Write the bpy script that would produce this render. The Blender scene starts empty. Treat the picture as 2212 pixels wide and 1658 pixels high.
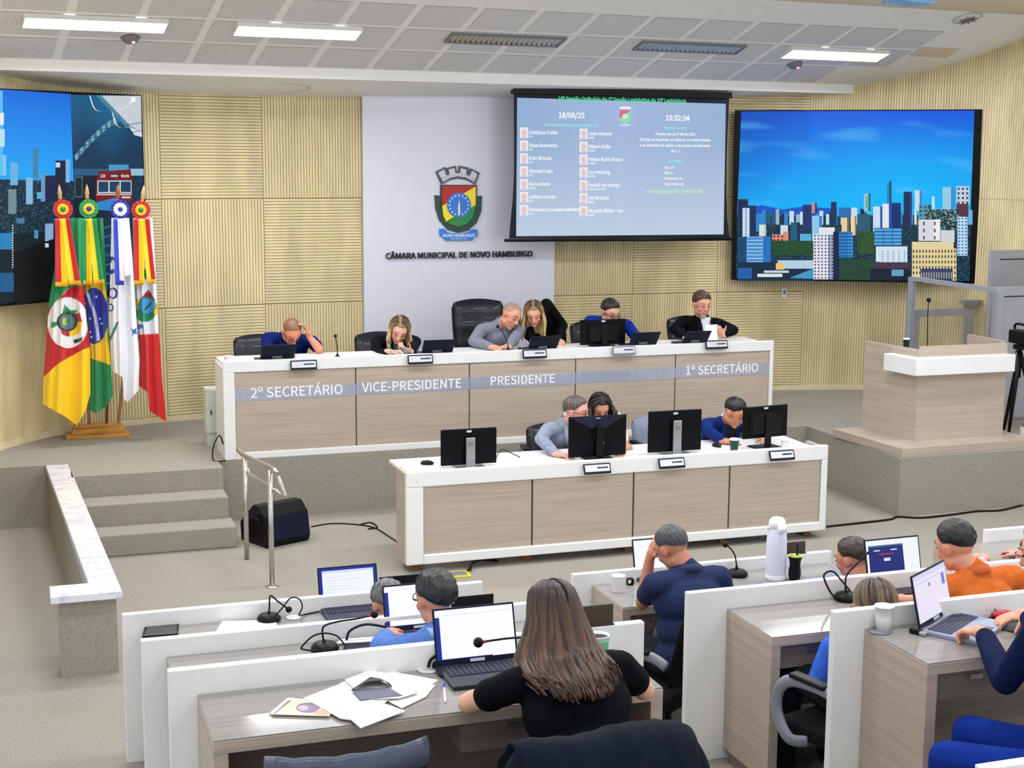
import bpy, math, random
from mathutils import Vector, Matrix, noise as mnoise
random.seed(7)
PI = math.pi
R = math.radians
scn = bpy.context.scene
COL = scn.collection
V = Vector

# ------------------------------------------------------------------ camera
F = 3150.0
EXP = .4
PITCH = math.atan(490 / 3150.0)
ROLL = .006
YAW = R(18.75)
CAM = V((0, 0, 3.2))
FW = V((math.sin(YAW) * math.cos(PITCH), math.cos(YAW) * math.cos(PITCH), -math.sin(PITCH)))
_r0 = V((math.cos(YAW), -math.sin(YAW), 0))
_u0 = _r0.cross(FW)
RT = _r0 * math.cos(ROLL) + _u0 * math.sin(ROLL)
UP = _u0 * math.cos(ROLL) - _r0 * math.sin(ROLL)
cd = bpy.data.cameras.new('camera')
cam = bpy.data.objects.new('camera', cd)
COL.objects.link(cam)
cd.sensor_width = 36
cd.lens = F / 2212 * 36
cd.clip_end = 200
cam.matrix_world = Matrix(((RT.x, UP.x, -FW.x, CAM.x), (RT.y, UP.y, -FW.y, CAM.y), (RT.z, UP.z, -FW.z, CAM.z), (0, 0, 0, 1)))
scn.camera = cam

def ray(x, y):
    return FW * F + RT * (x - 1106) - UP * (y - 829)
def PZ(x, y, z):          # the point of the plane Z = z seen at photo pixel x, y
    d = ray(x, y); return CAM + d * ((z - CAM.z) / d.z)
def PY(x, y, yy):
    d = ray(x, y); return CAM + d * (yy / d.y)
def PX(x, y, xx):
    d = ray(x, y); return CAM + d * (xx / d.x)
def PP(x, y, p, n):
    d = ray(x, y); return CAM + d * ((V(p) - CAM).dot(V(n)) / d.dot(V(n)))

# ------------------------------------------------------------------ materials
def lin(c):
    o = []
    for a in c[:3]:
        a = a / 255.0
        o.append(a / 12.92 if a <= .04045 else ((a + .055) / 1.055) ** 2.4)
    return (o[0], o[1], o[2], 1.0)

def nodes(m):
    m.use_nodes = True
    nt = m.node_tree
    return nt, nt.nodes, nt.links, nt.nodes['Principled BSDF']

def mat(name, c, rough=.5, metal=0.0, var=.06, scale=(8, 8, 8), bump=0.0, bscale=60, spec=.5, detail=3, alpha=1.0, trans=0.0, coat=0.0):
    m = bpy.data.materials.new(name)
    nt, N, L, b = nodes(m)
    b.inputs['Roughness'].default_value = rough
    b.inputs['Metallic'].default_value = metal
    b.inputs['Specular IOR Level'].default_value = spec
    b.inputs['Transmission Weight'].default_value = trans
    b.inputs['Coat Weight'].default_value = coat
    b.inputs['Alpha'].default_value = alpha
    tc = N.new('ShaderNodeTexCoord')
    mp = N.new('ShaderNodeMapping'); mp.inputs['Scale'].default_value = scale
    L.new(tc.outputs['Object'], mp.inputs['Vector'])
    nz = N.new('ShaderNodeTexNoise'); nz.inputs['Scale'].default_value = 1; nz.inputs['Detail'].default_value = detail
    L.new(mp.outputs['Vector'], nz.inputs['Vector'])
    cr = N.new('ShaderNodeValToRGB')
    base = lin(c)
    cr.color_ramp.elements[0].position = .3
    cr.color_ramp.elements[1].position = .7
    cr.color_ramp.elements[0].color = tuple(max(0, v * (1 - var * 2)) for v in base[:3]) + (1,)
    cr.color_ramp.elements[1].color = tuple(min(1, v * (1 + var * 2)) for v in base[:3]) + (1,)
    L.new(nz.outputs['Fac'], cr.inputs['Fac'])
    L.new(cr.outputs['Color'], b.inputs['Base Color'])
    if bump:
        n2 = N.new('ShaderNodeTexNoise'); n2.inputs['Scale'].default_value = bscale; n2.inputs['Detail'].default_value = 4
        L.new(tc.outputs['Object'], n2.inputs['Vector'])
        bp = N.new('ShaderNodeBump'); bp.inputs['Strength'].default_value = bump; bp.inputs['Distance'].default_value = .01
        L.new(n2.outputs['Fac'], bp.inputs['Height']); L.new(bp.outputs['Normal'], b.inputs['Normal'])
    return m

def vcol(name, rough=.7, emit=0.0, sheen=0.0):     # colours come from the mesh's own colour attribute
    m = bpy.data.materials.new(name)
    nt, N, L, b = nodes(m)
    a = N.new('ShaderNodeVertexColor'); a.layer_name = 'Col'
    L.new(a.outputs['Color'], b.inputs['Base Color'])
    b.inputs['Roughness'].default_value = rough
    if sheen: b.inputs['Sheen Weight'].default_value = sheen
    if emit:
        L.new(a.outputs['Color'], b.inputs['Emission Color'])
        b.inputs['Emission Strength'].default_value = emit * 2 ** -EXP
        b.inputs['Base Color'].default_value = (0, 0, 0, 1)
        for l in list(L):
            if l.to_socket == b.inputs['Base Color']: L.remove(l)
        b.inputs['Base Color'].default_value = (.006, .006, .006, 1); b.inputs['Specular IOR Level'].default_value = .12
    return m

def emis(name, c, s):
    m = bpy.data.materials.new(name)
    nt, N, L, b = nodes(m)
    b.inputs['Base Color'].default_value = (.8, .8, .8, 1)
    b.inputs['Emission Color'].default_value = lin(c)
    b.inputs['Emission Strength'].default_value = s
    return m

MT = {}
MT['laminate'] = mat('taupe_laminate', (182, 167, 153), .42, var=.06, scale=(1.2, 1.2, 42), detail=5)
MT['laminate_top'] = mat('grey_laminate_top', (150, 146, 142), .1, var=.05, scale=(1.2, 30, 30), detail=4)
MT['laminate_dark'] = mat('drawer_laminate', (120, 108, 100), .5, var=.08, scale=(1.2, 1.2, 40))
MT['white'] = mat('white_laminate', (234, 235, 236), .3, var=.012, scale=(3, 3, 3))
MT['offwhite'] = mat('white_paint', (226, 226, 224), .55, var=.015)
MT['carpet'] = mat('carpet', (154, 149, 140), .95, var=.08, scale=(90, 90, 90), bump=.2, bscale=260, spec=.1, detail=5)
MT['slat'] = mat('pine_slats', (226, 209, 164), .5, var=.07, scale=(5, 5, 1.2), detail=4)
MT['slat_gap'] = mat('slat_gap', (158, 136, 94), .8, var=.05)
MT['ceiling'] = mat('ceiling_paint', (244, 244, 244), .8, var=.01)
MT['beige'] = mat('beige_paint', (222, 208, 180), .7, var=.02)
MT['black'] = mat('black_plastic', (9, 10, 13), .42, var=.06, spec=.22)
MT['blackmetal'] = mat('black_metal', (9, 9, 11), .4, metal=.3, var=.05)
MT['screenblack'] = mat('screen_bezel', (7, 8, 14), .4, var=.05, spec=.15)
MT['navyplastic'] = mat('dark_blue_plastic', (20, 26, 46), .45, var=.05, spec=.2)
MT['silver'] = mat('silver_metal', (176, 178, 182), .32, metal=.85, var=.03)
MT['steel'] = mat('brushed_steel', (200, 198, 194), .28, metal=.95, var=.04, scale=(3, 3, 60))
MT['greyplastic'] = mat('grey_plastic', (120, 122, 128), .5, var=.04)
MT['alu'] = mat('aluminium_frame', (168, 174, 190), .45, metal=.35, var=.02)
MT['leather'] = mat('black_leather', (18, 21, 32), .4, spec=.35, var=.12, scale=(14, 14, 14), bump=.15, bscale=140, coat=.1)
MT['fabricblack'] = mat('black_fabric', (12, 12, 17), .85, spec=.15, var=.12, scale=(60, 60, 60), bump=.2, bscale=400)
MT['armgrey'] = mat('grey_arm_plastic', (128, 132, 144), .35, var=.04)
MT['paper'] = mat('paper', (243, 243, 242), .8, var=.006)
MT['cup'] = mat('white_plastic_cup', (240, 240, 242), .4, var=.006)
MT['wood'] = mat('varnished_wood', (196, 140, 62), .35, var=.12, scale=(4, 4, 30))
MT['polewood'] = mat('pale_pole_wood', (204, 164, 112), .45, var=.1, scale=(8, 8, 2))
MT['redwood'] = mat('red_pole_wood', (168, 92, 52), .4, var=.1, scale=(8, 8, 2))
MT['brownleg'] = mat('brown_leg_wood', (150, 98, 58), .5, var=.1)
MT['red'] = mat('red_plastic', (190, 20, 36), .35, var=.03)
MT['green'] = mat('dark_green_cup', (22, 74, 58), .45, var=.03)
MT['lime'] = mat('lime_green', (190, 206, 60), .6, var=.05)
MT['yellow'] = mat('yellow_paint', (208, 200, 62), .6, var=.05)
MT['letterblack'] = mat('black_letters', (14, 14, 18), .4, var=.03)
MT['letterwhite'] = mat('white_letters', (246, 246, 248), .45, var=.003)
MT['band'] = mat('brushed_band', (186, 192, 210), .3, metal=.55, var=.03, scale=(40, 40, 2))
MT['plate'] = mat('nameplate_face', (206, 210, 224), .35, var=.01)
MT['keys'] = mat('laptop_keys', (40, 46, 70), .45, var=.05)
MT['deckblue'] = mat('laptop_deck', (24, 30, 54), .4, var=.04)
MT['decksilver'] = mat('laptop_silver_deck', (150, 158, 186), .4, metal=.2, var=.03)
MT['glass'] = mat('clear_glass', (235, 245, 245), .02, var=0.0, trans=1.0, alpha=.13)
MT['vcol'] = vcol('painted_cloth', .75)
MT['vsat'] = vcol('satin_cloth', .5, sheen=.2)
MT['vpaint'] = vcol('enamel_paint', .4)
MT['skinv'] = vcol('skin', .52)
MT['hairv'] = vcol('hair_strands', .42)
MT['led'] = vcol('led_wall_picture', .4, emit=1.0)
MT['proj'] = vcol('projected_picture', .8, emit=.95)
MT['lcd'] = vcol('laptop_picture', .4, emit=1.05)
MT['redled'] = emis('red_led', (255, 60, 70), 4)

def marble():
    m = bpy.data.materials.new('white_marble')
    nt, N, L, b = nodes(m)
    b.inputs['Roughness'].default_value = .22
    tc = N.new('ShaderNodeTexCoord')
    mp = N.new('ShaderNodeMapping'); mp.inputs['Rotation'].default_value = (0, 0, .7); mp.inputs['Scale'].default_value = (1.6, 3.2, 2)
    L.new(tc.outputs['Object'], mp.inputs['Vector'])
    nz = N.new('ShaderNodeTexNoise'); nz.inputs['Scale'].default_value = 1.6; nz.inputs['Detail'].default_value = 7; nz.inputs['Distortion'].default_value = 1.1
    L.new(mp.outputs['Vector'], nz.inputs['Vector'])
    cr = N.new('ShaderNodeValToRGB'); e = cr.color_ramp.elements
    e[0].position = 0; e[0].color = lin((224, 224, 232)); e[1].position = 1; e[1].color = lin((234, 234, 240))
    for p, c in ((.44, (228, 228, 236)), (.5, (198, 199, 222)), (.53, (226, 226, 235))):
        q = e.new(p); q.color = lin(c)
    L.new(nz.outputs['Fac'], cr.inputs['Fac']); L.new(cr.outputs['Color'], b.inputs['Base Color'])
    return m
MT['marble'] = marble()

def perforated():
    m = bpy.data.materials.new('perforated_tile')
    nt, N, L, b = nodes(m)
    b.inputs['Roughness'].default_value = .8
    tc = N.new('ShaderNodeTexCoord'); sp = N.new('ShaderNodeSeparateXYZ')
    L.new(tc.outputs['Object'], sp.inputs[0])
    def sn(o, per):
        a = N.new('ShaderNodeMath'); a.operation = 'MULTIPLY'; a.inputs[1].default_value = 2 * PI / per; L.new(o, a.inputs[0])
        s = N.new('ShaderNodeMath'); s.operation = 'SINE'; L.new(a.outputs[0], s.inputs[0]); return s.outputs[0]
    mu = N.new('ShaderNodeMath'); mu.operation = 'ADD'
    L.new(sn(sp.outputs['X'], .0175), mu.inputs[0]); L.new(sn(sp.outputs['Y'], .0175), mu.inputs[1])
    cr = N.new('ShaderNodeValToRGB'); e = cr.color_ramp.elements
    e[0].position = .50; e[0].color = lin((236, 236, 238)); e[1].position = .74; e[1].color = lin((166, 164, 168))
    mr = N.new('ShaderNodeMapRange'); mr.inputs['From Min'].default_value = -2; mr.inputs['From Max'].default_value = 2
    L.new(mu.outputs[0], mr.inputs['Value']); L.new(mr.outputs['Result'], cr.inputs['Fac']); L.new(cr.outputs['Color'], b.inputs['Base Color'])
    return m
MT['perf'] = perforated()

# ------------------------------------------------------------------ mesh builder
class MB:
    def __init__(s):
        s.v = []; s.f = []; s.m = []; s.sm = []; s.c = []; s.T = Matrix.Identity(4); s.mi = 0; s.col = None
    def add(s, vs, fs, smooth=False, col=None, m=None):
        o = len(s.v); T = s.T
        s.v.extend([T @ V(p) for p in vs])
        c = col if col is not None else s.col
        for i, f in enumerate(fs):
            s.f.append(tuple(o + k for k in f)); s.m.append(s.mi if m is None else m); s.sm.append(smooth)
            s.c.append(c[i] if isinstance(c, list) else c)
    def box(s, c, d, rot=None, m=None, col=None):
        x, y, z = d[0] / 2, d[1] / 2, d[2] / 2
        vs = [V((a, b, e)) for e in (-z, z) for b in (-y, y) for a in (-x, x)]
        if rot is not None: vs = [rot @ p for p in vs]
        c = V(c)
        s.add([c + p for p in vs], [(0, 2, 3, 1), (4, 5, 7, 6), (0, 1, 5, 4), (2, 6, 7, 3), (0, 4, 6, 2), (1, 3, 7, 5)], False, col, m)
    def b2(s, a, b, m=None, col=None):
        a = V(a); b = V(b)
        s.box((a + b) / 2, (abs(b.x - a.x), abs(b.y - a.y), abs(b.z - a.z)), None, m, col)
    def tube(s, pts, rad, n=8, m=None, col=None, cap=True, flat=1.0, smooth=True):
        pts = [V(p) for p in pts]; k = len(pts)
        rs = rad if isinstance(rad, (list, tuple)) else [rad] * k
        vs = []; up = None
        for i, p in enumerate(pts):
            t = (pts[min(i + 1, k - 1)] - pts[max(i - 1, 0)])
            if t.length < 1e-9: t = V((0, 0, 1))
            t.normalize()
            if up is None:
                up = V((0, 0, 1)) if abs(t.z) < .9 else V((1, 0, 0))
            a = t.cross(up)
            if a.length < 1e-6: a = t.orthogonal()
            a.normalize(); up = a.cross(t).normalized()
            for j in range(n):
                w = 2 * PI * j / n
                vs.append(p + (a * math.cos(w) + up * math.sin(w) * flat) * rs[i])
        fs = [(i * n + j, i * n + (j + 1) % n, (i + 1) * n + (j + 1) % n, (i + 1) * n + j) for i in range(k - 1) for j in range(n)]
        if cap:
            fs.append(tuple(reversed(range(n)))); fs.append(tuple((k - 1) * n + j for j in range(n)))
        if isinstance(col, list): col = [col[min(i // n, k - 1)] for i in range(len(fs))]
        s.add(vs, fs, smooth, col, m)
    def lathe(s, prof, n=24, c=(0, 0, 0), m=None, col=None, smooth=True):   # profile of (radius, z)
        c = V(c); vs = []; k = len(prof)
        for r, z in prof:
            for j in range(n):
                w = 2 * PI * j / n
                vs.append(c + V((max(r, 1e-4) * math.cos(w), max(r, 1e-4) * math.sin(w), z)))
        fs = [(i * n + j, i * n + (j + 1) % n, (i + 1) * n + (j + 1) % n, (i + 1) * n + j) for i in range(k - 1) for j in range(n)]
        fs.append(tuple(reversed(range(n)))); fs.append(tuple((k - 1) * n + j for j in range(n)))
        s.add(vs, fs, smooth, col, m)
    def ell(s, c, r, rot=None, n=16, k=10, m=None, col=None):
        vs = []; c = V(c)
        for i in range(k + 1):
            a = PI * i / k
            for j in range(n):
                w = 2 * PI * j / n
                p = V((r[0] * math.sin(a) * math.cos(w), r[1] * math.sin(a) * math.sin(w), -r[2] * math.cos(a)))
                vs.append(c + (rot @ p if rot is not None else p))
        fs = []
        for i in range(k):
            for j in range(n):
                q = (i * n + j, i * n + (j + 1) % n, (i + 1) * n + (j + 1) % n, (i + 1) * n + j)
                if i == 0: q = (q[0], q[2], q[3])
                elif i == k - 1: q = (q[0], q[1], q[2])
                fs.append(q)
        s.add(vs, fs, True, col, m)
    def cone(s, a, b, ra, rb, n=14, flat=None):           # capsule with two radii
        a = V(a); b = V(b); t = b - a; L = t.length
        if L < 1e-6: t = V((0, 0, 1)); L = 1e-6
        t.normalize()
        x = (flat - t * flat.dot(t)).normalized() if flat is not None else t.orthogonal().normalized()
        y = t.cross(x)
        vs = []; rings = []
        for k in (-80, -55, -28, 0): rings.append((a + t * ra * math.sin(R(k)), ra * math.cos(R(k))))
        for k in (0, 28, 55, 80): rings.append((b + t * rb * math.sin(R(k)), rb * math.cos(R(k))))
        for c, r in rings:
            for j in range(n):
                w = 2 * PI * j / n
                vs.append(c + (x * math.cos(w) + y * math.sin(w)) * r)
        K = len(rings)
        fs = [(i * n + j, i * n + (j + 1) % n, (i + 1) * n + (j + 1) % n, (i + 1) * n + j) for i in range(K - 1) for j in range(n)]
        fs.append(tuple(reversed(range(n)))); fs.append(tuple((K - 1) * n + j for j in range(n)))
        s.add(vs, fs, True)
    def prism(s, poly, d, m=None, col=None, f=None):      # polygon in XZ pushed from y=0 to y=d
        n = len(poly)
        vs = [V((p[0], 0, p[1])) for p in poly] + [V((p[0], d, p[1])) for p in poly]
        if f: vs = [f(p) for p in vs]
        fs = [tuple(range(n)), tuple(reversed(range(n, 2 * n)))] + [(i, i + n, (i + 1) % n + n, (i + 1) % n) for i in range(n)]
        s.add(vs, fs, False, col, m)
    def mesh(s, name, mats):
        me = bpy.data.meshes.new(name)
        me.from_pydata([tuple(p) for p in s.v], [], s.f)
        mats = mats if isinstance(mats, (list, tuple)) else [mats]
        for m in mats: me.materials.append(m)
        me.polygons.foreach_set('material_index', s.m)
        me.polygons.foreach_set('use_smooth', s.sm)
        if any(c is not None for c in s.c):
            at = me.color_attributes.new('Col', 'FLOAT_COLOR', 'CORNER')
            dat = []
            for f, c in zip(s.f, s.c):
                c = c if c is not None else (1, 1, 1, 1)
                dat.extend(list(c) * len(f))
            at.data.foreach_set('color', dat)
        me.validate(); me.update()
        return me
    def build(s, name, mats, parent=None, bevel=0, seg=2, sub=0):
        o = bpy.data.objects.new(name, s.mesh(name, mats)); COL.objects.link(o)
        if parent: o.parent = parent
        if bevel:
            b = o.modifiers.new('bevel', 'BEVEL'); b.width = bevel; b.segments = seg; b.limit_method = 'ANGLE'; b.angle_limit = R(40)
        if sub:
            q = o.modifiers.new('sub', 'SUBSURF'); q.levels = sub; q.render_levels = sub
        return o

def tag(o, label, cat=None, group=None, kind=None):
    if label: o['label'] = label
    if cat: o['category'] = cat
    if group: o['group'] = group
    if kind: o['kind'] = kind
    return o
def thing(name, label, cat, loc=(0, 0, 0), rz=0, group=None):
    o = bpy.data.objects.new(name, None); COL.objects.link(o)
    o.empty_display_size = .1
    o.location = loc; o.rotation_euler = (0, 0, rz)
    return tag(o, label, cat, group)
def at(mb, loc):              # geometry given in world coordinates, kept relative to a thing's base
    mb.T = Matrix.Translation(-V(loc)); return mb
def struct(name, mb, mats, parent=None, label=None, bevel=0):
    o = mb.build(name, mats, parent, bevel)
    if not parent:
        o['kind'] = 'structure'
        if label: o['label'] = label
    return o

_tc = {}
try:                                         # Blender's own interface typeface, if this build ships it
    import os
    FONT = bpy.data.fonts.load(os.path.join(bpy.utils.system_resource('DATAFILES'), 'fonts', 'Noto Sans CJK Regular.woff2'))
except Exception:
    FONT = None

def text(s, size=1.0, ext=0.0, align='CENTER', bold=0.0, space=1.0):
    key = (s, size, ext, align, bold, space)
    if key not in _tc:
        cu = bpy.data.curves.new('t', 'FONT'); cu.body = s
        if FONT: cu.font = FONT
        cu.body = s; cu.size = size; cu.extrude = ext; cu.align_x = align; cu.offset = bold
        cu.space_character = space; cu.resolution_u = 3
        o = bpy.data.objects.new('t', cu); COL.objects.link(o)
        bpy.context.view_layer.update()
        me = bpy.data.meshes.new_from_object(o.evaluated_get(bpy.context.evaluated_depsgraph_get()))
        _tc[key] = ([v.co.copy() for v in me.vertices], [tuple(p.vertices) for p in me.polygons])
        bpy.data.objects.remove(o); bpy.data.curves.remove(cu); bpy.data.meshes.remove(me)
    return _tc[key]
def put_text(mb, s, org, xd, yd, size, ext=0.0, align='CENTER', bold=0.0, col=None, m=None, space=1.0, norm=True):
    if norm: size *= .72 / cap_h()
    vs, fs = text(s, size, ext, align, bold, space)
    org = V(org); xd = V(xd).normalized(); yd = V(yd).normalized(); zd = xd.cross(yd)
    mb.add([org + xd * p.x + yd * p.y + zd * p.z for p in vs], fs, False, col, m)

def cap_h(): return max(p.y for p in text('H', 1.0, 0, 'LEFT')[0])
def rgb(*c): return lin(c)
def inpoly(x, y, P):
    k = False; j = len(P) - 1
    for i in range(len(P)):
        if (P[i][1] > y) != (P[j][1] > y) and x < (P[j][0] - P[i][0]) * (y - P[i][1]) / (P[j][1] - P[i][1]) + P[i][0]: k = not k
        j = i
    return k
def lerp(a, b, t): return a + (b - a) * t
def pl(P, t):                  # piecewise linear
    if t <= P[0][0]: return P[0][1]
    for (a, x), (b, y) in zip(P, P[1:]):
        if t <= b: return x + (y - x) * (t - a) / (b - a)
    return P[-1][1]
def arc(pts, n=8):             # Catmull-Rom through points
    pts = [V(p) for p in pts]; o = []
    for i in range(len(pts) - 1):
        p0 = pts[max(i - 1, 0)]; p1 = pts[i]; p2 = pts[i + 1]; p3 = pts[min(i + 2, len(pts) - 1)]
        for k in range(n):
            t = k / n
            o.append(.5 * ((2 * p1) + (p2 - p0) * t + (2 * p0 - 5 * p1 + 4 * p2 - p3) * t * t + (3 * p1 - p0 - 3 * p2 + p3) * t ** 3))
    o.append(pts[-1]); return o
# ================================================================== ROOM
PL = .54                                     # stage height
# --- plan of the slatted back wall: flat middle, rounded ends
_h = [(0, 15.05), (1.3, 15.04), (2.5, 15.0), (3.3, 14.90), (3.75, 14.80), (4.3, 14.63), (4.7, 14.38), (5.1, 13.92), (5.35, 13.4), (5.5, 12.7), (5.56, 11.8), (5.58, 10.6)]
_pts = [V((4.95 - a, b, 0)) for a, b in reversed(_h)] + [V((4.95 + a, b, 0)) for a, b in _h[1:]]
WP = arc(_pts, 14)
WS = [0.0]
for a, b in zip(WP, WP[1:]): WS.append(WS[-1] + (b - a).length)
def wall(s, off=0.0, z=0.0):                 # point on the wall at arc length s, off towards the room
    s = min(max(s, 0), WS[-1] - 1e-6)
    lo, hi = 0, len(WS) - 1
    while hi - lo > 1:
        k = (lo + hi) // 2
        if WS[k] <= s: lo = k
        else: hi = k
    t = (s - WS[lo]) / (WS[hi] - WS[lo])
    p = WP[lo].lerp(WP[hi], t); d = (WP[hi] - WP[lo]).normalized()
    return V((p.x + d.y * off, p.y - d.x * off, z))
def s_of_x(x):
    best = min((i for i in range(len(WP)) if 12 < WP[i].y), key=lambda i: abs(WP[i].x - x))
    return WS[best] + (x - WP[best].x)

def slat_panel(mb, s0, s1, z0, z1, vert, per=.0305, gap=.0058):
    o = .012
    if vert:
        n = max(1, round((s1 - s0) / per)); w = (s1 - s0) / n
        for i in range(n):
            a = s0 + i * w + gap / 2; b = a + w - gap
            A, B = wall(a, o), wall(b, o); A0, B0 = wall(a, 0), wall(b, 0)
            q = [V((p.x, p.y, z)) for z in (z0, z1) for p in (A0, A, B, B0)]
            mb.add(q, [(0, 1, 5, 4), (1, 2, 6, 5), (2, 3, 7, 6), (4, 5, 6, 7)])
    else:
        n = max(1, round((z1 - z0) / per)); h = (z1 - z0) / n; K = 6
        S = [s0 + gap / 2 + (s1 - s0 - gap) * k / K for k in range(K + 1)]
        for i in range(n):
            a = z0 + i * h + gap / 2; b = a + h - gap
            vs = []
            for s in S: vs += [wall(s, 0, a), wall(s, o, a), wall(s, o, b), wall(s, 0, b)]
            fs = []
            for k in range(K):
                q = k * 4; r = q + 4
                fs += [(q, r, r + 1, q + 1), (q + 1, r + 1, r + 2, q + 2), (q + 2, r + 2, r + 3, q + 3)]
            mb.add(vs, fs)
mb = MB()
K = 200
vs = []
for k in range(K + 1):
    s = WS[-1] * k / K
    vs += [wall(s, 0, .3), wall(s, 0, 5.3), wall(s, -.12, .3), wall(s, -.12, 5.3)]
fs = []
for k in range(K):
    q = k * 4; r = q + 4
    fs += [(q, r, r + 1, q + 1), (q + 2, q + 3, r + 3, r + 2)]
mb.add(vs, fs, m=1)
XS = [.34, 1.37, 2.40, 3.43, 4.46, 5.49, 6.52, 7.55, 8.58]
ZS = [.60, 1.69, 2.77, 4.05]
for i in range(8):
    for j in range(3):
        vert = (i + j) % 2 == 0
        slat_panel(mb, s_of_x(XS[i]), s_of_x(XS[i + 1]), ZS[j] + .004, ZS[j + 1] - .004, vert)
for s0, s1 in ((0.6, s_of_x(.34)), (s_of_x(8.58), WS[-1] - .6)):
    for z0, z1 in ((.60, 2.77), (2.774, 5.2)): slat_panel(mb, s0, s1, z0, z1, True)
struct('wall_back', mb, [MT['slat'], MT['slat_gap']], label='curved back wall of pale grooved wood slats in a checkered layout')
mb = MB()
vs = []
for k in range(K + 1):
    s = WS[-1] * k / K
    vs += [wall(s, .018, PL), wall(s, .018, .60), wall(s, 0, .60)]
mb.add(vs, sum([[(k * 3, k * 3 + 3, k * 3 + 4, k * 3 + 1), (k * 3 + 1, k * 3 + 4, k * 3 + 5, k * 3 + 2)] for k in range(K)], []))
struct('baseboard_back', mb, mat('pale_wood_base', (226, 212, 176), .5), label='pale wood baseboard under the slatted back wall')

# --- floors, stage, steps and tiers, all in the same carpet
mb = MB(); mb.b2((-7, -3, -.1), (14, 16, 0)); struct('floor', mb, MT['carpet'], label='grey beige carpet floor in front of the stage')
mb = MB()
mb.b2((1.6, 12.74, 0), (7.46, 15.6, PL)); mb.b2((-3, 13.0, 0), (.35, 15.6, PL)); mb.b2((.35, 12.45, 0), (1.6, 15.6, PL))
mb.b2((7.46, 11.07, 0), (13, 15.6, PL))
struct('floor_stage', mb, MT['carpet'], label='raised carpeted stage under the long bench and the lectern')
mb = MB()
mb.b2((.37, 12.13, 0), (1.6, 12.45, .36)); mb.b2((.39, 11.81, 0), (1.62, 12.13, .18))
struct('floor_steps', mb, MT['carpet'], label='carpeted steps climbing to the stage beside the marble topped wall', bevel=.012)
mb = MB()
mb.b2((.44, 5.5, 0), (12, 6.5, .2)); mb.b2((.44, 3.42, 0), (12, 5.5, .45)); mb.b2((.6, -1, 0), (12, 3.42, .7))
struct('floor_tiers', mb, MT['carpet'], label='carpeted tiers under the rows of desks')

# --- low wall with marble coping beside the steps
t = thing('low_wall', 'low carpet clad wall with white marble coping left of the stage steps', 'low wall', (.3, 11, 0))
mb = at(MB(), (.3, 11, 0))
def quadbox(mb, P, z0, z1, m=None):
    vs = [V((p[0], p[1], z)) for z in (z0, z1) for p in P]; n = len(P)
    mb.add(vs, [tuple(reversed(range(n))), tuple(range(n, 2 * n))] + [(i, (i + 1) % n, (i + 1) % n + n, i + n) for i in range(n)], m=m)
quadbox(mb, [(.146, 9.06), (.49, 9.06), (.335, 13.0), (.165, 13.0), (.32, 9.25), (.146, 9.25)], 0, .49)
mb.build('wall_body', MT['carpet'], t)
mb = at(MB(), (.3, 11, 0))
quadbox(mb, [(.15, 13.0), (.10, 9.25), (.10, 9.01), (.525, 9.01), (.345, 13.0)][1:4] + [(.345, 13.0), (.155, 13.0), (.335, 9.25)], .49, .54)
mb.build('marble_coping', MT['marble'], t, bevel=.006)

# --- ceiling: white tilted field with perforated tiles, soffit against the wall
_a = V((-.05, 13.84, 4.03)); _e1 = V((9.38, .88, 0)).normalized(); _e2 = V((_e1.y, -_e1.x, 0)); SL = R(18)
_ev = V((_e2.x * math.cos(SL), _e2.y * math.cos(SL), math.sin(SL))); _en = _e1.cross(_ev)
if _en.z > 0: _en = -_en
def inc(u, v, h=0.0): return _a + _e1 * u + _ev * v + _en * h
INC = Matrix(((_e1.x, _ev.x, -_en.x, _a.x), (_e1.y, _ev.y, -_en.y, _a.y), (_e1.z, _ev.z, -_en.z, _a.z), (0, 0, 0, 1)))   # local x = u, y = v, z up
mb = MB()
mb.add([inc(-4, 0), inc(13, 0), inc(13, 2.05), inc(-4, 2.05)], [(0, 1, 2, 3)])
q = [inc(-4, 0), inc(13, 0)]
mb.add([q[0] - V((0, 0, .1)), q[1] - V((0, 0, .1)), q[1], q[0]], [(0, 1, 2, 3)])
mb.add([q[0] - V((0, 0, .1)), q[1] - V((0, 0, .1)), q[1] - _e2 * 2 - V((0, 0, .40)), q[0] - _e2 * 2 - V((0, 0, .40))], [(0, 1, 2, 3)])
mb.add([q[0] + V((0, 0, .0)), q[1], q[1] + V((0, 0, 1.6)), q[0] + V((0, 0, 1.6))], [(0, 1, 2, 3)])
z = inc(0, 2.05).z
p0, p1 = inc(-4, 2.05), inc(13, 2.05)
mb.add([p0, p1, p1 + _e2 * 1.6, p0 + _e2 * 1.6], [(0, 1, 2, 3)], m=1)
p0, p1 = p0 + _e2 * 1.6, p1 + _e2 * 1.6
mb.add([p0, p1, p1 + _e2 * 14, p0 + _e2 * 14], [(0, 1, 2, 3)])
o = struct('ceiling', mb, [MT['ceiling'], MT['beige']], label='white sloping ceiling over the stage')
mb = MB()
for r in range(3):
    for k in range(-9, 10):
        u = 4.574 + k * .582; v = .035 + r * .525
        if u > 8.6 + r * .15 + (.3 if r == 2 else 0): continue
        mb.add([(u, v, 0), (u + .505, v, 0), (u + .505, v + .465, 0), (u, v + .465, 0)], [(3, 2, 1, 0)])
o = mb.build('trim_1', MT['perf']); o.matrix_world = INC @ Matrix.Translation((0, 0, -.004)); tag(o, 'rows of square perforated acoustic tiles on the sloping ceiling', kind='structure')

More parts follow.
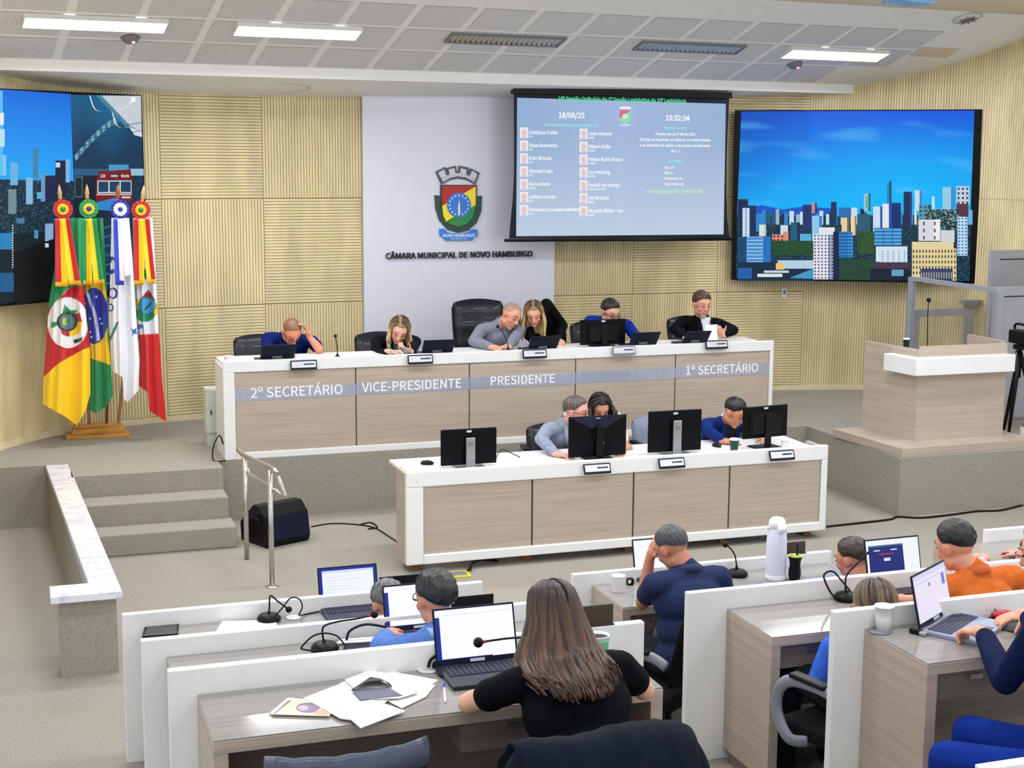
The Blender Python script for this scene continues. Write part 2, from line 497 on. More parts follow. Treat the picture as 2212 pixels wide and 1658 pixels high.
diff = emis('light_diffuser', (246, 248, 255), 14)
def ceiling_light(u0, u1, v0, v1, label):
    t = thing('ceiling_light', label, 'light', (0, 0, 0), 0, 'lit fluorescent fixtures on the ceiling')
    t.matrix_world = INC @ Matrix.Translation(((u0 + u1) / 2, (v0 + v1) / 2, -.004))
    w, d = u1 - u0, v1 - v0
    mb = MB()
    for sx in (-1, 1): mb.box((sx * (w / 2 - .006), 0, -.02), (.012, d, .04))
    for sy in (-1, 1): mb.box((0, sy * (d / 2 - .006), -.02), (w - .024, .012, .04))
    mb.build('frame', MT['offwhite'], t)
    mb = MB(); mb.box((0, 0, -.02), (w - .026, d - .026, .03)); mb.build('diffuser', diff, t, bevel=.004)
    ld = bpy.data.lights.new('lamp', 'AREA'); ld.shape = 'RECTANGLE'; ld.size = w; ld.size_y = d; ld.energy = 26; ld.color = (.95, .97, 1)
    lo = bpy.data.objects.new('lamp', ld); COL.objects.link(lo); lo.parent = t; lo.location = (0, 0, -.05)
ceiling_light(.095, 1.275, .79, 1.02, 'leftmost lit white fluorescent fixture on the sloping ceiling')
ceiling_light(1.86, 3.0, .80, 1.035, 'middle lit fluorescent fixture on the ceiling, left of the air grilles')
ceiling_light(7.62, 8.86, .775, 1.02, 'rightmost lit fluorescent fixture, above the city skyline screen on the right')
def vent(u0, u1, label):
    t = thing('ceiling_vent', label, 'vent', (0, 0, 0), 0, 'air grilles on the ceiling')
    t.matrix_world = INC @ Matrix.Translation(((u0 + u1) / 2, .89, -.004)); w, d = u1 - u0, .22
    mb = MB()
    for sx in (-1, 1): mb.box((sx * (w / 2 - .012), 0, -.01), (.024, d, .02))
    for sy in (-1, 1): mb.box((0, sy * (d / 2 - .012), -.01), (w - .048, .024, .02))
    mb.build('frame', MT['greyplastic'], t)
    mb = MB(); mb.box((0, 0, .0), (w - .05, d - .05, .004)); mb.build('backing', MT['black'], t)
    mb = MB(); n = 22
    for i in range(n):
        x = -w / 2 + .04 + (w - .08) * i / (n - 1)
        mb.box((x - .008, 0, -.012), (.006, d - .05, .03), Matrix.Rotation(.9, 3, 'Y')); mb.box((x + .02, 0, -.010), (.006, d - .05, .024), Matrix.Rotation(-.7, 3, 'Y'))
    mb.build('louvres', MT['silver'], t)
vent(3.87, 5.055, 'metal louvred air grille on the ceiling above the white panel with the coat of arms')
vent(5.88, 7.085, 'metal louvred air grille on the ceiling above the projection screen')
def sensor(u, v, label):
    t = thing('smoke_detector', label, 'detector', (0, 0, 0), 0, 'ceiling detectors with a red light')
    t.matrix_world = INC @ Matrix.Translation((u, v, -.004))
    mb = MB(); mb.lathe([(.02, -.045), (.055, -.04), (.075, -.012), (.085, 0)], 20); mb.build('housing', MT['greyplastic'], t)
    mb = MB(); mb.ell((.02, .015, -.045), (.016, .016, .014)); mb.build('indicator_lamp', MT['redled'], t)
sensor(1.02, .58, 'grey detector with a red light beneath the leftmost ceiling light')
sensor(7.97, .55, 'grey detector with a red light beneath the rightmost ceiling light')
t = thing('ceiling_speaker', 'round flush white loudspeaker in the ceiling above the wooden wall', 'speaker', PZ(619, 187, 3.872))
mb = MB(); mb.lathe([(.0, -.012), (.20, -.012), (.215, -.02), (.235, -.018), (.24, .02)], 40); mb.build('grille', MT['beige'], t)
t.rotation_euler = (R(-8.5), 0, 0)
t = thing('access_hatch', 'square beige access hatch on the ceiling at the right', 'hatch', (0, 0, 0)); t.matrix_world = INC @ Matrix.Translation((9.45, 1.02, -.004))
mb = MB(); mb.box((0, 0, -.006), (.5, .22, .012)); mb.build('hatch_panel', MT['beige'], t)
t = thing('ceiling_fan_vent', 'small round dark vent in the upper right of the ceiling', 'vent', (0, 0, 0)); t.matrix_world = INC @ Matrix.Translation((9.15, 1.9, -.004))
mb = MB(); mb.lathe([(.07, -.02), (.11, -.014), (.15, 0)], 24); mb.build('rim', MT['offwhite'], t)
mb = MB(); mb.lathe([(.0, -.024), (.07, -.021)], 24)
for k in range(4): mb.box((0, 0, -.024), (.2, .012, .006), Matrix.Rotation(k * PI / 4, 3, 'Z'))
mb.build('grille', MT['greyplastic'], t)
# projector hanging at the top right
pj = PZ(1962, 2, 4.55)
t = thing('projector', 'pale blue ceiling projector at the upper right edge of the ceiling', 'projector', pj, .3)
mb = MB(); mb.box((0, 0, .0), (.36, .30, .055)); mb.build('housing', mat('pale_blue_plastic', (120, 170, 226), .4), t, bevel=.015)
mb = MB(); mb.lathe([(.02, 0), (.035, .01), (.035, .06)], 16, (.08, -.15, .0)); mb.build('lens', MT['black'], t)
mb = MB(); mb.tube([(.0, 0, .03), (.0, 0, .2)], .02); mb.build('ceiling_mount', MT['black'], t)

# ================================================================== white panel, coat of arms, wall lettering
YP = 14.96
t = thing('wall_panel', 'tall glossy white wall panel behind the presiding chair', 'wall panel', (4.5, 15, PL))
mb = at(MB(), (4.5, 15, PL)); mb.b2((3.435, YP, PL), (5.56, 15.035, 3.835)); mb.build('board', mat('glossy_white_board', (222, 224, 238), .18, var=.004), t, bevel=.004)
mb = at(MB(), (4.5, 15, PL)); mb.b2((3.42, YP + .01, 3.835), (5.9, 15.03, 3.862)); mb.build('top_edge', MT['black'], t)

CY = YP - .004
def pxp(x, y, yy=None): return PY(x, y, CY if yy is None else yy)
def pxprism(mb, P, y0, d, col=None, m=None):
    a = [PY(x, y, y0) for x, y in P]; n = len(a)
    b = [p + V((0, d, 0)) for p in a]
    mb.add(a + b, [tuple(range(n)), tuple(reversed(range(n, 2 * n)))] + [(i, i + n, (i + 1) % n + n, (i + 1) % n) for i in range(n)], False, col, m)
t = thing('coat_of_arms', 'coat of arms with grey mural crown and red, yellow, green shield on the panel', 'coat of arms', PY(990, 440, YP))
L0 = PY(990, 440, YP)
def z2(x, y): return (700 + x / 3.685, 150 + y / 3.685)       # from the magnified view to photo pixels
def Zp(P): return [z2(*p) for p in P]
mb = at(MB(), L0)
crown = [(888, 815), (965, 775), (985, 820), (975, 785), (1050, 765), (1055, 808), (1072, 808), (1072, 765), (1150, 780), (1145, 820), (1165, 785), (1240, 822), (1205, 915), (1140, 880), (1068, 865), (1000, 880), (935, 915)]
pxprism(mb, Zp(crown), YP - .022, .02, rgb(72, 80, 92))
inner = [(908, 822), (955, 795), (975, 845), (1000, 835), (992, 795), (1040, 785), (1045, 825), (1085, 825), (1088, 785), (1135, 797), (1130, 838), (1160, 848), (1178, 805), (1222, 832), (1195, 895), (1135, 862), (1068, 850), (1005, 862), (948, 895)]
pxprism(mb, Zp(inner), YP - .026, .01, rgb(206, 208, 214))
for k in range(9):
    for r in range(3):
        x = 940 + k * 31; y = 845 + abs(k - 4) ** 2 * 1.6 + r * 13 - 10
        pxprism(mb, Zp([(x - 9, y), (x + 9, y), (x + 9, y + 2.5), (x - 9, y + 2.5)]), YP - .027, .004, rgb(96, 100, 110))
mb.build('mural_crown', MT['vpaint'], t)
mb = at(MB(), L0)
pxprism(mb, Zp([(880, 1000), (935, 1005), (945, 1130), (990, 1225), (1068, 1265), (1150, 1230), (1200, 1140), (1212, 1005), (1258, 1005), (1252, 1130), (1215, 1220), (1150, 1280), (1068, 1300), (985, 1275), (920, 1205), (888, 1110)]), YP - .02, .018, rgb(22, 70, 50))
mb.build('laurel', MT['vpaint'], t)
mb = at(MB(), L0)
pxprism(mb, Zp([(928, 918), (1218, 918), (1216, 1090), (1195, 1180), (1140, 1240), (1070, 1262), (1000, 1240), (945, 1175), (930, 1090)]), YP - .026, .022, rgb(40, 44, 48))
sh = [(938, 926), (1210, 926), (1207, 1085), (1188, 1172), (1136, 1230), (1070, 1252), (1004, 1230), (953, 1170), (940, 1085)]
pxprism(mb, Zp([(938, 926), (1208, 926), (1208, 932), (940, 1085)]), YP - .030, .01, rgb(176, 22, 18))
pxprism(mb, Zp([(1208, 930), (1207, 1078), (975, 1215), (950, 1165), (940, 1085)]), YP - .030, .01, rgb(244, 228, 30))
pxprism(mb, Zp([(1207, 1078), (1188, 1172), (1136, 1230), (1070, 1252), (1004, 1230), (975, 1208)]), YP - .030, .01, rgb(32, 138, 62))
def disc(cx, cy, rx, ry=None, n=28): return [(cx + rx * math.cos(2 * PI * k / n), cy + (ry or rx) * math.sin(2 * PI * k / n)) for k in range(n)]
pxprism(mb, Zp(disc(1074, 1080, 96, 100)), YP - .034, .008, rgb(46, 120, 214))
for k in range(16):
    a = 2 * PI * k / 16
    pxprism(mb, Zp(disc(1074 + 76 * math.cos(a), 1080 + 78 * math.sin(a), 7, 7, 8)), YP - .036, .004, rgb(214, 232, 250))
pxprism(mb, Zp([(1066, 1150), (1084, 1150), (1083, 1080), (1076, 1035), (1068, 1080)]), YP - .037, .005, rgb(236, 226, 214))
mb.build('shield', MT['vpaint'], t)
mb = at(MB(), L0)
pxprism(mb, Zp([(920, 1268), (960, 1268), (985, 1296), (1068, 1310), (1150, 1296), (1180, 1272), (1222, 1272), (1222, 1325), (1195, 1330), (1185, 1358), (965, 1360), (955, 1332), (925, 1325)]), YP - .03, .026, rgb(40, 130, 226))
put_text(mb, 'NOVO HAMBURGO', pxp(*z2(1074, 1332), YP - .033), (1, 0, 0), (0, 0, 1), .042, .001, bold=.0012, col=rgb(230, 240, 250))
put_text(mb, '5 de abril de 1927', pxp(*z2(1074, 1352), YP - .033), (1, 0, 0), (0, 0, 1), .024, .001, col=rgb(230, 240, 250))
mb.build('ribbon_scroll', MT['vpaint'], t)
p0 = PY(833, 559, YP - .02); p1 = PY(1150, 557, YP - .02)
s = 'CÂMARA MUNICIPAL DE NOVO HAMBURGO'
w0 = max(v.x for v in text(s, 1, 0, 'LEFT')[0])
sc_ = (p1.x - p0.x) / w0
mb = at(MB(), p0)
put_text(mb, s, p0, (1, 0, 0), (0, 0, 1), sc_, .012, 'LEFT', bold=.001, norm=False)
o = mb.build('wall_lettering', MT['letterblack']); o.location = p0
tag(o, 'raised black letters naming the council chamber on the white panel', 'lettering')

# ================================================================== pictures
def screen_frame(px0):
    pass
class Pic:                     # a picture painted on one flat sheet: layers of coloured pieces given in photo pixels
    def __init__(s, p, n, loc): s.p = V(p); s.n = V(n).normalized(); s.mb = at(MB(), loc); s.k = 0
    def pt(s, x, y): return PP(x, y, s.p - s.n * (.00009 * s.k), s.n)
    def poly(s, P, c, up=True):
        if up: s.k += 1
        s.mb.add([s.pt(*q) for q in P], [tuple(range(len(P)))], False, c if isinstance(c, (tuple, list)) else c)
    def rect(s, x0, y0, x1, y1, c, up=True): s.poly([(x0, y0), (x1, y0), (x1, y1), (x0, y1)], c, up)
    def grid(s, P, nx, ny, fn):              # P = four corners, fn(u, v) -> colour
        s.k += 1
        def b(u, v):
            tl, tr, br, bl = P
            return (lerp(lerp(tl[0], tr[0], u), lerp(bl[0], br[0], u), v), lerp(lerp(tl[1], tr[1], u), lerp(bl[1], br[1], u), v))
        for i in range(nx):
            for j in range(ny):
                q = [b(i / nx, j / ny), b((i + 1) / nx, j / ny), b((i + 1) / nx, (j + 1) / ny), b(i / nx, (j + 1) / ny)]
                s.mb.add([s.pt(*w) for w in q], [(0, 1, 2, 3)], False, fn((i + .5) / nx, (j + .5) / ny))
    def text(s, st, x, y, hpx, c, align='CENTER', bold=0.0):
        bold = min(bold, .012)
        s.k += 1
        o = s.pt(x, y); dx = (s.pt(x + 10, y) - o); up = V((0, 0, 1)) - s.n * s.n.z
        xd = up.cross(s.n) if up.cross(s.n).dot(dx) > 0 else -up.cross(s.n)
        size = (s.pt(x, y) - s.pt(x, y + hpx)).length / cap_h()
        vs, fs = text(st, size, 0, align, bold * size)
        s.mb.add([o + xd.normalized() * p.x + up.normalized() * p.y for p in vs], fs, False, c)

def lcol(a, b, t): return tuple(lerp(a[i], b[i], min(max(t, 0), 1)) for i in range(3)) + (1,)

# ---- right LED wall, city skyline
A = V((7.68, 14.84, 0)); B = V((10.06, 13.80, 0)); dR = (B - A).normalized(); nR = V((dR.y, -dR.x, 0))       # towards the room
if nR.y > 0: nR = -nR
LR = (A + B) / 2; LR.z = 2.78
t = thing('led_wall', 'large black framed LED wall showing a city skyline, right of the projection screen', 'screen', LR)
def RW(x, y, off=0): return PP(x, y, A + nR * off, nR)
mb = at(MB(), LR)
oc = [(1588, 238), (2122, 236), (2108, 612), (1580, 604)]
a = [RW(*p) for p in oc]; b = [p - nR * .07 for p in a]
mb.add(a + b, [(0, 1, 2, 3), (7, 6, 5, 4)] + [(i, i + 4, (i + 1) % 4 + 4, (i + 1) % 4) for i in range(4)])
mb.build('frame', MT['screenblack'], t)
P = Pic(A + nR * .004, -nR, LR)
s0, s1 = rgb(0, 66, 214), rgb(0, 176, 248)
sky = [(1601, 240.5), (2105, 238.5), (2096, 470), (1592, 470)]
def skyf(u, v):
    c = lcol(rgb(8, 88, 222), rgb(0, 172, 246), v * 1.05)
    d = math.hypot((u - .72) * 1.1, (v - .85)); c = lcol(rgb(0, 182, 250), c, d * 1.35)
    if u < .3: c = lcol(lcol(rgb(8, 60, 160), c, .4), c, (u / .3) * .6 + v * .9)
    w = mnoise.noise(V((u * 3 + v * 3, v * 9 - u * 2.5, .3)))
    return lcol(c, rgb(90, 196, 250), max(0, w - .18) * .9)
P.grid(sky, 150, 80, skyf)
P.poly([(1592, 455), (1612, 448), (1645, 443), (1690, 452), (1735, 446), (1800, 450), (1800, 500), (1592, 500)], rgb(20, 84, 190))
def rnd(a, b): return a + (b - a) * random.random()
P.grid([(1592, 468), (2098, 462), (2094, 607), (1590, 601)], 240, 70, lambda u, v: lcol(rgb(12, 42, 60), random.choice([rgb(20, 60, 70), rgb(26, 70, 96), rgb(14, 44, 44), rgb(60, 110, 140), rgb(10, 30, 50)]), rnd(0, 1)))
W_, BL, DK, TL, SK, OR, CR_ = rgb(196, 220, 240), rgb(44, 132, 204), rgb(18, 36, 74), rgb(24, 92, 118), rgb(104, 178, 224), rgb(214, 136, 118), rgb(226, 204, 150)
GR, G2 = rgb(24, 62, 44), rgb(34, 84, 50)
def bld(x0, y0, x1, y1, c, side=None, win=None, nx=0, ny=0, wf=.5):
    P.rect(x0, y0, x1, y1, c)
    if side is not None: P.rect(x1 - (x1 - x0) * .3, y0, x1, y1, side)
    if win is not None:
        P.k += 1
        for i in range(nx):
            for j in range(ny):
                wx = (x1 - x0) / nx; wy = (y1 - y0) / ny
                P.rect(x0 + wx * (i + .5 - wf / 2), y0 + wy * (j + .3), x0 + wx * (i + .5 + wf / 2), y0 + wy * (j + .8), win, False)
def zz(x, y, ox, oy, s): return (ox + x / s, oy + y / s)
# distant
for k in range(46):
    x = 1612 + k * 10.6 + rnd(-3, 3); h = rnd(6, 20)
    bld(x, 470 - h, x + rnd(5, 10), 485, random.choice([W_, BL, TL, DK, SK, rgb(150, 180, 196)]))
bld(1594, 431, 1616, 470, DK); bld(1598, 444, 1633, 512, rgb(22, 44, 92)); bld(1604, 449, 1619, 512, W_, None, rgb(90, 110, 150), 1, 12, .25); P.rect(1595, 430, 1616, 434, rgb(60, 40, 70))
bld(1633, 461, 1648, 500, BL); bld(1640, 485, 1655, 510, rgb(214, 226, 222), rgb(170, 200, 210))
bld(1686, 486, 1702, 508, W_); bld(1734, 442, 1753, 497, rgb(24, 52, 110)); bld(1753, 438, 1764, 460, rgb(196, 130, 140), DK)
bld(1708, 480, 1728, 522, TL, DK); bld(1754, 466, 1776, 524, rgb(140, 196, 232), BL); bld(1795, 436, 1807, 486, rgb(16, 50, 90)); bld(1812, 448, 1850, 470, rgb(40, 110, 170), W_)
bld(1728, 505, 1752, 522, rgb(84, 170, 224)); bld(1668, 506, 1703, 522, OR, None, rgb(110, 40, 44), 4, 2); P.rect(1692, 500, 1703, 522, OR)
P.grid([(1668, 519), (1756, 520), (1756, 552), (1668, 550)], 60, 22, lambda u, v: lcol(rgb(14, 46, 36), rgb(40, 92, 54), rnd(0, 1)))
bld(1594, 511, 1665, 572, rgb(30, 112, 190)); bld(1594, 511, 1613, 572, rgb(18, 70, 110)); bld(1613, 511, 1648, 573, rgb(132, 184, 232), None, rgb(60, 128, 196), 1, 8, .96)
bld(1818, 470, 1835, 505, CR_, rgb(120, 90, 80)); bld(1838, 466, 1850, 508, rgb(236, 214, 160), rgb(150, 120, 100)); bld(1852, 462, 1880, 500, rgb(40, 90, 110))
bld(1866, 418, 1880, 455, rgb(150, 196, 214), rgb(26, 80, 130)); P.rect(1870, 424, 1877, 450, rgb(110, 170, 150))
bld(1916, 394, 1926, 440, rgb(30, 132, 190)); P.rect(1921, 390, 1926, 440, rgb(20, 84, 130)); bld(1886, 446, 1908, 500, W_, rgb(24, 70, 160)); bld(1906, 440, 1926, 494, rgb(226, 226, 236), rgb(30, 80, 170)); bld(1926, 438, 1946, 494, rgb(20, 44, 110))
bld(1952, 414, 1970, 492, rgb(30, 44, 80), rgb(24, 60, 130)); bld(1976, 411, 1991, 455, W_, rgb(60, 120, 190)); bld(1985, 442, 2012, 478, rgb(90, 150, 170), rgb(40, 90, 110), rgb(40, 80, 100), 3, 4)
bld(2013, 424, 2019, 452, W_); bld(2036, 404, 2062, 458, rgb(150, 200, 226), rgb(60, 140, 210)); bld(2066, 402, 2094, 442, rgb(196, 206, 216), None, rgb(60, 80, 110), 3, 4); bld(2066, 440, 2092, 466, rgb(90, 50, 70))
P.grid([(2000, 452), (2072, 452), (2072, 500), (2000, 500)], 34, 22, lambda u, v: random.choice([rgb(16, 44, 44), rgb(26, 62, 52), rgb(150, 180, 186), rgb(20, 52, 70)]))
bld(1984, 474, 2031, 520, rgb(214, 214, 224), rgb(236, 234, 236), rgb(50, 60, 80), 2, 3, .14); bld(2032, 497, 2062, 522, rgb(206, 208, 218)); bld(2068, 468, 2090, 552, W_, None, rgb(50, 130, 190), 3, 12, .6)
bld(1888, 492, 1948, 530, rgb(26, 108, 176), None, rgb(96, 170, 214), 3, 5, .9)
P.grid([(1852, 500), (1888, 500), (1888, 548), (1852, 548)], 24, 30, lambda u, v: lcol(rgb(18, 52, 40), rgb(60, 100, 50), rnd(0, 1)))
bld(1892, 532, 1960, 565, rgb(206, 224, 240), None, rgb(60, 120, 150), 3, 1, .28); bld(1900, 540, 1960, 566, rgb(210, 222, 236), None, rgb(70, 130, 160), 5, 5, .2)
bld(1810, 500, 1842, 556, rgb(40, 128, 204), rgb(60, 150, 220), rgb(24, 90, 160), 1, 8, .9)
P.rect(1594, 566, 1760, 606, rgb(16, 40, 66)); P.rect(1680, 562, 1760, 580, rgb(176, 206, 226)); P.rect(1676, 568, 1694, 582, rgb(232, 196, 110)); P.rect(1650, 584, 1704, 589, rgb(190, 212, 222)); P.rect(1636, 591, 1690, 598, rgb(214, 226, 230)); P.rect(1594, 578, 1624, 602, rgb(30, 92, 170)); P.poly([(1706, 600), (1756, 580), (1758, 602)], rgb(60, 150, 196))
bld(1757, 505, 1802, 603, rgb(222, 224, 236), rgb(150, 160, 190), rgb(60, 72, 104), 6, 14, .46); P.rect(1769, 491, 1803, 507, rgb(226, 226, 234)); bld(1800, 500, 1812, 603, rgb(18, 34, 62))
P.grid([(1814, 560), (1888, 560), (1888, 605), (1814, 604)], 52, 30, lambda u, v: lcol(rgb(14, 44, 40), rgb(44, 84, 60), rnd(0, 1)))
P.rect(1888, 566, 1966, 580, rgb(70, 52, 74)); P.rect(1880, 580, 1966, 606, rgb(18, 30, 50)); P.rect(1926, 582, 1952, 596, rgb(96, 160, 190))
bld(1970, 522, 2060, 536, rgb(224, 208, 160)); bld(1970, 536, 2066, 606, rgb(222, 204, 150), None, rgb(66, 56, 60), 14, 6, .42); P.rect(1988, 580, 2058, 606, rgb(60, 66, 100)); bld(1988, 580, 2058, 606, rgb(56, 66, 104), None, rgb(200, 196, 170), 13, 1, .3)
P.mb.build('picture', MT['led'], t)

# ---- left LED wall, two photographs side by side
Al = V((1.166, 14.58, 0)); Bl = V((-.143, 13.66, 0)); dl = (Al - Bl).normalized(); nL = V((dl.y, -dl.x, 0))
if nL.y > 0: nL = -nL
def LW(x, y, off=0): return PP(x, y, Al + nL * off, nL)
LL = (Al + Bl) / 2; LL.z = 2.78
t = thing('led_wall', 'large black framed LED wall behind the flags showing a skyline beside a train station', 'screen', LL)
mb = at(MB(), LL)
tr, br = LW(306, 202), LW(317, 628); bl_, tl_ = LW(0, 661), LW(0, 192)
dv = dl * 1.0
tr.z = 3.775; br.z = 1.87
a = [V((Al.x - dl.x * 2.6, Al.y - dl.y * 2.6, 3.765)), V((tr.x, tr.y, 3.765)), V((tr.x, tr.y, 1.865)), V((Al.x - dl.x * 2.6, Al.y - dl.y * 2.6, 1.865))]; b = [p - nL * .06 for p in a]
mb.add(a + b, [(0, 1, 2, 3), (7, 6, 5, 4)] + [(i, i + 4, (i + 1) % 4 + 4, (i + 1) % 4) for i in range(4)])
mb.build('frame', MT['screenblack'], t)
P = Pic(Al + nL * .004, -nL, LL)
def q2(x, y): return (x / 3.385, 190 + y / 3.385)
def Q(L): return [q2(*p) for p in L]
P.grid(Q([(-1200, -72), (515, 45), (540, 700), (-1200, 640)]), 60, 60, lambda u, v: lcol(rgb(6, 104, 222), rgb(30, 164, 246), v * 1.1))
P.grid(Q([(-1200, 640), (540, 680), (560, 1490), (-1200, 1765)]), 260, 110, lambda u, v: lcol(rgb(8, 26, 44), random.choice([rgb(14, 46, 60), rgb(20, 66, 90), rgb(10, 30, 36), rgb(50, 110, 140)]) if v < .45 else random.choice([rgb(14, 40, 34), rgb(10, 24, 24), rgb(12, 34, 46)]), rnd(0, 1)))
for x0, y0, x1, y1, c in ((75, 545, 130, 710, SK), (240, 440, 280, 660, rgb(60, 130, 170)), (190, 655, 240, 850, rgb(130, 180, 220)), (300, 630, 350, 830, rgb(110, 150, 190)), (330, 640, 420, 830, rgb(16, 30, 66)), (405, 530, 500, 780, rgb(14, 30, 60)), (408, 545, 440, 580, W_), (480, 520, 510, 690, rgb(120, 180, 220)), (0, 490, 45, 640, rgb(130, 200, 240)), (60, 740, 120, 920, rgb(110, 140, 150)), (270, 760, 310, 810, rgb(90, 170, 210)), (330, 990, 390, 1120, rgb(130, 170, 210)), (120, 950, 180, 990, rgb(70, 120, 160)), (0, 1060, 90, 1180, rgb(40, 130, 190)), (0, 1350, 100, 1490, rgb(30, 90, 140)), (250, 1040, 280, 1100, rgb(80, 140, 180))):
    P.rect(*q2(x0, y0), *q2(x1, y1), c)
P.rect(*q2(0, 20), *q2(20, 640), rgb(90, 190, 246)); P.rect(*q2(0, 180), *q2(28, 270), rgb(230, 236, 240)); P.rect(*q2(0, 300), *q2(34, 430), rgb(190, 220, 240))
for k in range(18): P.rect(*q2(88, 1000 + k * 18), *q2(98, 1009 + k * 18), rgb(220, 226, 226))
P.poly(Q([(100, 1200), (400, 1100), (560, 1180), (560, 1500), (110, 1580)]), rgb(5, 8, 12))
P.rect(*q2(330, 1135), *q2(356, 1165), rgb(190, 210, 226))
# station side
P.grid(Q([(515, 50), (1032, 55), (1046, 600), (540, 590)]), 26, 24, lambda u, v: lcol(rgb(20, 98, 140), rgb(14, 52, 86), v * 1.2 + .15 * math.sin(u * 9)))
P.poly(Q([(735, 55), (1030, 58), (1036, 320), (935, 270)]), rgb(196, 204, 214)); P.poly(Q([(700, 52), (742, 55), (950, 275), (925, 290)]), rgb(70, 130, 160))
for k in range(16):
    tt = k / 15; x = 545 + tt * 300; y = 490 - 270 * math.sin(tt * 1.2) / math.sin(1.2); P.poly(Q([(x, y), (x + 24, y - 20), (x + 30, y + 22), (x + 6, y + 42)]), rgb(60, 110, 140) if k % 2 else rgb(120, 168, 190))
for c0, c1, c2 in (((655, 55), (700, 160), (810, 172)), ((820, 180), (860, 280), (945, 285)), ((850, 170), (930, 130), (970, 80))):
    pt = arc([(*c0, 0), (*c1, 0), (*c2, 0)], 8)
    for a, b in zip(pt, pt[1:]): P.poly(Q([(a.x - 3, a.y), (b.x - 3, b.y), (b.x + 5, b.y), (a.x + 5, a.y)]), rgb(236, 240, 242), False)
P.poly(Q([(958, 70), (990, 70), (990, 100), (958, 100)]), rgb(255, 255, 255))
P.poly(Q([(940, 280), (1036, 320), (1040, 358), (985, 345)]), rgb(214, 220, 222))
for k in range(6): P.poly(Q([(560 + k * 10, 330 + k * 45), (1040, 250 + k * 60), (1040, 254 + k * 60), (560 + k * 10, 335 + k * 45)]), rgb(12, 60, 90))
P.grid(Q([(540, 590), (1046, 600), (1075, 1480), (560, 1480)]), 30, 40, lambda u, v: lcol(rgb(10, 22, 40), rgb(18, 60, 92), max(0, 1 - abs(u + v - 1.1) * 2.2) * rnd(.4, 1)))
P.rect(*q2(540, 590), *q2(1050, 640), rgb(40, 90, 130)); P.rect(*q2(950, 590), *q2(1050, 640), rgb(150, 190, 214))
P.rect(*q2(545, 645), *q2(605, 800), rgb(70, 100, 120)); P.rect(*q2(552, 655), *q2(598, 790), rgb(18, 30, 44))
P.rect(*q2(795, 560), *q2(940, 605), rgb(70, 150, 196)); P.poly(Q([(720, 610), (955, 595), (965, 680), (965, 830), (700, 830), (705, 680)]), rgb(118, 22, 34))
P.rect(*q2(712, 676), *q2(962, 770), rgb(196, 206, 212))
for k in range(3): P.rect(*q2(720 + k * 82, 684), *q2(792 + k * 82, 760), rgb(16, 60, 96))
P.rect(*q2(705, 775), *q2(962, 783), rgb(206, 200, 200)); P.rect(*q2(890, 792), *q2(955, 806), rgb(190, 200, 214))
P.text('129', *q2(752, 652), 6, rgb(226, 222, 222), bold=.02); P.text('Norte', *q2(915, 652), 6, rgb(236, 226, 226), bold=.02); P.rect(*q2(812, 636), *q2(860, 650), rgb(150, 206, 216))
P.poly(Q([(690, 840), (850, 800), (850, 900), (700, 890)]), rgb(40, 130, 200))
for k in range(7): P.poly(Q([(560, 1080 + k * 60), (810, 1000 + k * 70), (810, 1012 + k * 70), (560, 1100 + k * 60)]), rgb(36, 100, 140))
P.mb.build('picture', MT['led'], t)

# ---- projection screen
YS = 14.55
LS = PY(1340, 360, YS)
t = thing('projection_screen', 'pull down projection screen with black borders showing the voting list', 'screen', LS)
def SW(x, y, off=0): return PY(x, y, YS - off)
mb = at(MB(), LS)
left = [(1110, 197), (1110.5, 230), (1111, 300), (1110.5, 380), (1108, 430), (1104, 470), (1100, 515)]
right = [(1575, 212), (1573, 260), (1570, 330), (1569, 420), (1571, 470), (1574, 500), (1577, 513)]
vs = []
for (a, b), (c, d) in zip(left, right): vs += [SW(a, b), SW(c, d), SW(a, b) + V((0, .006, 0)), SW(c, d) + V((0, .006, 0))]
mb.add(vs, sum([[(k * 4, k * 4 + 1, k * 4 + 5, k * 4 + 4), (k * 4 + 2, k * 4 + 6, k * 4 + 7, k * 4 + 3)] for k in range(6)], []))
mb.build('fabric', MT['navyplastic'], t)
mb = at(MB(), LS); a, b = SW(1090, 519), SW(1590, 516); mb.tube([a, b], .017, 10)
mb.build('bottom_bar', MT['black'], t)
mb = at(MB(), LS); a, b = SW(1109, 200), SW(1576, 214); mb.box(((a.x + b.x) / 2, YS + .01, a.z + .02), (b.x - a.x + .02, .10, .06)); mb.build('roller_case', MT['black'], t)
P = Pic((0, YS - .004, 0), (0, 1, 0), LS)
P.grid([(1117, 211), (1568, 224), (1563, 506), (1115, 510)], 30, 24, lambda u, v: lcol(lcol(rgb(150, 178, 214), rgb(166, 188, 226), 1 - abs(u - .5) * 2), rgb(196, 212, 230), max(0, v * 1.25 - .35) + .25 * max(0, u - .6)))
P.k += 1
P.text('18ª Sessão Ordinária da 1ª Sessão Legislativa da 19ª Legislatura', 1346, 219, 7.6, rgb(90, 226, 150), bold=.03)
def S2(x, y): return (1060 + x / 4.096, 180 + y / 4.096)
wt, cy, gn = rgb(250, 252, 255), rgb(150, 232, 246), rgb(190, 240, 200)
P.text('18/08/25', *S2(715, 304), 11, wt, bold=.05); P.text('15:32:34', *S2(1653, 328), 11, wt, bold=.05)
P.text('Parlamentares na Ordem do Dia: 14', *S2(715, 380), 5.6, cy, bold=.03)
LN = [('Cristiano Coller', '(PP)'), ('Deza Guerreiro', '(PP)'), ('Enio Brizola', '(PT)'), ('Giovani Caju', '(PP)'), ('Ito Luciano', '(PODE)'), ('Juliano Souto', '(PL)'), ('Professora Luciana Martins', '(PT)')]
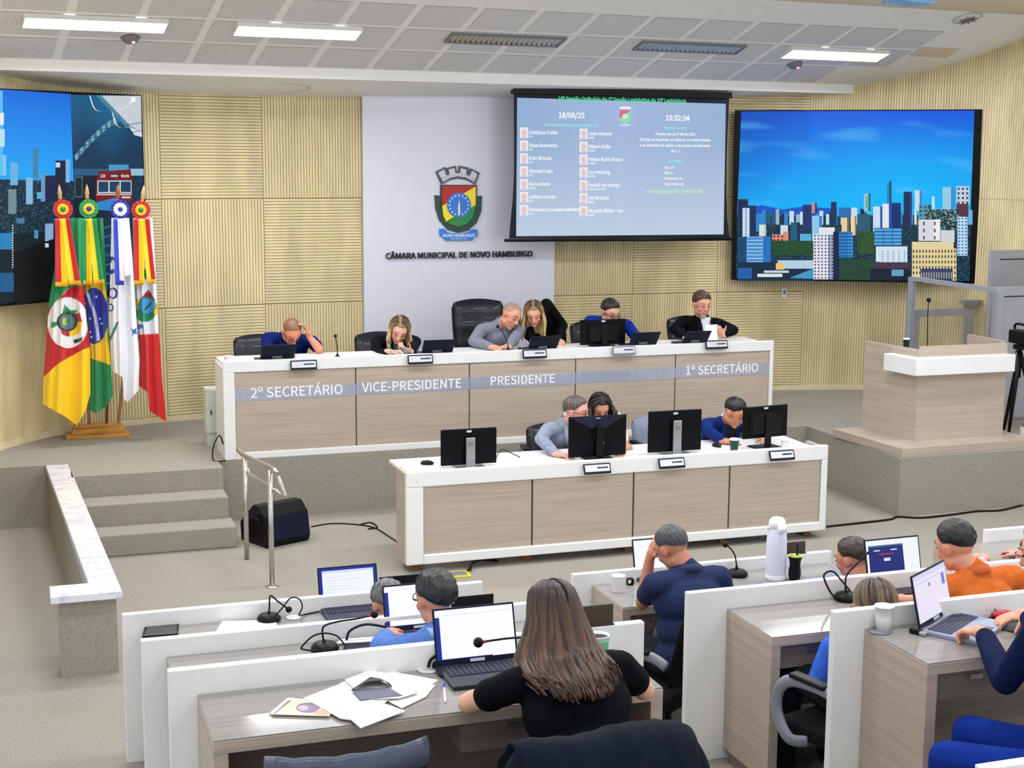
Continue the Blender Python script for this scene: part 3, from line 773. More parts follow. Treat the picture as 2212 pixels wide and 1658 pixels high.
RN = [('Joao Heusnt', '(MDB)'), ('Nilson Avila', '(PSDB)'), ('Felipe Kuhn Braun', '(PSDB)'), ('Ico Heming', '(PODE)'), ('Daltair de Araujo', '(REPUBLICANOS)'), ('Ivo Brusius', '(MDB)'), ('Ricardo Ritter - Ica', '(MDB)')]
for k in range(7):
    y = 435 + k * 114
    for (nm, pa), x, dy in ((LN[k], 295, 0), (RN[k], 822, 10)):
        P.rect(*S2(x - 37, y - 45 + dy), *S2(x + 35, y + 50 + dy), rgb(240, 236, 242))
        P.poly([S2(x + 24 * math.cos(w * .7), y + 30 * math.sin(w * .7) - 2 + dy) for w in range(9)], rgb(232, 204, 204)); P.poly([S2(x - 26, y + 48 + dy), S2(x - 16, y + 26 + dy), S2(x + 16, y + 26 + dy), S2(x + 26, y + 48 + dy)], rgb(216, 206, 222))
        P.text(nm, *S2(x + 42, y + 12 + dy), 7, wt, 'LEFT', .012); P.text(pa, *S2(x + 42, y + 42 + dy), 3.6, wt, 'LEFT', .012)
for s, y, c in (('Matéria Votada:', 405, cy), ('Projeto de Lei nº 66 de 2025', 460, wt), ('(Obriga os hospitais, as clínicas, as maternidades', 510, wt), ('e as unidades de saúde e de pronto atendimento', 560, wt), ('do (...)', 608, wt), ('Resultado', 698, cy)):
    P.text(s, *S2(1635, y), 5.5, c, bold=.012)
for s, y in (('Sim: 14', 755), ('Não: 0', 802), ('Presentes: 14', 850), ('Total votos: 14', 900)): P.text(s, *S2(1535, y), 5.0, wt, 'LEFT', .012)
P.text('APROVADO(A) EM 1ª VOTAÇÃO', *S2(1630, 972), 7, gn, bold=.012)
# small arms on the picture
cx, cyy = S2(1190, 300)
P.poly([(cx - 12, cyy - 15), (cx + 12, cyy - 15), (cx + 12, cyy + 5), (cx, cyy + 15), (cx - 12, cyy + 5)], rgb(150, 226, 170)); P.poly([(cx - 12, cyy - 15), (cx + 12, cyy - 15), (cx - 12, cyy + 3)], rgb(226, 110, 130)); P.poly(disc(cx, cyy - 2, 6), rgb(206, 232, 246))
P.rect(cx - 12, cyy - 23, cx + 12, cyy - 18, rgb(240, 244, 246)); P.rect(cx - 11, cyy + 15, cx + 11, cyy + 19, rgb(190, 226, 246))
P.mb.build('picture', MT['proj'], t)

# small wall plates
def plate(px, py, yy, label, w=.075, h=.12):
    p = PY(px, py, yy); t = thing('wall_plate', label, 'wall plate', p)
    mb = MB(); mb.box((0, 0, 0), (w, .012, h)); mb.build('cover', MT['offwhite'], t, bevel=.004)
    mb = MB(); mb.box((0, -.008, 0), (w * .4, .008, h * .35)); mb.build('switch', MT['greyplastic'], t)
    return t
plate(1694, 631, 14.86, 'small white socket plate on the wood wall below the right city screen')
p = plate(2124, 475, 13.80, 'white switch plate on the wall at the right edge of the city screen', .06, .17); p.rotation_euler = (0, 0, R(-45))
# ================================================================== furniture makers
def chair(loc, rz, label, bw=.47, bh=1.08, style='leather', arms=True, seatz=.46, group=None, ribs=0, arm_mat='armgrey', lean=.12, cushion=None):
    t = thing('office_chair', label, 'chair', loc, rz, group)          # sitter looks along local +y
    cm = MT['leather'] if style == 'leather' else MT['fabricblack']
    if cushion: cm = cushion
    sm = MB(); sm.box((0, .02, seatz - .03), (.48, .46, .08)); sm.build('seat', cm, t, bevel=.03, seg=3)
    mb = MB()                                                          # padded, slightly dished back
    z0 = seatz + .05; nx, nz = 10, 12; vs = []; fs = []
    for side in (0, 1):
        for j in range(nz + 1):
            tz = j / nz; z = lerp(z0, bh, tz); w = bw / 2 * (.88 + .12 * math.sin(PI * .5 * min(1, tz * 1.5))) * (1 - .10 * max(0, (tz - .88) / .12) ** 2)
            for i in range(nx + 1):
                u = i / nx * 2 - 1
                y = -.20 - lean * tz * 1.1 + .045 * (u * u) * (1 if side == 0 else .6)
                edge = (1 - abs(u) ** 6) * (1 - abs(tz * 2 - 1) ** 8)
                y += (.045 if side == 0 else -.045) * edge
                if ribs and side == 0: y -= .012 * edge * max(0, math.cos(tz * ribs * 2 * PI)) ** 8
                vs.append((u * w, y, z + (.03 * (1 - u * u) if tz > .97 else 0)))
    n = (nx + 1) * (nz + 1)
    for s in (0, 1):
        for j in range(nz):
            for i in range(nx):
                a = s * n + j * (nx + 1) + i; q = (a, a + 1, a + nx + 2, a + nx + 1)
                fs.append(q if s == 0 else tuple(reversed(q)))
    per = [j * (nx + 1) for j in range(nz + 1)]; per2 = [j * (nx + 1) + nx for j in range(nz + 1)]
    for P_ in (per, per2):
        for a, b in zip(P_, P_[1:]): fs.append((a, b, b + n, a + n))
    for row in (0, nz):
        for i in range(nx):
            a = row * (nx + 1) + i; fs.append((a, a + 1, a + 1 + n, a + n))
    mb.add(vs, fs, True); mb.build('backrest', cm, t)
    mb = MB(); mb.tube(arc([(0, .0, seatz - .08), (0, -.22, seatz - .07), (0, -.29, seatz + .08), (0, -.27 - lean * .3, seatz + .3)], 5), .022, 8); mb.build('back_support', MT['black'], t)
    if arms:
        for s in (-1, 1):
            mb = MB(); x = s * .29
            mb.tube(arc([(x, -.20, seatz + .20), (x, -.10, seatz + .235), (x, .10, seatz + .225), (x, .19, seatz + .16), (x, .20, seatz + .05), (x, .12, seatz - .05), (x * .8, .06, seatz - .06)], 6), .022, 8, flat=1.35)
            ao = mb.build('armrest', MT[arm_mat], t)
            mb = MB(); mb.box((x, .0, seatz + .255), (.06, .22, .025)); mb.build('arm_pad', MT['black'], ao, bevel=.01)
    mb = MB(); mb.tube([(0, 0, .1), (0, 0, seatz - .07)], .028, 10); mb.build('gas_column', MT['blackmetal'], t)
    for k in range(5):
        a = k * 2 * PI / 5 + .3
        mb = MB(); d = V((math.cos(a), math.sin(a), 0)); mb.tube([V((0, 0, .11)), d * .15 + V((0, 0, .105)), d * .29 + V((0, 0, .08))], [.028, .024, .018], 8, flat=.7)
        lo = mb.build('leg', MT['blackmetal'], t)
        mb = MB(); mb.lathe([(.012, -.012), (.026, -.012), (.026, .012), (.012, .012)], 14); cm_ = mb.build('caster', MT['black'], lo)
        cm_.location = d * .29 + V((0, 0, .0265)); cm_.rotation_euler = (PI / 2, 0, a + PI / 2)
    return t

def laptop(loc, rz, label, w=.33, d=.225, lid=20, deck='deckblue', pic=None, logo=True, group=None, h=.205):
    t = thing('laptop', label, 'laptop', loc, rz, group)
    mb = MB(); mb.box((0, -d / 2, .009), (w, d, .018)); mb.build('base', MT[deck], t, bevel=.004)
    mb = MB()
    for r in range(5):
        for k in range(14):
            x = -w / 2 + .02 + (w - .04) * (k + .5) / 14; y = -.025 - r * .021
            mb.box((x, y, .0195), ((w - .04) / 14 - .004, .0165, .003))
    mb.build('keyboard', MT['keys'], t)
    mb = MB(); mb.box((0, -d + .045, .0183), (.1, .06, .0012)); mb.build('touchpad', MT['keys'], t)
    a = R(lid)
    M_ = Matrix.Translation((0, .006, .018)) @ Matrix.Rotation(-a, 4, 'X')
    mb = MB(); mb.T = M_; mb.box((0, .004, h / 2), (w, .008, h)); lo = mb.build('lid', MT['navyplastic'], t, bevel=.003)
    if logo:
        mb = MB(); mb.T = M_; put_text(mb, 'VAIO', (0, .0086, h * .15), (-1, 0, 0), (0, 0, 1), .042, .0003, bold=.0005); mb.build('logo', MT['plate'], lo)
    if pic:
        mb = MB(); mb.T = M_
        k = [0]
        def rect(x0, z0, x1, z1, c):
            k[0] += 1; y = -.0008 - k[0] * .00012
            X = lambda u: -w / 2 + .008 + (w - .016) * u; Z = lambda v: .020 + (h - .028) * v
            mb.add([(X(x0), y, Z(z0)), (X(x1), y, Z(z0)), (X(x1), y, Z(z1)), (X(x0), y, Z(z1))], [(0, 1, 2, 3)], False, c)
        pic(rect); mb.build('display', MT['lcd'], t)
        mb = MB(); mb.T = M_; mb.box((0, -.0012, .011), (.06, .001, .012)); mb.build('sticker', MT['plate'], t)
    return t

def monitor(loc, rz, label, w=.49, h=.29, zb=.12, style='plain', group=None, stand='silver'):
    t = thing('monitor', label, 'monitor', loc, rz, group)            # screen looks along local -y, its back along +y
    mb = MB(); mb.box((0, 0, zb + h / 2), (w, .022, h)); mb.box
    mb.build('housing', MT['screenblack'], t, bevel=.006)
    mb = MB(); mb.box((0, -.0117, zb + h / 2 + .004), (w - .02, .001, h - .03)); mb.build('display', MT['black'], t)
    if style == 'bulge':
        mb = MB(); q = [(-w * .34, zb + h * .1), (w * .34, zb + h * .1), (w * .36, zb + h * .8), (-w * .36, zb + h * .8)]
        vs = [V((x, .011, z)) for x, z in q] + [V((x * .9, .045, zb + h / 2 + (z - zb - h / 2) * .86)) for x, z in q]
        mb.add(vs, [(7, 6, 5, 4)] + [(i, (i + 1) % 4, (i + 1) % 4 + 4, i + 4) for i in range(4)]); mb.build('back_shell', MT['black'], t)
    if style == 'vee':
        mb = MB(); vs = [V((-w / 2, .0113, zb + h)), V((w / 2, .0113, zb + h)), V((w * .12, .024, zb + h * .70)), V((-w * .12, .024, zb + h * .70))]
        mb.add(vs, [(0, 1, 2, 3)]); mb.build('back_shell', MT['navyplastic'], t)
        mb = MB()
        for k in range(4): mb.box((-.05, .013, zb + h * (.62 - k * .1)), (.012, .004, .012))
        mb.build('ports', MT['greyplastic'], t)
    y = .05
    mb = MB(); mb.box((0, y, (zb + h * .78) / 2), (.075 if stand == 'silver' else .06, .022, zb + h * .78)); s = mb.build('stand_column', MT['silver' if stand == 'silver' else 'black'], t, bevel=.006)
    mb = MB(); mb.box((0, .02, .006), (.24, .2, .012)); mb.build('stand_base', MT['silver' if stand == 'silver' else 'black'], t, bevel=.005)
    if stand == 'silver':
        mb = MB(); mb.lathe([(.0, 0), (.018, .0), (.02, .003), (.014, .004)], 18); q = mb.build('badge', MT['greyplastic'], s); q.location = (0, y + .011, zb + h * .62); q.rotation_euler = (-PI / 2, 0, 0)
    else:
        mb = MB(); mb.box((.0, .014, zb + h * .5), (.1, .03, .1)); mb.build('mount', MT['black'], t)
    mb = MB(); mb.box((0, .0125, zb + h * .93), (.04, .003, .016)); mb.build('sticker', MT['plate'], t)
    return t

def mic(loc, label, path, base='puck', group=None, ring=True, head=.018, rz=0):
    t = thing('microphone', label, 'microphone', loc, rz, group)
    mb = MB()
    if base == 'puck': mb.lathe([(.05, 0), (.064, .006), (.064, .018), (.05, .034), (.02, .042), (.0, .043)], 26)
    else: mb.lathe([(.03, 0), (.034, .004), (.02, .02), (.0, .022)], 18)
    mb.build('base', MT['black'], t)
    P_ = [V(p) for p in path]; S = arc(P_, 7)
    mb = MB(); mb.tube([S[0], S[0].lerp(S[min(4, len(S) - 1)], 1)], [.014, .007], 10); mb.build('stem', MT['black'], t)
    mb = MB(); mb.tube(S, .0045, 8); mb.build('gooseneck', MT['black'], t)
    d = (S[-1] - S[-2]).normalized()
    mb = MB(); mb.ell(S[-1] + d * head * .7, (head, head, head)); mb.build('foam_windscreen', MT['black'], t)
    if ring:
        mb = MB(); mb.tube([S[-1] - d * .018, S[-1] - d * .004], .0065, 10); mb.build('light_ring', MT['red'], t)
    return t

def cup(loc, label, r=.034, h=.08, m='cup', group=None, name='cup', cat='cup', taper=.74, lid=None):
    t = thing(name, label, cat, loc, 0, group)
    mb = MB(); mb.lathe([(r * taper, 0), (r * (taper + 1) / 2, h * .5), (r, h), (r * 1.05, h), (r * 1.05, h - .004), (r * .95, h - .006), (r * taper * .9, .006), (0, .005)], 24); mb.build('body', MT[m], t)
    if lid:
        mb = MB(); mb.lathe([(r * 1.06, h), (r * 1.06, h + .008), (r * .9, h + .014), (0, h + .014)], 24); mb.build('lid', MT[lid], t)
    return t

def nameplate(px, py, yy, w, h, label, group, frame='black', face=True, tilt=-.25, rz=0):
    p = PY(px, py, yy); t = thing('nameplate', label, 'nameplate', p, rz, group)
    t.rotation_euler = (tilt, 0, rz)
    mb = MB(); mb.box((0, 0, 0), (w, .012, h)); mb.build('holder', MT[frame], t, bevel=.002)
    mb = MB(); mb.box((0, -.0065, .004), (w - .02, .002, h - .03)); f = mb.build('card', MT['plate'], t)
    mb = MB(); n = 9; random.seed(int(px))
    X0 = w * .0; pts = [(X0, 0)]
    for k in range(n):
        hh = .011 + .004 * random.random(); pts += [(X0 + k * w * .045, hh), (X0 + k * w * .045 + w * .034, hh), (X0 + k * w * .045 + w * .034, .004)]
    pts += [(X0 + n * w * .045, 0)]
    mb.prism(pts, -.0012, f=lambda p: p + V((0, -.0072, 0))); mb.build('printed_name', MT['letterblack'], f)
    return t

# ================================================================== long bench on the stage
XB = [1.76, 2.847, 3.919, 4.973, 6.012, 7.034]
BZ = 1.42
bl0 = (4.36, 12.76, PL)
t = thing('council_bench', 'long white and taupe council bench with name bands, standing on the stage', 'bench', bl0)
mb = at(MB(), bl0)
mb.b2((1.66, 12.76, 1.318), (7.075, 12.80, BZ)); mb.b2((1.66, 12.76, PL), (1.762, 12.80, 1.318)); mb.b2((7.034, 12.76, PL), (7.075, 12.80, 1.318)); mb.b2((1.762, 12.755, PL), (7.034, 12.80, .60))
mb.build('white_frame', MT['white'], t, bevel=.006)
mb = at(MB(), bl0); mb.b2((1.70, 12.80, .56), (7.035, 12.812, 1.35)); mb.build('backing_board', MT['laminate_dark'], t)
mb = at(MB(), bl0); mb.b2((1.68, 12.80, 1.355), (7.06, 13.36, 1.385)); mb.build('desktop', MT['white'], t, bevel=.004)
for x in (1.665, 7.035):
    mb = at(MB(), bl0); mb.b2((x, 12.80, PL), (x + .035, 13.34, 1.355)); mb.build('side_panel', MT['white'], t)
names = ['2º SECRETÁRIO', 'VICE-PRESIDENTE', 'PRESIDENTE', '', '1º SECRETÁRIO']
tx = [(541, 857, 740, 'L'), (782, 840, 996, 'L'), (1058, 826, 1198, 'L'), None, (1480, 805, 1637, 'L')]
for i in range(5):
    x0, x1 = XB[i] + .006, XB[i + 1] - .006
    mb = at(MB(), bl0); mb.b2((x0, 12.775, .60), (x1, 12.797, 1.318)); pnl = mb.build('front_panel', MT['laminate'], t)
    mb = at(MB(), bl0); mb.b2((XB[i] + .002, 12.772, 1.06 + .006 * i), (XB[i + 1] - .002, 12.775, 1.168 + .008 * i)); bnd = mb.build('name_band', MT['band'], t)
    if names[i]:
        a = PY(tx[i][0], tx[i][1] + 4, 12.77); b = PY(tx[i][2], tx[i][1], 12.77)
        wn = max(v.x for v in text(names[i], 1, 0, 'LEFT')[0])
        mb = at(MB(), bl0); put_text(mb, names[i], (a.x, 12.7715, 1.085 + .007 * i), (1, 0, 0), (0, 0, 1), (b.x - a.x) / wn, .0008, 'LEFT', bold=.001, norm=False); mb.build('lettering', MT['letterwhite'], bnd)
NG = 'nameplates along the council bench'
for px, py, lb in ((656, 788, 'framed nameplate at the left end of the bench, below the blue polo man'), (908, 776, 'framed nameplate on the bench below the blonde woman writing'), (1155, 764, 'tilted nameplate on the bench below the leaning blonde woman'), (1348, 757, 'white nameplate on the bench below the black monitor'), (1548, 744, 'framed nameplate at the right end of the bench, below the dark suit man')):
    nameplate(px, py, 12.728, .235, .085, lb, NG, frame='greyplastic' if px == 1348 else 'black')

# ================================================================== clerks' desk in front of the stage
YD = 10.61; XD = [2.885, 3.783, 4.655, 5.52, 6.378]; dl0 = (4.6, YD, 0)
t = thing('clerks_desk', 'white and taupe clerks desk on the floor in front of the stage', 'desk', dl0)
mb = at(MB(), dl0)
mb.b2((2.75, YD, .685), (6.435, YD + .05, .808)); mb.b2((2.75, YD, .07), (2.888, YD + .05, .685)); mb.b2((6.378, YD, .07), (6.435, YD + .05, .685)); mb.b2((2.888, YD - .004, .07), (6.378, YD + .05, .145))
mb.build('white_frame', MT['white'], t, bevel=.008)
for i in range(4):
    mb = at(MB(), dl0); mb.b2((XD[i] + .008, YD + .018, .145), (XD[i + 1] - .008, YD + .04, .685)); mb.build('front_panel', MT['laminate'], t)
mb = at(MB(), dl0); mb.b2((2.75, YD + .05, .07), (2.79, YD + .31, .79)); mb.build('side_panel', MT['laminate'], t)
mb = at(MB(), dl0); mb.b2((6.39, YD + .05, .07), (6.43, YD + .31, .79)); mb.build('side_panel', MT['laminate'], t)
mb = at(MB(), dl0); mb.b2((2.80, YD + .05, .09), (6.38, YD + .062, .735)); mb.build('backing_board', MT['laminate_dark'], t)
mb = at(MB(), dl0); mb.b2((2.79, YD + .05, .74), (6.39, YD + .70, .768)); mb.build('desktop', MT['white'], t, bevel=.004)
for x in (2.84, 3.75, 4.63, 5.5, 6.3):
    mb = at(MB(), dl0); mb.b2((x, YD + .12, 0), (x + .06, YD + .30, .07)); mb.build('foot', MT['brownleg'], t)
for x in (3.7, 5.45):
    mb = at(MB(), dl0); mb.b2((x, YD + .45, .0), (x + .04, YD + .68, .74)); mb.build('leg', MT['laminate'], t)
for px, py, lb in ((1290, 1012, 'tilted nameplate on the clerks desk below the monitor with the V shaped back'), (1451, 1000, 'nameplate on the clerks desk below the monitor with the silver stand column'), (1689, 983, 'nameplate at the right end of the clerks desk by the white cup')):
    nameplate(px, py, YD - .031, .23, .085, lb, 'nameplates on the clerks desk', tilt=-.42)

# monitors and small things on the clerks' desk (surface z = .768)
DZ = .769
def on(px, py, z): return PZ(px, py, z)
MG = 'black monitors on the clerks desk'
def mon_at(px0, px1, py0, py1, yy, zs, label, **k):
    a, b = PY(px0, (py0 + py1) / 2, yy), PY(px1, (py0 + py1) / 2, yy)
    zt = PY((px0 + px1) / 2, py0, yy).z; zb = PY((px0 + px1) / 2, py1, yy).z
    return monitor(((a.x + b.x) / 2, yy, zs), PI, label, w=b.x - a.x, h=zt - zb, zb=max(zb - zs, .02), **k)
mon_at(952, 1072, 932, 1009, YD + .24, DZ, 'black monitor with silver stand alone at the left end of the clerks desk', group=MG)
mon_at(1228, 1352, 898, 985, YD + .24, DZ, 'black monitor with V shaped back hiding the man and woman talking', style='vee', group=MG, stand='black')
mon_at(1400, 1514, 889, 977, YD + .24, DZ, 'black monitor with silver stand in front of the empty grey chair', group=MG)
m4 = mon_at(1601, 1703, 876, 944, YD + .26, DZ, 'turned black monitor in front of the young man in the blue blazer', style='bulge', group=MG, stand='black')
m4.rotation_euler = (0, 0, PI + .12)
def mouse(loc, rz, label, m='black'):
    t = thing('mouse', label, 'mouse', loc, rz)
    mb = MB(); mb.ell((0, 0, .012), (.03, .055, .022)); mb.build('shell', MT[m], t)
    mb = MB(); mb.tube([(0, .03, .031), (0, .042, .027)], .004, 8); mb.build('scroll_wheel', MT['greyplastic'], t)
    return t
mouse(PZ(1548, 965, DZ), .2, 'black mouse on the clerks desk beside the blue blazer man')
mouse(PZ(930, 1008, DZ) + V((0, .1, 0)), 1.2, 'small black mouse at the left end of the clerks desk')
cup(PY(1586, 962, YD + .14) * 1, 'dark green paper cup with white lid in front of the blue blazer man', .04, .105, 'green', lid='cup').location.z = DZ
cup((PY(1689, 962, YD + .14).x + .02, YD + .12, DZ), 'white plastic cup at the right end of the clerks desk', .035, .085, group='white plastic cups')
def paper(pts, z, label, th=.002, m='paper', name='paper_sheet', cat='paper', group=None):
    P_ = [PZ(x, y, z) for x, y in pts]; c = sum(P_, V((0, 0, 0))) / len(P_)
    mb = at(MB(), c); n = len(P_)
    mb.add(P_ + [p + V((0, 0, th)) for p in P_], [tuple(reversed(range(n))), tuple(range(n, 2 * n))] + [(i, (i + 1) % n, (i + 1) % n + n, i + n) for i in range(n)])
    o = mb.build(name, MT[m]); o.location = c; tag(o, label, cat, group); return o
paper([(1160, 1000), (1230, 993), (1226, 985), (1170, 990)], DZ, 'sheet of paper under the hand of the man in the grey blazer')
paper([(1500, 972), (1560, 968), (1552, 962), (1505, 966)], DZ, 'sheets of paper on the clerks desk by the blue blazer man')
mb = MB(); a = PZ(1070, 992, DZ + .01); mb.tube(arc([(0, 0, 0), (.08, .08, .06), (.16, .05, .03), (.22, .02, 0)], 6), .004, 6)
o = mb.build('monitor_cable', MT['black']); o.location = a; tag(o, 'black cable curling beside the leftmost monitor on the clerks desk', 'cable')

# ================================================================== things on the council bench (surface 1.386)
TZ = 1.386
LG = 'laptops on the council bench'
def lap_at(px, py, yy, rz, label, **k):
    p = PY(px, py, yy); return laptop((p.x, yy, TZ), rz, label, group=LG, lid=40, **k)
lap_at(597, 770, 12.86, PI + .06, 'black laptop seen from behind at the left end of the council bench', w=.31, h=.20)
lap_at(942, 757, 12.86, PI, 'black laptop seen from behind beside the blonde woman writing', w=.30, h=.19)
lap_at(1169, 748, 12.86, PI + .05, 'black laptop seen from behind below the leaning blonde woman', w=.30, h=.19)
lap_at(1386, 737, 12.88, PI, 'black laptop seen from behind, right of the monitor on the council bench', w=.29, h=.19)
lap_at(1498, 733, 12.88, PI, 'dark grey laptop seen from behind in front of the dark suit man', w=.27, h=.18)
a, b = PY(1253, 740, 13.05), PY(1350, 735, 13.05)
monitor(((a.x + b.x) / 2, 13.05, TZ), PI, 'black monitor on the council bench in front of the blue sweater man', w=b.x - a.x, h=.245, zb=.02, style='bulge', stand='black')
def mic_at(px, py, yy, z, label, top, **k):
    p = PY(px, py, yy); q = PY(top[0], top[1], yy)
    d = q - V((p.x, yy, z)); return mic((p.x, yy, z), label, [(0, 0, .02), (d.x * .1, 0, d.z * .35), (d.x * .5, 0, d.z * .75), (d.x, 0, d.z)], base='small', head=.016, **k)
mic_at(729, 763, 12.95, TZ, 'thin gooseneck microphone on the bench between the polo man and the writing woman', (725, 728), group='gooseneck microphones on the council bench')
mic_at(1098, 748, 12.9, TZ, 'gooseneck microphone in front of the man in the grey shirt', (1077, 707), group='gooseneck microphones on the council bench')
cup((PY(492, 770, 12.85).x, 12.85, TZ), 'white plastic cup at the left end of the council bench', .032, .07, group='white plastic cups')
def phone(loc, rz, label, tilt=0):
    t = thing('smartphone', label, 'phone', loc, rz); t.rotation_euler = (tilt, 0, rz)
    mb = MB(); mb.box((0, 0, .004), (.072, .15, .008)); mb.build('case', MT['black'], t, bevel=.003)
    mb = MB(); mb.box((0, 0, .0085), (.066, .142, .0008)); mb.build('display', MT['greyplastic'], t)
    return t

# ================================================================== chairs on the stage and behind the clerks' desk
chair((PY(568, 740, 13.98).x, 13.95, PL), PI, 'black leather chair behind the man in the blue polo shirt', bw=.50, bh=.90, seatz=.46)
chair((PY(832, 740, 14.0).x, 14.0, PL), PI, 'black leather chair behind the blonde woman writing', bw=.50, bh=.88, seatz=.46)
chair((PY(1048, 700, 13.98).x, 13.95, PL), PI, 'tall ribbed black leather presiding chair in front of the white panel', bw=.56, bh=1.19, seatz=.48, ribs=4)
chair((PY(1298, 720, 14.0).x, 14.0, PL), PI, 'grey black chair behind the man in the blue sweater', bw=.48, bh=.92, seatz=.46)
chair((PY(1508, 710, 14.0).x, 14.0, PL), PI, 'black chair behind the man in the dark suit', bw=.48, bh=.94, seatz=.46)
chair((PY(1205, 960, 11.65).x, 11.65, 0), PI - .15, 'black leather chair behind the man in the grey blazer', bw=.46, bh=.84)
chair((PY(1442, 950, 11.6).x, 11.6, 0), PI, 'empty grey chair at the clerks desk behind the silver stand monitor', bw=.46, bh=.86, cushion=mat('grey_chair_cloth', (120, 128, 150), .6))
chair((PY(1590, 950, 11.85).x, 11.85, 0), PI, 'black chair behind the young man in the blue blazer', bw=.44, bh=.74)

# ================================================================== flags
t = thing('flag_stand', 'varnished wooden stand at the foot of the four flags', 'stand', (.66, 14.25, PL))
mb = at(MB(), (.66, 14.25, PL)); mb.b2((.36, 14.12, PL), (.95, 14.38, PL + .035)); mb.b2((.42, 14.16, PL + .035), (.90, 14.34, PL + .085)); mb.build('plinth', MT['wood'], t, bevel=.006)
mb = at(MB(), (.66, 14.25, PL)); mb.b2((.44, 14.22, PL + .085), (.88, 14.28, PL + .12)); mb.build('pole_socket_rail', MT['wood'], t, bevel=.004)

def zf(x, y): return (60 + x / 2.765, 380 + y / 2.7633)
RED, YEL, GRN, WHT, BLU = rgb(196, 18, 34), rgb(250, 208, 8), rgb(14, 146, 84), rgb(238, 240, 248), rgb(28, 42, 168)
GOLD = rgb(240, 176, 20)
def flag(label, left, right, regions, rosette, ribbon, tip, polecol, yy, footx, top):
    tp = PY(*zf(*tip), yy)
    foot = V((footx, 14.25, PL + .12)); base = tp.copy()
    t = thing('flag', label, 'flag', foot, 0, 'flags on wooden poles beside the stage screen')
    ax = (tp - foot)
    mb = at(MB(), foot); mb.tube([foot, foot + ax * .5, foot + ax * .965], .014, 10); pole = mb.build('pole', polecol, t)
    d = ax.normalized(); mb = at(MB(), foot); b = tp - d * .13; mb.tube([b, b + d * .012, b + d * .03, b + d * .05, b + d * .09, tp], [.016, .02, .015, .022, .014, .002], 12); mb.build('finial', polecol, pole)
    # cloth
    ys = sorted({p[1] for p in left} | {p[1] for p in right}); y0, y1 = left[0][1], max(left[-1][1], right[-1][1])
    nx, ny = 110, 210
    mb = at(MB(), foot); vs = []; L_ = [(p[1], p[0]) for p in left]; R_ = [(p[1], p[0]) for p in right]
    for j in range(ny + 1):
        for i in range(nx + 1):
            s = i / nx; yb = lerp(left[-1][1], right[-1][1], s) if len(top) == 0 else pl(top, s)
            y = lerp(y0, yb, j / ny); x = lerp(pl(L_, y), pl(R_, y), s)
            fold = .05 * math.sin(s * 2 * PI * 1.6 + 1.0 + j / ny * .8) * (.35 + .65 * j / ny) + .018 * math.sin(s * 2 * PI * 4.3 + j / ny * 2)
            vs.append(PY(*zf(x, y), yy - .06 + fold))
    n1 = len(vs); vs += [p + V((0, .006, 0)) for p in vs]
    fs = []; cs = []
    for j in range(ny):
        for i in range(nx):
            a = j * (nx + 1) + i; fs.append((a, a + nx + 1, a + nx + 2, a + 1))
            s = (i + .5) / nx; yb = pl(top, s) if top else lerp(left[-1][1], right[-1][1], s)
            y = lerp(y0, yb, (j + .5) / ny); x = lerp(pl(L_, y), pl(R_, y), s); c = WHT
            for rg in regions:
                if rg[0] == 'p' and inpoly(x, y, rg[2]): c = rg[1]
                elif rg[0] == 'e' and ((x - rg[2]) / rg[4]) ** 2 + ((y - rg[3]) / rg[5]) ** 2 < 1: c = rg[1]
            cs.append(c)
    fs2 = [tuple(n1 + k for k in reversed(f)) for f in fs]
    mb.add(vs, fs + fs2, True, cs + cs); mb.build('cloth', MT['vsat'], t)
    # rosette, ruffled in rings
    ro = PY(*zf(*rosette[0]), yy - .13); mb = at(MB(), foot)
    for (r0, r1, col, dy) in rosette[1]:
        n = 48; vs = []
        for k in range(n):
            w = 2 * PI * k / n; wob = .008 * math.sin(w * 12)
            for rr, e in ((r0, 0), ((r0 + r1) / 2, wob), (r1, -wob)): vs.append(ro + V((rr * math.cos(w), -dy + e, rr * math.sin(w))))
        mb.add(vs, sum([[(k * 3, k * 3 + 1, ((k + 1) % n) * 3 + 1, ((k + 1) % n) * 3), (k * 3 + 1, k * 3 + 2, ((k + 1) % n) * 3 + 2, ((k + 1) % n) * 3 + 1)] for k in range(n)], []), True, col)
    mb.ell(ro + V((0, -.012, 0)), (.016, .01, .016), col=rosette[2]); mb.build('rosette', MT['vsat'], t)
    for (P4, col, edge, dd) in ribbon:          # two tails, each a strip with a coloured border and a fringe
        tl, tr, br, bl = P4; mb = at(MB(), foot); nx2, ny2 = 12, 30; vs = []; cs = []
        for j in range(ny2 + 1):
            for i in range(nx2 + 1):
                u, v = i / nx2, j / ny2
                x = lerp(lerp(tl[0], tr[0], u), lerp(bl[0], br[0], u), v); y = lerp(lerp(tl[1], tr[1], u), lerp(bl[1], br[1], u), v)
                vs.append(PY(*zf(x, y), yy - .145 - dd + .012 * math.sin(u * PI * 1.5) + .01 * math.sin(v * 5)))
        for j in range(ny2):
            for i in range(nx2):
                u = (i + .5) / nx2; c = edge if (u < .52) == (dd == 0) else col
                if (j + .5) / ny2 > .93: c = GOLD if col != WHT else edge
                cs.append(c)
        mb.add(vs, [(j * (nx2 + 1) + i, (j + 1) * (nx2 + 1) + i, (j + 1) * (nx2 + 1) + i + 1, j * (nx2 + 1) + i + 1) for j in range(ny2) for i in range(nx2)], True, cs)
        o = mb.build('ribbon_tail', MT['vsat'], t); so = o.modifiers.new('thick', 'SOLIDIFY'); so.thickness = .004
    return t
RW_ = lambda c0, c1, c2: [(.03, .085, c0, 0), (.012, .05, c1, .008), (.0, .022, c2, .014)]
D_ = rgb(40, 52, 60)
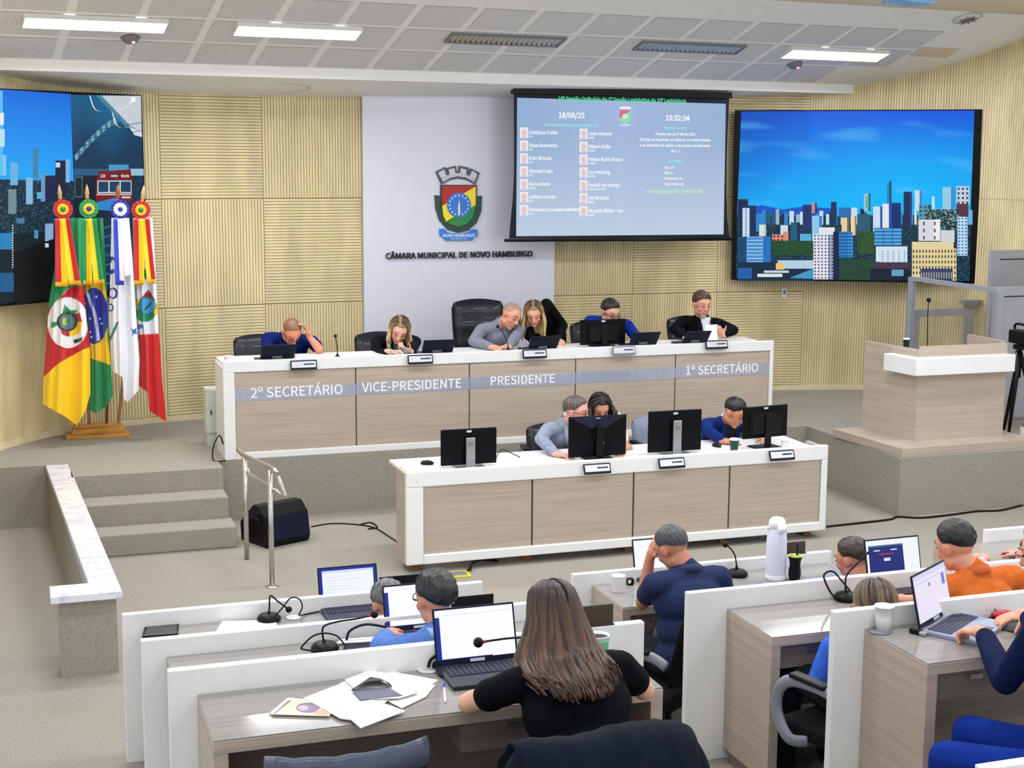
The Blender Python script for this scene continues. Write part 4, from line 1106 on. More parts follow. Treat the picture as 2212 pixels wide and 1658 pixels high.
flag('leftmost flag, green red and yellow with a round white seal', [(160, 250), (160, 540), (125, 760), (118, 900), (95, 1200), (88, 1360)], [(320, 250), (330, 640), (352, 860), (372, 1030), (374, 1300)],
     [('p', GRN, [(60, 200), (330, 200), (330, 660), (240, 670), (130, 790), (60, 790)]), ('p', RED, [(60, 790), (130, 790), (250, 665), (340, 650), (400, 900), (400, 1010), (330, 1040), (100, 1200), (60, 1240)]), ('p', YEL, [(60, 1235), (100, 1195), (180, 1120), (330, 1035), (420, 1005), (420, 1600), (60, 1600)]),
      ('e', WHT, 240, 875, 122, 152), ('p', GRN, [(205, 820), (220, 765), (250, 800), (300, 800), (260, 850), (200, 880), (140, 910), (140, 870), (180, 870)]), ('p', RED, [(250, 830), (310, 815), (325, 870), (280, 885)]), ('p', RED, [(195, 910), (250, 930), (250, 960), (205, 945)]), ('p', YEL, [(250, 930), (300, 870), (330, 870), (310, 940), (255, 960)]), ('e', D_, 235, 870, 62, 58), ('e', rgb(86, 130, 130), 235, 870, 48, 46), ('e', rgb(206, 190, 90), 222, 868, 16, 24), ('e', GRN, 240, 868, 12, 14), ('p', D_, [(270, 980), (330, 960), (320, 985), (280, 1000)])],
     ((210, 198), RW_(RED, YEL, GRN), GRN), [([(165, 255), (215, 255), (240, 660), (165, 660)], YEL, RED, 0), ([(200, 255), (250, 255), (318, 650), (245, 650)], YEL, RED, .015)], (187, 52), MT['polewood'], 13.80, .45, [(0, 1360), (.5, 1440), (.72, 1490), (.9, 1400), (1, 1300)])
flag('second flag from the left, green and yellow with a blue starry globe', [(318, 250), (322, 640), (352, 860), (366, 1100), (362, 1395)], [(450, 250), (470, 640), (482, 900), (494, 1120), (510, 1330)],
     [('p', GRN, [(300, 200), (540, 200), (540, 1500), (300, 1500)]), ('p', YEL, [(300, 560), (460, 640), (470, 720), (475, 960), (500, 1130), (372, 1085), (300, 900)]), ('e', BLU, 395, 835, 86, 168), ('p', rgb(200, 214, 240), [(345, 690), (362, 690), (412, 830), (432, 980), (414, 985), (396, 850)])] +
     [('e', WHT, x, y, 6, 7) for x, y in ((340, 760), (372, 850), (372, 930), (410, 720), (432, 850), (380, 960), (440, 880))],
     ((365, 195), RW_(GRN, YEL, BLU), BLU), [([(322, 255), (375, 255), (385, 650), (315, 650)], YEL, GRN, 0), ([(360, 255), (408, 255), (460, 640), (395, 650)], YEL, GRN, .015)], (353, 50), MT['polewood'], 13.90, .58, [(0, 1395), (.3, 1415), (.7, 1380), (1, 1310)])
flag('third flag from the left, white with blue lettering and a small blue star', [(500, 250), (495, 480), (488, 800), (492, 1000), (500, 1160)], [(605, 250), (625, 480), (648, 830), (668, 1100), (660, 1280)],
     [('e', rgb(24, 58, 150), 505, 500, 14, 20), ('e', WHT, 507, 512, 8, 14), ('p', rgb(24, 58, 150), [(490, 560), (518, 555), (518, 578), (490, 590)]), ('e', rgb(24, 58, 150), 510, 700, 28, 34), ('e', WHT, 506, 700, 18, 24), ('e', rgb(24, 58, 150), 497, 785, 16, 24), ('e', WHT, 496, 785, 9, 15), ('p', rgb(20, 120, 110), [(490, 960), (530, 870), (545, 870), (520, 930), (495, 985)]), ('p', rgb(20, 120, 90), [(578, 490), (595, 460), (595, 480), (582, 498)]), ('p', rgb(20, 90, 200), [(612, 908), (632, 918), (650, 905), (645, 928), (662, 945), (638, 940), (622, 955), (626, 932)])],
     ((552, 198), [(.03, .085, BLU, 0), (.012, .06, WHT, .008), (0, .02, BLU, .014)], BLU), [([(512, 255), (560, 255), (575, 650), (525, 650)], WHT, rgb(30, 60, 200), 0), ([(550, 255), (600, 255), (622, 600), (580, 600)], WHT, WHT, .012)], (540, 48), MT['redwood'], 13.80, .74, [(0, 1160), (.4, 1200), (.46, 1330), (.6, 1350), (1, 1280)])
flag('rightmost flag, white over red with the coat of arms of the city', [(628, 250), (630, 640), (640, 850), (664, 1000), (664, 1245)], [(745, 250), (768, 620), (780, 900), (800, 1200), (826, 1450)],
     [('p', rgb(222, 24, 28), [(600, 950), (780, 940), (900, 940), (900, 1600), (600, 1600)]), ('p', GRN, [(690, 560), (720, 540), (725, 600), (700, 620)]), ('p', rgb(170, 24, 34), [(672, 735), (722, 675), (765, 740), (700, 730)]), ('e', GRN, 700, 800, 68, 70), ('p', WHT, [(620, 660), (720, 672), (800, 660), (800, 745), (740, 740), (620, 760)]), ('p', rgb(170, 24, 34), [(668, 740), (720, 676), (766, 745)]), ('p', YEL, [(640, 730), (670, 735), (660, 800), (638, 790)]), ('p', YEL, [(755, 770), (780, 760), (775, 830), (755, 820)]), ('e', rgb(40, 120, 130), 712, 775, 54, 54), ('e', rgb(60, 170, 220), 712, 775, 46, 46), ('p', D_, [(688, 805), (718, 770), (745, 745), (735, 765), (705, 800)]), ('e', rgb(60, 140, 200), 668, 898, 24, 14)],
     ((675, 202), RW_(RED, YEL, GRN), GRN), [([(632, 255), (690, 255), (695, 650), (635, 650)], YEL, RED, 0), ([(672, 255), (725, 255), (765, 640), (715, 645)], YEL, RED, .015)], (694, 55), MT['polewood'], 13.92, .85, [(0, 1250), (.35, 1290), (.4, 1400), (1, 1465)])

# ================================================================== more things on and before the stage
p = PY(462, 890, 13.25)
t = thing('electrical_cabinet', 'pale grey electrical cabinet standing behind the left end of the bench', 'cabinet', (PY(463, 900, 13.5).x, 13.42, PL))
mb = MB(); mb.box((0, .09, .33), (.17, .18, .42)); mb.box((0, .09, .06), (.15, .16, .12)); mb.build('body', mat('pale_green_grey_metal', (206, 212, 204), .45), t, bevel=.005)
mb = MB(); mb.box((.012, -.004, .33), (.13, .012, .40)); d = mb.build('door', mat('cabinet_door', (200, 208, 198), .45), t, bevel=.004)
mb = MB(); mb.box((-.04, -.014, .32), (.01, .012, .04)); mb.build('latch', MT['black'], d)
mb = MB(); a = PZ(478, 990, PL + .01); mb.tube(arc([(0, 0, .12), (-.03, 0, .2), (-.09, -.05, .12), (-.10, -.1, .0), (.0, -.16, .005)], 7), .006, 8)
o = mb.build('power_cable', MT['black']); o.location = (1.66, 12.86, PL + .006); tag(o, 'black cable hanging beside the left post of the council bench', 'cable')

a, b = PZ(575, 1185, 0), PZ(668, 1166, 0)
ang = math.atan2(b.y - a.y, b.x - a.x); sl = ((a.x + b.x) / 2 - math.sin(ang) * .13, (a.y + b.y) / 2 + math.cos(ang) * .13, 0)
t = thing('stage_monitor', 'black wedge loudspeaker lying on the floor behind the steel handrail', 'loudspeaker', sl, ang)
w = (b - a).length
prof = [(-.13, 0), (-.155, .06), (-.12, .26), (-.03, .34), (.06, .34), (.27, .16), (.26, 0)]
mb = MB(); n = len(prof); vs = [V((x, y, z)) for x in (-w / 2, w / 2) for y, z in prof]
mb.add(vs, [tuple(range(n)), tuple(reversed(range(n, 2 * n)))] + [(i, i + n, (i + 1) % n + n, (i + 1) % n) for i in range(n)]); mb.build('enclosure', MT['black'], t, bevel=.012)
mb = MB(); q = [(-.160, .065), (-.126, .255)]; vs = [V((x, y - .006, z)) for x in (-w / 2 + .02, w / 2 - .02) for y, z in q]; vs2 = [v + V((0, .012, 0)) for v in vs]
mb.add(vs + vs2, [(0, 2, 3, 1), (0, 1, 5, 4), (2, 6, 7, 3), (1, 3, 7, 5), (0, 4, 6, 2)]); g = mb.build('grille', MT['navyplastic'], t)
mb = MB(); put_text(mb, 'attack', (w * .42, -.147, .13), (0, .17, 1), (-1, 0, 0), .035, .001); mb.build('logo', MT['plate'], g)
mb = MB(); mb.tube(arc([(-w / 2 - .004, -.06, .2), (-w / 2 - .03, -.04, .24), (-w / 2 - .03, .04, .24), (-w / 2 - .004, .06, .2)], 5), .01, 8); mb.build('handle', MT['black'], t)
mb = MB(); P_ = [PZ(x, y, .006) for x, y in ((672, 1137), (720, 1130), (775, 1133), (810, 1140), (840, 1158), (864, 1174))]
mb.tube(arc(P_, 6), .006, 6); P2 = [PZ(x, y, .008) for x, y in ((775, 1133), (800, 1128), (815, 1138), (795, 1142))]; mb.tube(arc(P2, 6), .006, 6)
tag(mb.build('speaker_cable', MT['black']), 'black cable lying on the floor from the wedge loudspeaker to the clerks desk', 'cable')
mb = MB(); P_ = [PZ(x, y, .008) for x, y in ((1786, 1137), (1850, 1130), (1920, 1122), (1940, 1116), (1990, 1118), (2050, 1112), (2110, 1104), (2160, 1102), (2212, 1090))]; mb.tube(arc(P_, 5), .011, 6)
tag(mb.build('floor_cable', MT['black']), 'black cable along the floor at the foot of the lectern platform', 'cable')

t = thing('handrail', 'brushed steel handrail standing beside the stage steps', 'handrail', (1.67, 11, 0))
hp = (1.67, 11, 0)
P1, P2 = V((1.64, 11.42, 0)), PZ(588, 1267, 0)
A0 = PY(515, 972, 11.75); A1 = PY(530, 985, 11.42); A2 = PY(588, 1012, P2.y); A3 = PY(600, 1028, P2.y - .06); A4 = PY(617, 1074, P2.y - .10)
mb = at(MB(), hp); mb.tube([P1, V((P1.x, P1.y, A1.z))], .02, 12); mb.build('post', MT['steel'], t)
mb = at(MB(), hp); mb.tube([P2, V((P2.x, P2.y, A2.z - .01))], .02, 12); mb.build('post', MT['steel'], t)
mb = at(MB(), hp); mb.tube(arc([A0, A1, A2, A3, A4], 6), .02, 12); mb.build('top_rail', MT['steel'], t)
mb = at(MB(), hp); mb.tube(arc([PY(534, 1012, 11.42), PY(545, 1027, 11.3), PY(590, 1055, P2.y), PY(612, 1070, P2.y - .08)], 5), .014, 10); mb.build('lower_rail', MT['steel'], t)
mb = at(MB(), hp); mb.lathe([(.05, 0), (.05, .006), (.022, .012)], 20, P2); mb.build('floor_flange', MT['steel'], t)

c = PZ(988, 1241, .004); t = thing('floor_box', 'yellow edged floor socket box on the carpet in front of the clerks desk', 'floor box', c, -.1)
mb = MB(); mb.box((0, 0, .004), (.19, .16, .012)); mb.build('rim', MT['yellow'], t)
mb = MB(); mb.box((.01, 0, .011), (.12, .1, .006)); mb.build('cover', MT['greyplastic'], t)
mb = MB(); a, b, c2 = PZ(1010, 1232, .02), PZ(1030, 1215, .02), PZ(1060, 1212, .02)
for k in range(2): mb.tube(arc([a + V((.03 * k, .02 * k, 0)), b + V((0, .05 * k, .02)), c2 + V((.06, .03 * k, 0))], 6), .009, 6)
tag(mb.build('power_cables', MT['black']), 'black cables running from the yellow floor box under the clerks desk', 'cable')

# ================================================================== lectern on its platform
ll = (8.25, 11.7, PL)
t = thing('lectern', 'taupe lectern with a white wrap around band on a wide wooden base', 'lectern', ll)
def hull(mb, P, z0, z1): quadbox(mb, P, z0, z1)
mb = at(MB(), ll); quadbox(mb, [(7.50, 11.10), (8.95, 11.16), (8.95, 12.18), (7.42, 12.16)], PL, .62); mb.build('base_step', MT['laminate'], t, bevel=.004)
mb = at(MB(), ll)
quadbox(mb, [(7.815, 11.385), (8.77, 11.37), (8.77, 11.41), (7.85, 11.425)], .62, 1.50)
quadbox(mb, [(7.70, 12.11), (7.815, 11.385), (7.85, 11.425), (7.74, 12.11)], .62, 1.47)
quadbox(mb, [(8.73, 11.41), (8.77, 11.41), (8.78, 11.95), (8.74, 11.95)], .62, 1.52)
mb.build('body', MT['laminate'], t)
mb = at(MB(), ll); quadbox(mb, [(7.73, 12.0), (7.80, 11.42), (8.75, 11.41), (8.75, 11.9)], 1.30, 1.33); mb.build('shelf', MT['laminate_top'], t)
mb = at(MB(), ll)
quadbox(mb, [(7.715, 11.28), (8.80, 11.28), (8.80, 11.384), (7.815, 11.384)], 1.245, 1.405)
quadbox(mb, [(7.66, 11.72), (7.715, 11.28), (7.815, 11.384), (7.755, 11.72)], 1.245, 1.405)
mb.build('white_band', MT['white'], t, bevel=.006)
mic(PY(2005, 742, 11.6) * 1, 'tall thin gooseneck microphone standing on the lectern', [(0, 0, .02), (-.01, 0, .2), (-.02, 0, .40), (-.025, -.01, .56)], group=None, ring=False, head=.022).location.z = 1.331
cup((PY(1958, 735, 11.75).x, 11.75, 1.331), 'small green and white cup on the lectern', .03, .19, 'green', lid='cup')
# glazed partition and doors on the right
gl = (9.2, 12.9, PL)
t = thing('glass_screen', 'framed glass screen standing behind the lectern', 'glass screen', gl)
mb = at(MB(), gl); mb.b2((9.17, 13.56, PL), (9.23, 13.63, 1.94)); mb.build('post', MT['alu'], t)
mb = at(MB(), gl); mb.b2((9.18, 12.1, 1.90), (9.22, 13.56, 1.945)); mb.build('top_rail', MT['alu'], t)
mb = at(MB(), gl); mb.b2((9.195, 12.1, PL), (9.205, 13.56, 1.90)); mb.build('pane', MT['glass'], t)
gl = (9.6, 13.7, PL)
t = thing('low_partition', 'low aluminium framed glass partition behind the glass screen', 'partition', gl)
mb = at(MB(), gl); mb.b2((9.25, 13.66, 1.49), (10.1, 13.70, 1.57)); mb.build('top_rail', MT['alu'], t)
for x in (9.26, 9.96):
    mb = at(MB(), gl); mb.b2((x, 13.66, PL), (x + .11, 13.70, 1.49)); mb.build('post', MT['alu'], t)
mb = at(MB(), gl); mb.b2((9.37, 13.675, PL), (9.96, 13.685, 1.49)); mb.build('pane', MT['glass'], t)
p = PY(2107, 661, 13.6); mb = MB(); mb.box((0, 0, .02), (.24, .1, .04)); mb.box((0, 0, -.02), (.14, .08, .05)); o = mb.build('speakerphone', MT['greyplastic']); o.location = (p.x, 13.68, 1.615); tag(o, 'small dark device resting on the top rail of the low partition', 'device')
def door(name, kind_label, x0, x1, y, z1, mull):
    t = thing(name, None, None, ((x0 + x1) / 2, y, PL)); t['kind'] = 'structure'; t['label'] = kind_label
    L_ = ((x0 + x1) / 2, y, PL)
    mb = at(MB(), L_); mb.b2((x0, y, PL), (x0 + .09, y + .06, z1)); mb.b2((x1 - .09, y, PL), (x1, y + .06, z1)); mb.b2((x0 + .09, y, z1 - .09), (x1 - .09, y + .06, z1)); mb.build('door_frame', MT['alu'], t)
    xs = [x0 + .09] + mull + [x1 - .09]
    for a, b in zip(xs, xs[1:]):
        mb = at(MB(), L_); mb.b2((a + .012, y + .018, PL + .05), (b - .012, y + .045, z1 - .102)); lf = mb.build('door_leaf', MT['alu'], t)
        mb = at(MB(), L_)
        mb.b2((a + .002, y + .03, PL + .05), (a + .012, y + .05, z1 - .092)); mb.b2((b - .012, y + .03, PL + .05), (b - .002, y + .05, z1 - .092)); mb.b2((a + .012, y + .03, z1 - .102), (b - .012, y + .05, z1 - .092)); mb.build('gasket', MT['black'], lf)
p = PY(2146, 541, 13.1); q = PY(2170, 620, 12.3)
door('door_1', 'tall grey aluminium door at the right end of the stage', p.x, p.x + 1.3, 13.1, p.z, [p.x + .47])
door('door_2', 'grey aluminium partition in front of the tall door at the right edge', q.x - .09, q.x + 1.2, 12.3, q.z, [q.x + .42])
bx = V((9.12, 11.35, PL))
t = thing('carton', 'white carton with red print and a grey lid on the stage at the right edge', 'box', bx, -.2)
mb = MB(); mb.box((0, 0, .07), (.22, .15, .14)); mb.build('body', MT['paper'], t)
mb = MB(); mb.box((0, 0, .16), (.20, .14, .05)); mb.build('lid', MT['greyplastic'], t)
mb = MB(); mb.lathe([(.03, 0), (.04, 0), (.04, .001), (.03, .001)], 20); mb.box((0, 0, 0), (.07, .01, .001), Matrix.Rotation(.8, 3, 'Z')); q = mb.build('print', MT['red'], t); q.location = (.05, -.076, .08); q.rotation_euler = (PI / 2, 0, 0)
# camera on a tripod at the right edge
tb = V((9.17, 11.75, PL)); hd = PY(2203, 760, 11.75)
t = thing('tripod', 'black video tripod at the right edge beside the lectern', 'tripod', tb)
top = V((hd.x, 11.75, hd.z)); 
for k, (dx, dy) in enumerate(((-.17, -.12), (.2, -.14), (.02, .2))):
    mb = at(MB(), tb); e = V((top.x + dx, top.y + dy, PL + .012)); mb.tube([top, top.lerp(e, .5), e], [.024, .022, .014], 8); mb.build('leg', MT['black'], t)
mb = at(MB(), tb); mb.tube([top - V((0, 0, .25)), top + V((0, 0, .03))], .022, 10); mb.build('column', MT['black'], t)
mb = at(MB(), tb); mb.box(top + V((0, 0, .05)), (.10, .1, .05)); mb.build('pan_head', MT['black'], t, bevel=.01)
mb = at(MB(), tb); mb.tube([top + V((0, 0, .04)), top + V((-.14, -.12, .02))], .009, 8); mb.build('pan_handle', MT['black'], t)
cb = top + V((0, 0, .076)); t = thing('video_camera', 'black video camera mounted on the tripod at the right edge', 'camera', cb)
mb = MB(); mb.box((0.02, 0, .07), (.14, .26, .13)); mb.build('body', MT['black'], t, bevel=.015)
mb = MB(); mb.lathe([(.045, 0), (.05, .02), (.05, .1), (.06, .12), (.04, .12)], 20); q = mb.build('lens', MT['blackmetal'], t); q.location = (0, -.12, .07); q.rotation_euler = (PI / 2, 0, 0)
mb = MB(); mb.tube(arc([(0, .1, .14), (0, .08, .19), (0, -.06, .19), (0, -.08, .14)], 5), .013, 8); mb.build('top_handle', MT['black'], t)
# ================================================================== people
def remesh_mesh(mb, voxel, smooth=2, sfac=.5):
    me = mb.mesh('tmp', []) if False else bpy.data.meshes.new('tmp')
    me.from_pydata([tuple(p) for p in mb.v], [], mb.f); me.update()
    o = bpy.data.objects.new('tmp', me); COL.objects.link(o)
    m = o.modifiers.new('r', 'REMESH'); m.mode = 'VOXEL'; m.voxel_size = voxel; m.use_smooth_shade = True
    if smooth:
        s = o.modifiers.new('s', 'SMOOTH'); s.factor = sfac; s.iterations = smooth
    bpy.context.view_layer.update()
    r = bpy.data.meshes.new_from_object(o.evaluated_get(bpy.context.evaluated_depsgraph_get()))
    bpy.data.objects.remove(o); bpy.data.meshes.remove(me)
    return r
def link_mesh(name, me, mats, parent):
    me.name = name
    me.materials.clear()
    for m in (mats if isinstance(mats, (list, tuple)) else [mats]): me.materials.append(m)
    for p in me.polygons: p.use_smooth = True
    o = bpy.data.objects.new(name, me); COL.objects.link(o); o.parent = parent
    return o
def ik(S, W, l1, l2, pole):
    d = W - S; L = min(d.length, (l1 + l2) * .999); dn = d.normalized()
    a = (l1 * l1 - l2 * l2 + L * L) / (2 * L); h = math.sqrt(max(0, l1 * l1 - a * a))
    p = pole - dn * pole.dot(dn)
    p = p.normalized() if p.length > 1e-5 else dn.orthogonal()
    return S + dn * a + p * h
def frame(fwd, up):
    f = V(fwd).normalized(); u = V(up); u = (u - f * u.dot(f)).normalized(); r = f.cross(u)
    return Matrix((r, f, u)).transposed()        # columns: right, forward, up

def hand(mb, W, d, n, t, curl=.5, sc=1.0, spread=.12):
    """palm and five fingers; W wrist, d towards the fingers, n palm normal, t towards the thumb side"""
    d = V(d).normalized(); n = V(n); n = (n - d * n.dot(d)).normalized(); t = V(t); t = (t - d * t.dot(d) - n * t.dot(n)).normalized()
    rot = Matrix((t, d, n)).transposed()
    mb.cone(W - d * .02, W + d * .03, .025 * sc, .028 * sc, 10)
    mb.ell(W + d * .052 * sc, (.041 * sc, .050 * sc, .0165 * sc), rot, 14, 8)
    for k, (off, ln) in enumerate(((.030, .9), (.011, 1.0), (-.009, .95), (-.027, .75))):
        p = W + (d * (.088 - .004 * abs(k - 1)) + t * off) * sc
        dd = (d + t * spread * (1.2 - k * .8)).normalized(); ang = 0
        rr = (.0098, .0092, .0086, .0078)
        for j, sl in enumerate((.042, .027, .021)):
            ang = curl * (.55, 1.0, .8)[j]
            ax = t
            dd = (Matrix.Rotation(-ang if dd.cross(n).dot(t) < 0 else ang, 3, ax) @ dd).normalized() if False else (dd * math.cos(ang) + (n - dd * n.dot(dd)).normalized() * math.sin(ang)).normalized()
            q = p + dd * sl * ln * sc
            mb.cone(p, q, rr[j] * sc, rr[j + 1] * sc, 8); p = q
    p = W + (d * .022 + t * .030) * sc; dd = (d * .62 + t * .72 + n * .2).normalized()
    for j, (sl, r0, r1) in enumerate(((.040, .0135, .011), (.030, .0105, .0095), (.024, .0095, .008))):
        q = p + dd * sl * sc; mb.cone(p, q, r0 * sc, r1 * sc, 8); p = q
        dd = (dd + d * .25 + n * .22 * (1 + curl)).normalized()

def head_parts(mb, H, M, s=1.0, jaw=1.0, fem=False):
    def P(x, y, z): return H + M @ V((x * s, y * s, z * s))
    E = lambda c, r: mb.ell(P(*c), (r[0] * s, r[1] * s, r[2] * s), M, 18, 12)
    E((0, -.012, .030), (.076, .096, .086)); E((0, .020, -.036), (.060 * jaw, .070, .080)); E((0, .058, -.094), (.028 * jaw, .027, .022))
    E((0, .03, .02), (.068, .062, .07))
    mb.cone(P(0, .088, .018), P(0, .108, -.024), .0085 * s, .0125 * s, 10)
    for k in (-1, 1):
        E((k * .010, .098, -.028), (.009, .010, .008)); E((k * .036, .058, -.026), (.026, .022, .024)); E((k * .079, -.010, -.004), (.009, .021, .031))
        mb.cone(P(k * .012, .084, .030), P(k * .046, .068, .028), .011 * s, .010 * s, 8)
        E((k * .040, .0, -.065), (.024 * jaw, .045, .028))
    E((0, .086, -.056), (.022, .011, .006)); E((0, .085, -.067), (.019, .011, .007))

def hair_cap(mb, H, M, s=1.0, front=38, side=2, back=-38, th=.14, tex=.02, col=None, col2=None, freq=26, seed=1, part=None, fade=0):
    n, k = 72, 26
    def elm(a):
        a = abs(a)
        return pl([(0, front), (35, front - 2), (62, (front + side) / 2), (80, side), (105, side - 2), (135, (side + back) / 2 - 4), (180, back)], a)
    vs = []; cs = []
    for sh in (0, 1):
        for j in range(k + 1):
            for i in range(n):
                az = -180 + 360 * i / n; e0 = elm(az); el = 90 - (90 - e0) * (j / k)
                a, e = R(az), R(el)
                d = V((math.sin(a) * math.cos(e), math.cos(a) * math.cos(e), math.sin(e)))
                t = th * (1 - (j / k) ** 5 * (.85 if fade == 0 else 1.0)) * (1 - fade * (j / k))
                nz = mnoise.noise(V((d.x * 5 + seed, d.y * 5, d.z * 5))) + .6 * math.sin(az * freq / 57.3 + d.z * 9 + 3 * mnoise.noise(V((d.x * 3, d.y * 3, d.z * 3 + seed))))
                r = 1 + (t + tex * nz * min(1, t * 14) if sh == 0 else -.06)
                if part is not None and sh == 0:
                    r -= .05 * math.exp(-((d.x - part) / .05) ** 2) * (1 if d.y > -.3 and d.z > .3 else 0)
                vs.append(H + M @ V((d.x * .0775 * r * s, (-.012 + d.y * .098 * r) * s, (.030 + d.z * .088 * r) * s)))
    fs = []
    N_ = n * (k + 1)
    for sh in (0, 1):
        for j in range(k):
            for i in range(n):
                a = sh * N_ + j * n + i; b = sh * N_ + j * n + (i + 1) % n
                q = (a, b, b + n, a + n); fs.append(q if sh else tuple(reversed(q)))
    for i in range(n):
        a = k * n + i; b = k * n + (i + 1) % n; fs.append((a, b, b + N_, a + N_))
    C = []
    for f in fs:
        m = f[0] % N_; j, i = m // n, m % n
        v = .5 + .5 * math.sin(i * 2.1 + j * .35) * .6 + .4 * (mnoise.noise(V((i * .6, j * .25, seed))))
        C.append(lcol(col, col2 or col, v))
    mb.add(vs, fs, True, C)

def hair_long(mb, H, M, s, L, col, col2, n=150, az0=70, part=0.0, seed=3, width=1.0, back_only=False, fwdfall=.02, root=None, wave=.006, spread=1.0, coll=False):
    """locks that leave the parting, follow the skull and hang down"""
    rnd_ = random.Random(seed); up = V((0, 0, 1))
    for k in range(n):
        az = rnd_.uniform(az0, 360 - az0)
        if az > 180: az -= 360
        a = R(az); lay = rnd_.uniform(1.04, 1.16)
        px = part + .012 * (1 if az > 0 else -1); py = pl([(0, .03), (90, .02), (140, -.03), (180, -.05)], abs(az)) + rnd_.uniform(-.015, .015)
        pts = []
        el1 = pl([(0, 0), (60, -2), (90, -10), (180, -18)], abs(az))
        top = math.degrees(math.atan2(.9, math.hypot(px / .0775, (py + .012) / .098)))
        K = 7; d0 = V((px / .0775, (py + .012) / .098, .95)).normalized()
        e1 = R(el1); d1 = V((math.sin(a) * math.cos(e1), math.cos(a) * math.cos(e1), math.sin(e1)))
        for q in range(K + 1):
            t = q / K; d = d0.slerp(d1, t); r = lay * (1 + .02 * math.sin(t * 3))
            pts.append(H + M @ V((d.x * .0785 * r * s, (-.012 + d.y * .099 * r) * s, (.030 + d.z * .089 * r) * s)))
        out = (M @ V((math.sin(a), math.cos(a), 0))); out = (out - up * out.dot(up))
        ln = L * rnd_.uniform(.82, 1.05) * s; K2 = 12; ph = rnd_.uniform(0, 6.3); b = pts[-1]
        for q in range(1, K2 + 1):
            t = q / K2
            pts.append(b - up * ln * t + out * (.02 * math.sin(t * 2.2) * spread - .012 * t * t + fwdfall * t * (1 if abs(az) < 100 else 0)) + V((math.cos(ph), math.sin(ph), 0)) * wave * math.sin(t * 7 + ph))
        if TORSO and coll:
            tN, tP, tr, tf, kx = TORSO; ax = (tN - tP).normalized(); Lx = (tN - tP).length
            for qi in range(len(pts)):
                v = pts[qi] - tP; hgt = v.dot(ax)
                if hgt > Lx + .03: continue
                x_, y_ = v.dot(tr), v.dot(tf); rx = .215 * kx if hgt < Lx - .02 else .14; ry = (.150 * kx if hgt < Lx * .85 else .12)
                e = math.sqrt((x_ / rx) ** 2 + (y_ / ry) ** 2)
                g_ = 1.0 + .10 * rnd_.random()
                if e < g_:
                    need = ry * math.sqrt(max(0.02, g_ * g_ - min(.95, (x_ / rx) ** 2))); pts[qi] = tP + ax * hgt + tr * x_ - tf * need
            for _ in range(5):
                for qi in range(4, len(pts) - 1): pts[qi] = pts[qi] * .5 + (pts[qi - 1] + pts[qi + 1]) * .25
        nn = len(pts); w = .0125 * width * rnd_.uniform(.7, 1.2)
        rad = [w * (.28 + .72 * min(1, i / 6)) * (1 - .8 * max(0, (i / (nn - 1) - .72) / .28)) for i in range(nn)]
        c = lcol(col, col2, rnd_.random() ** 1.3)
        rc = root or col
        mb.tube(pts, rad, 6, col=[lcol(rc, c, min(1, i / (nn * .45))) for i in range(nn)], flat=.5)

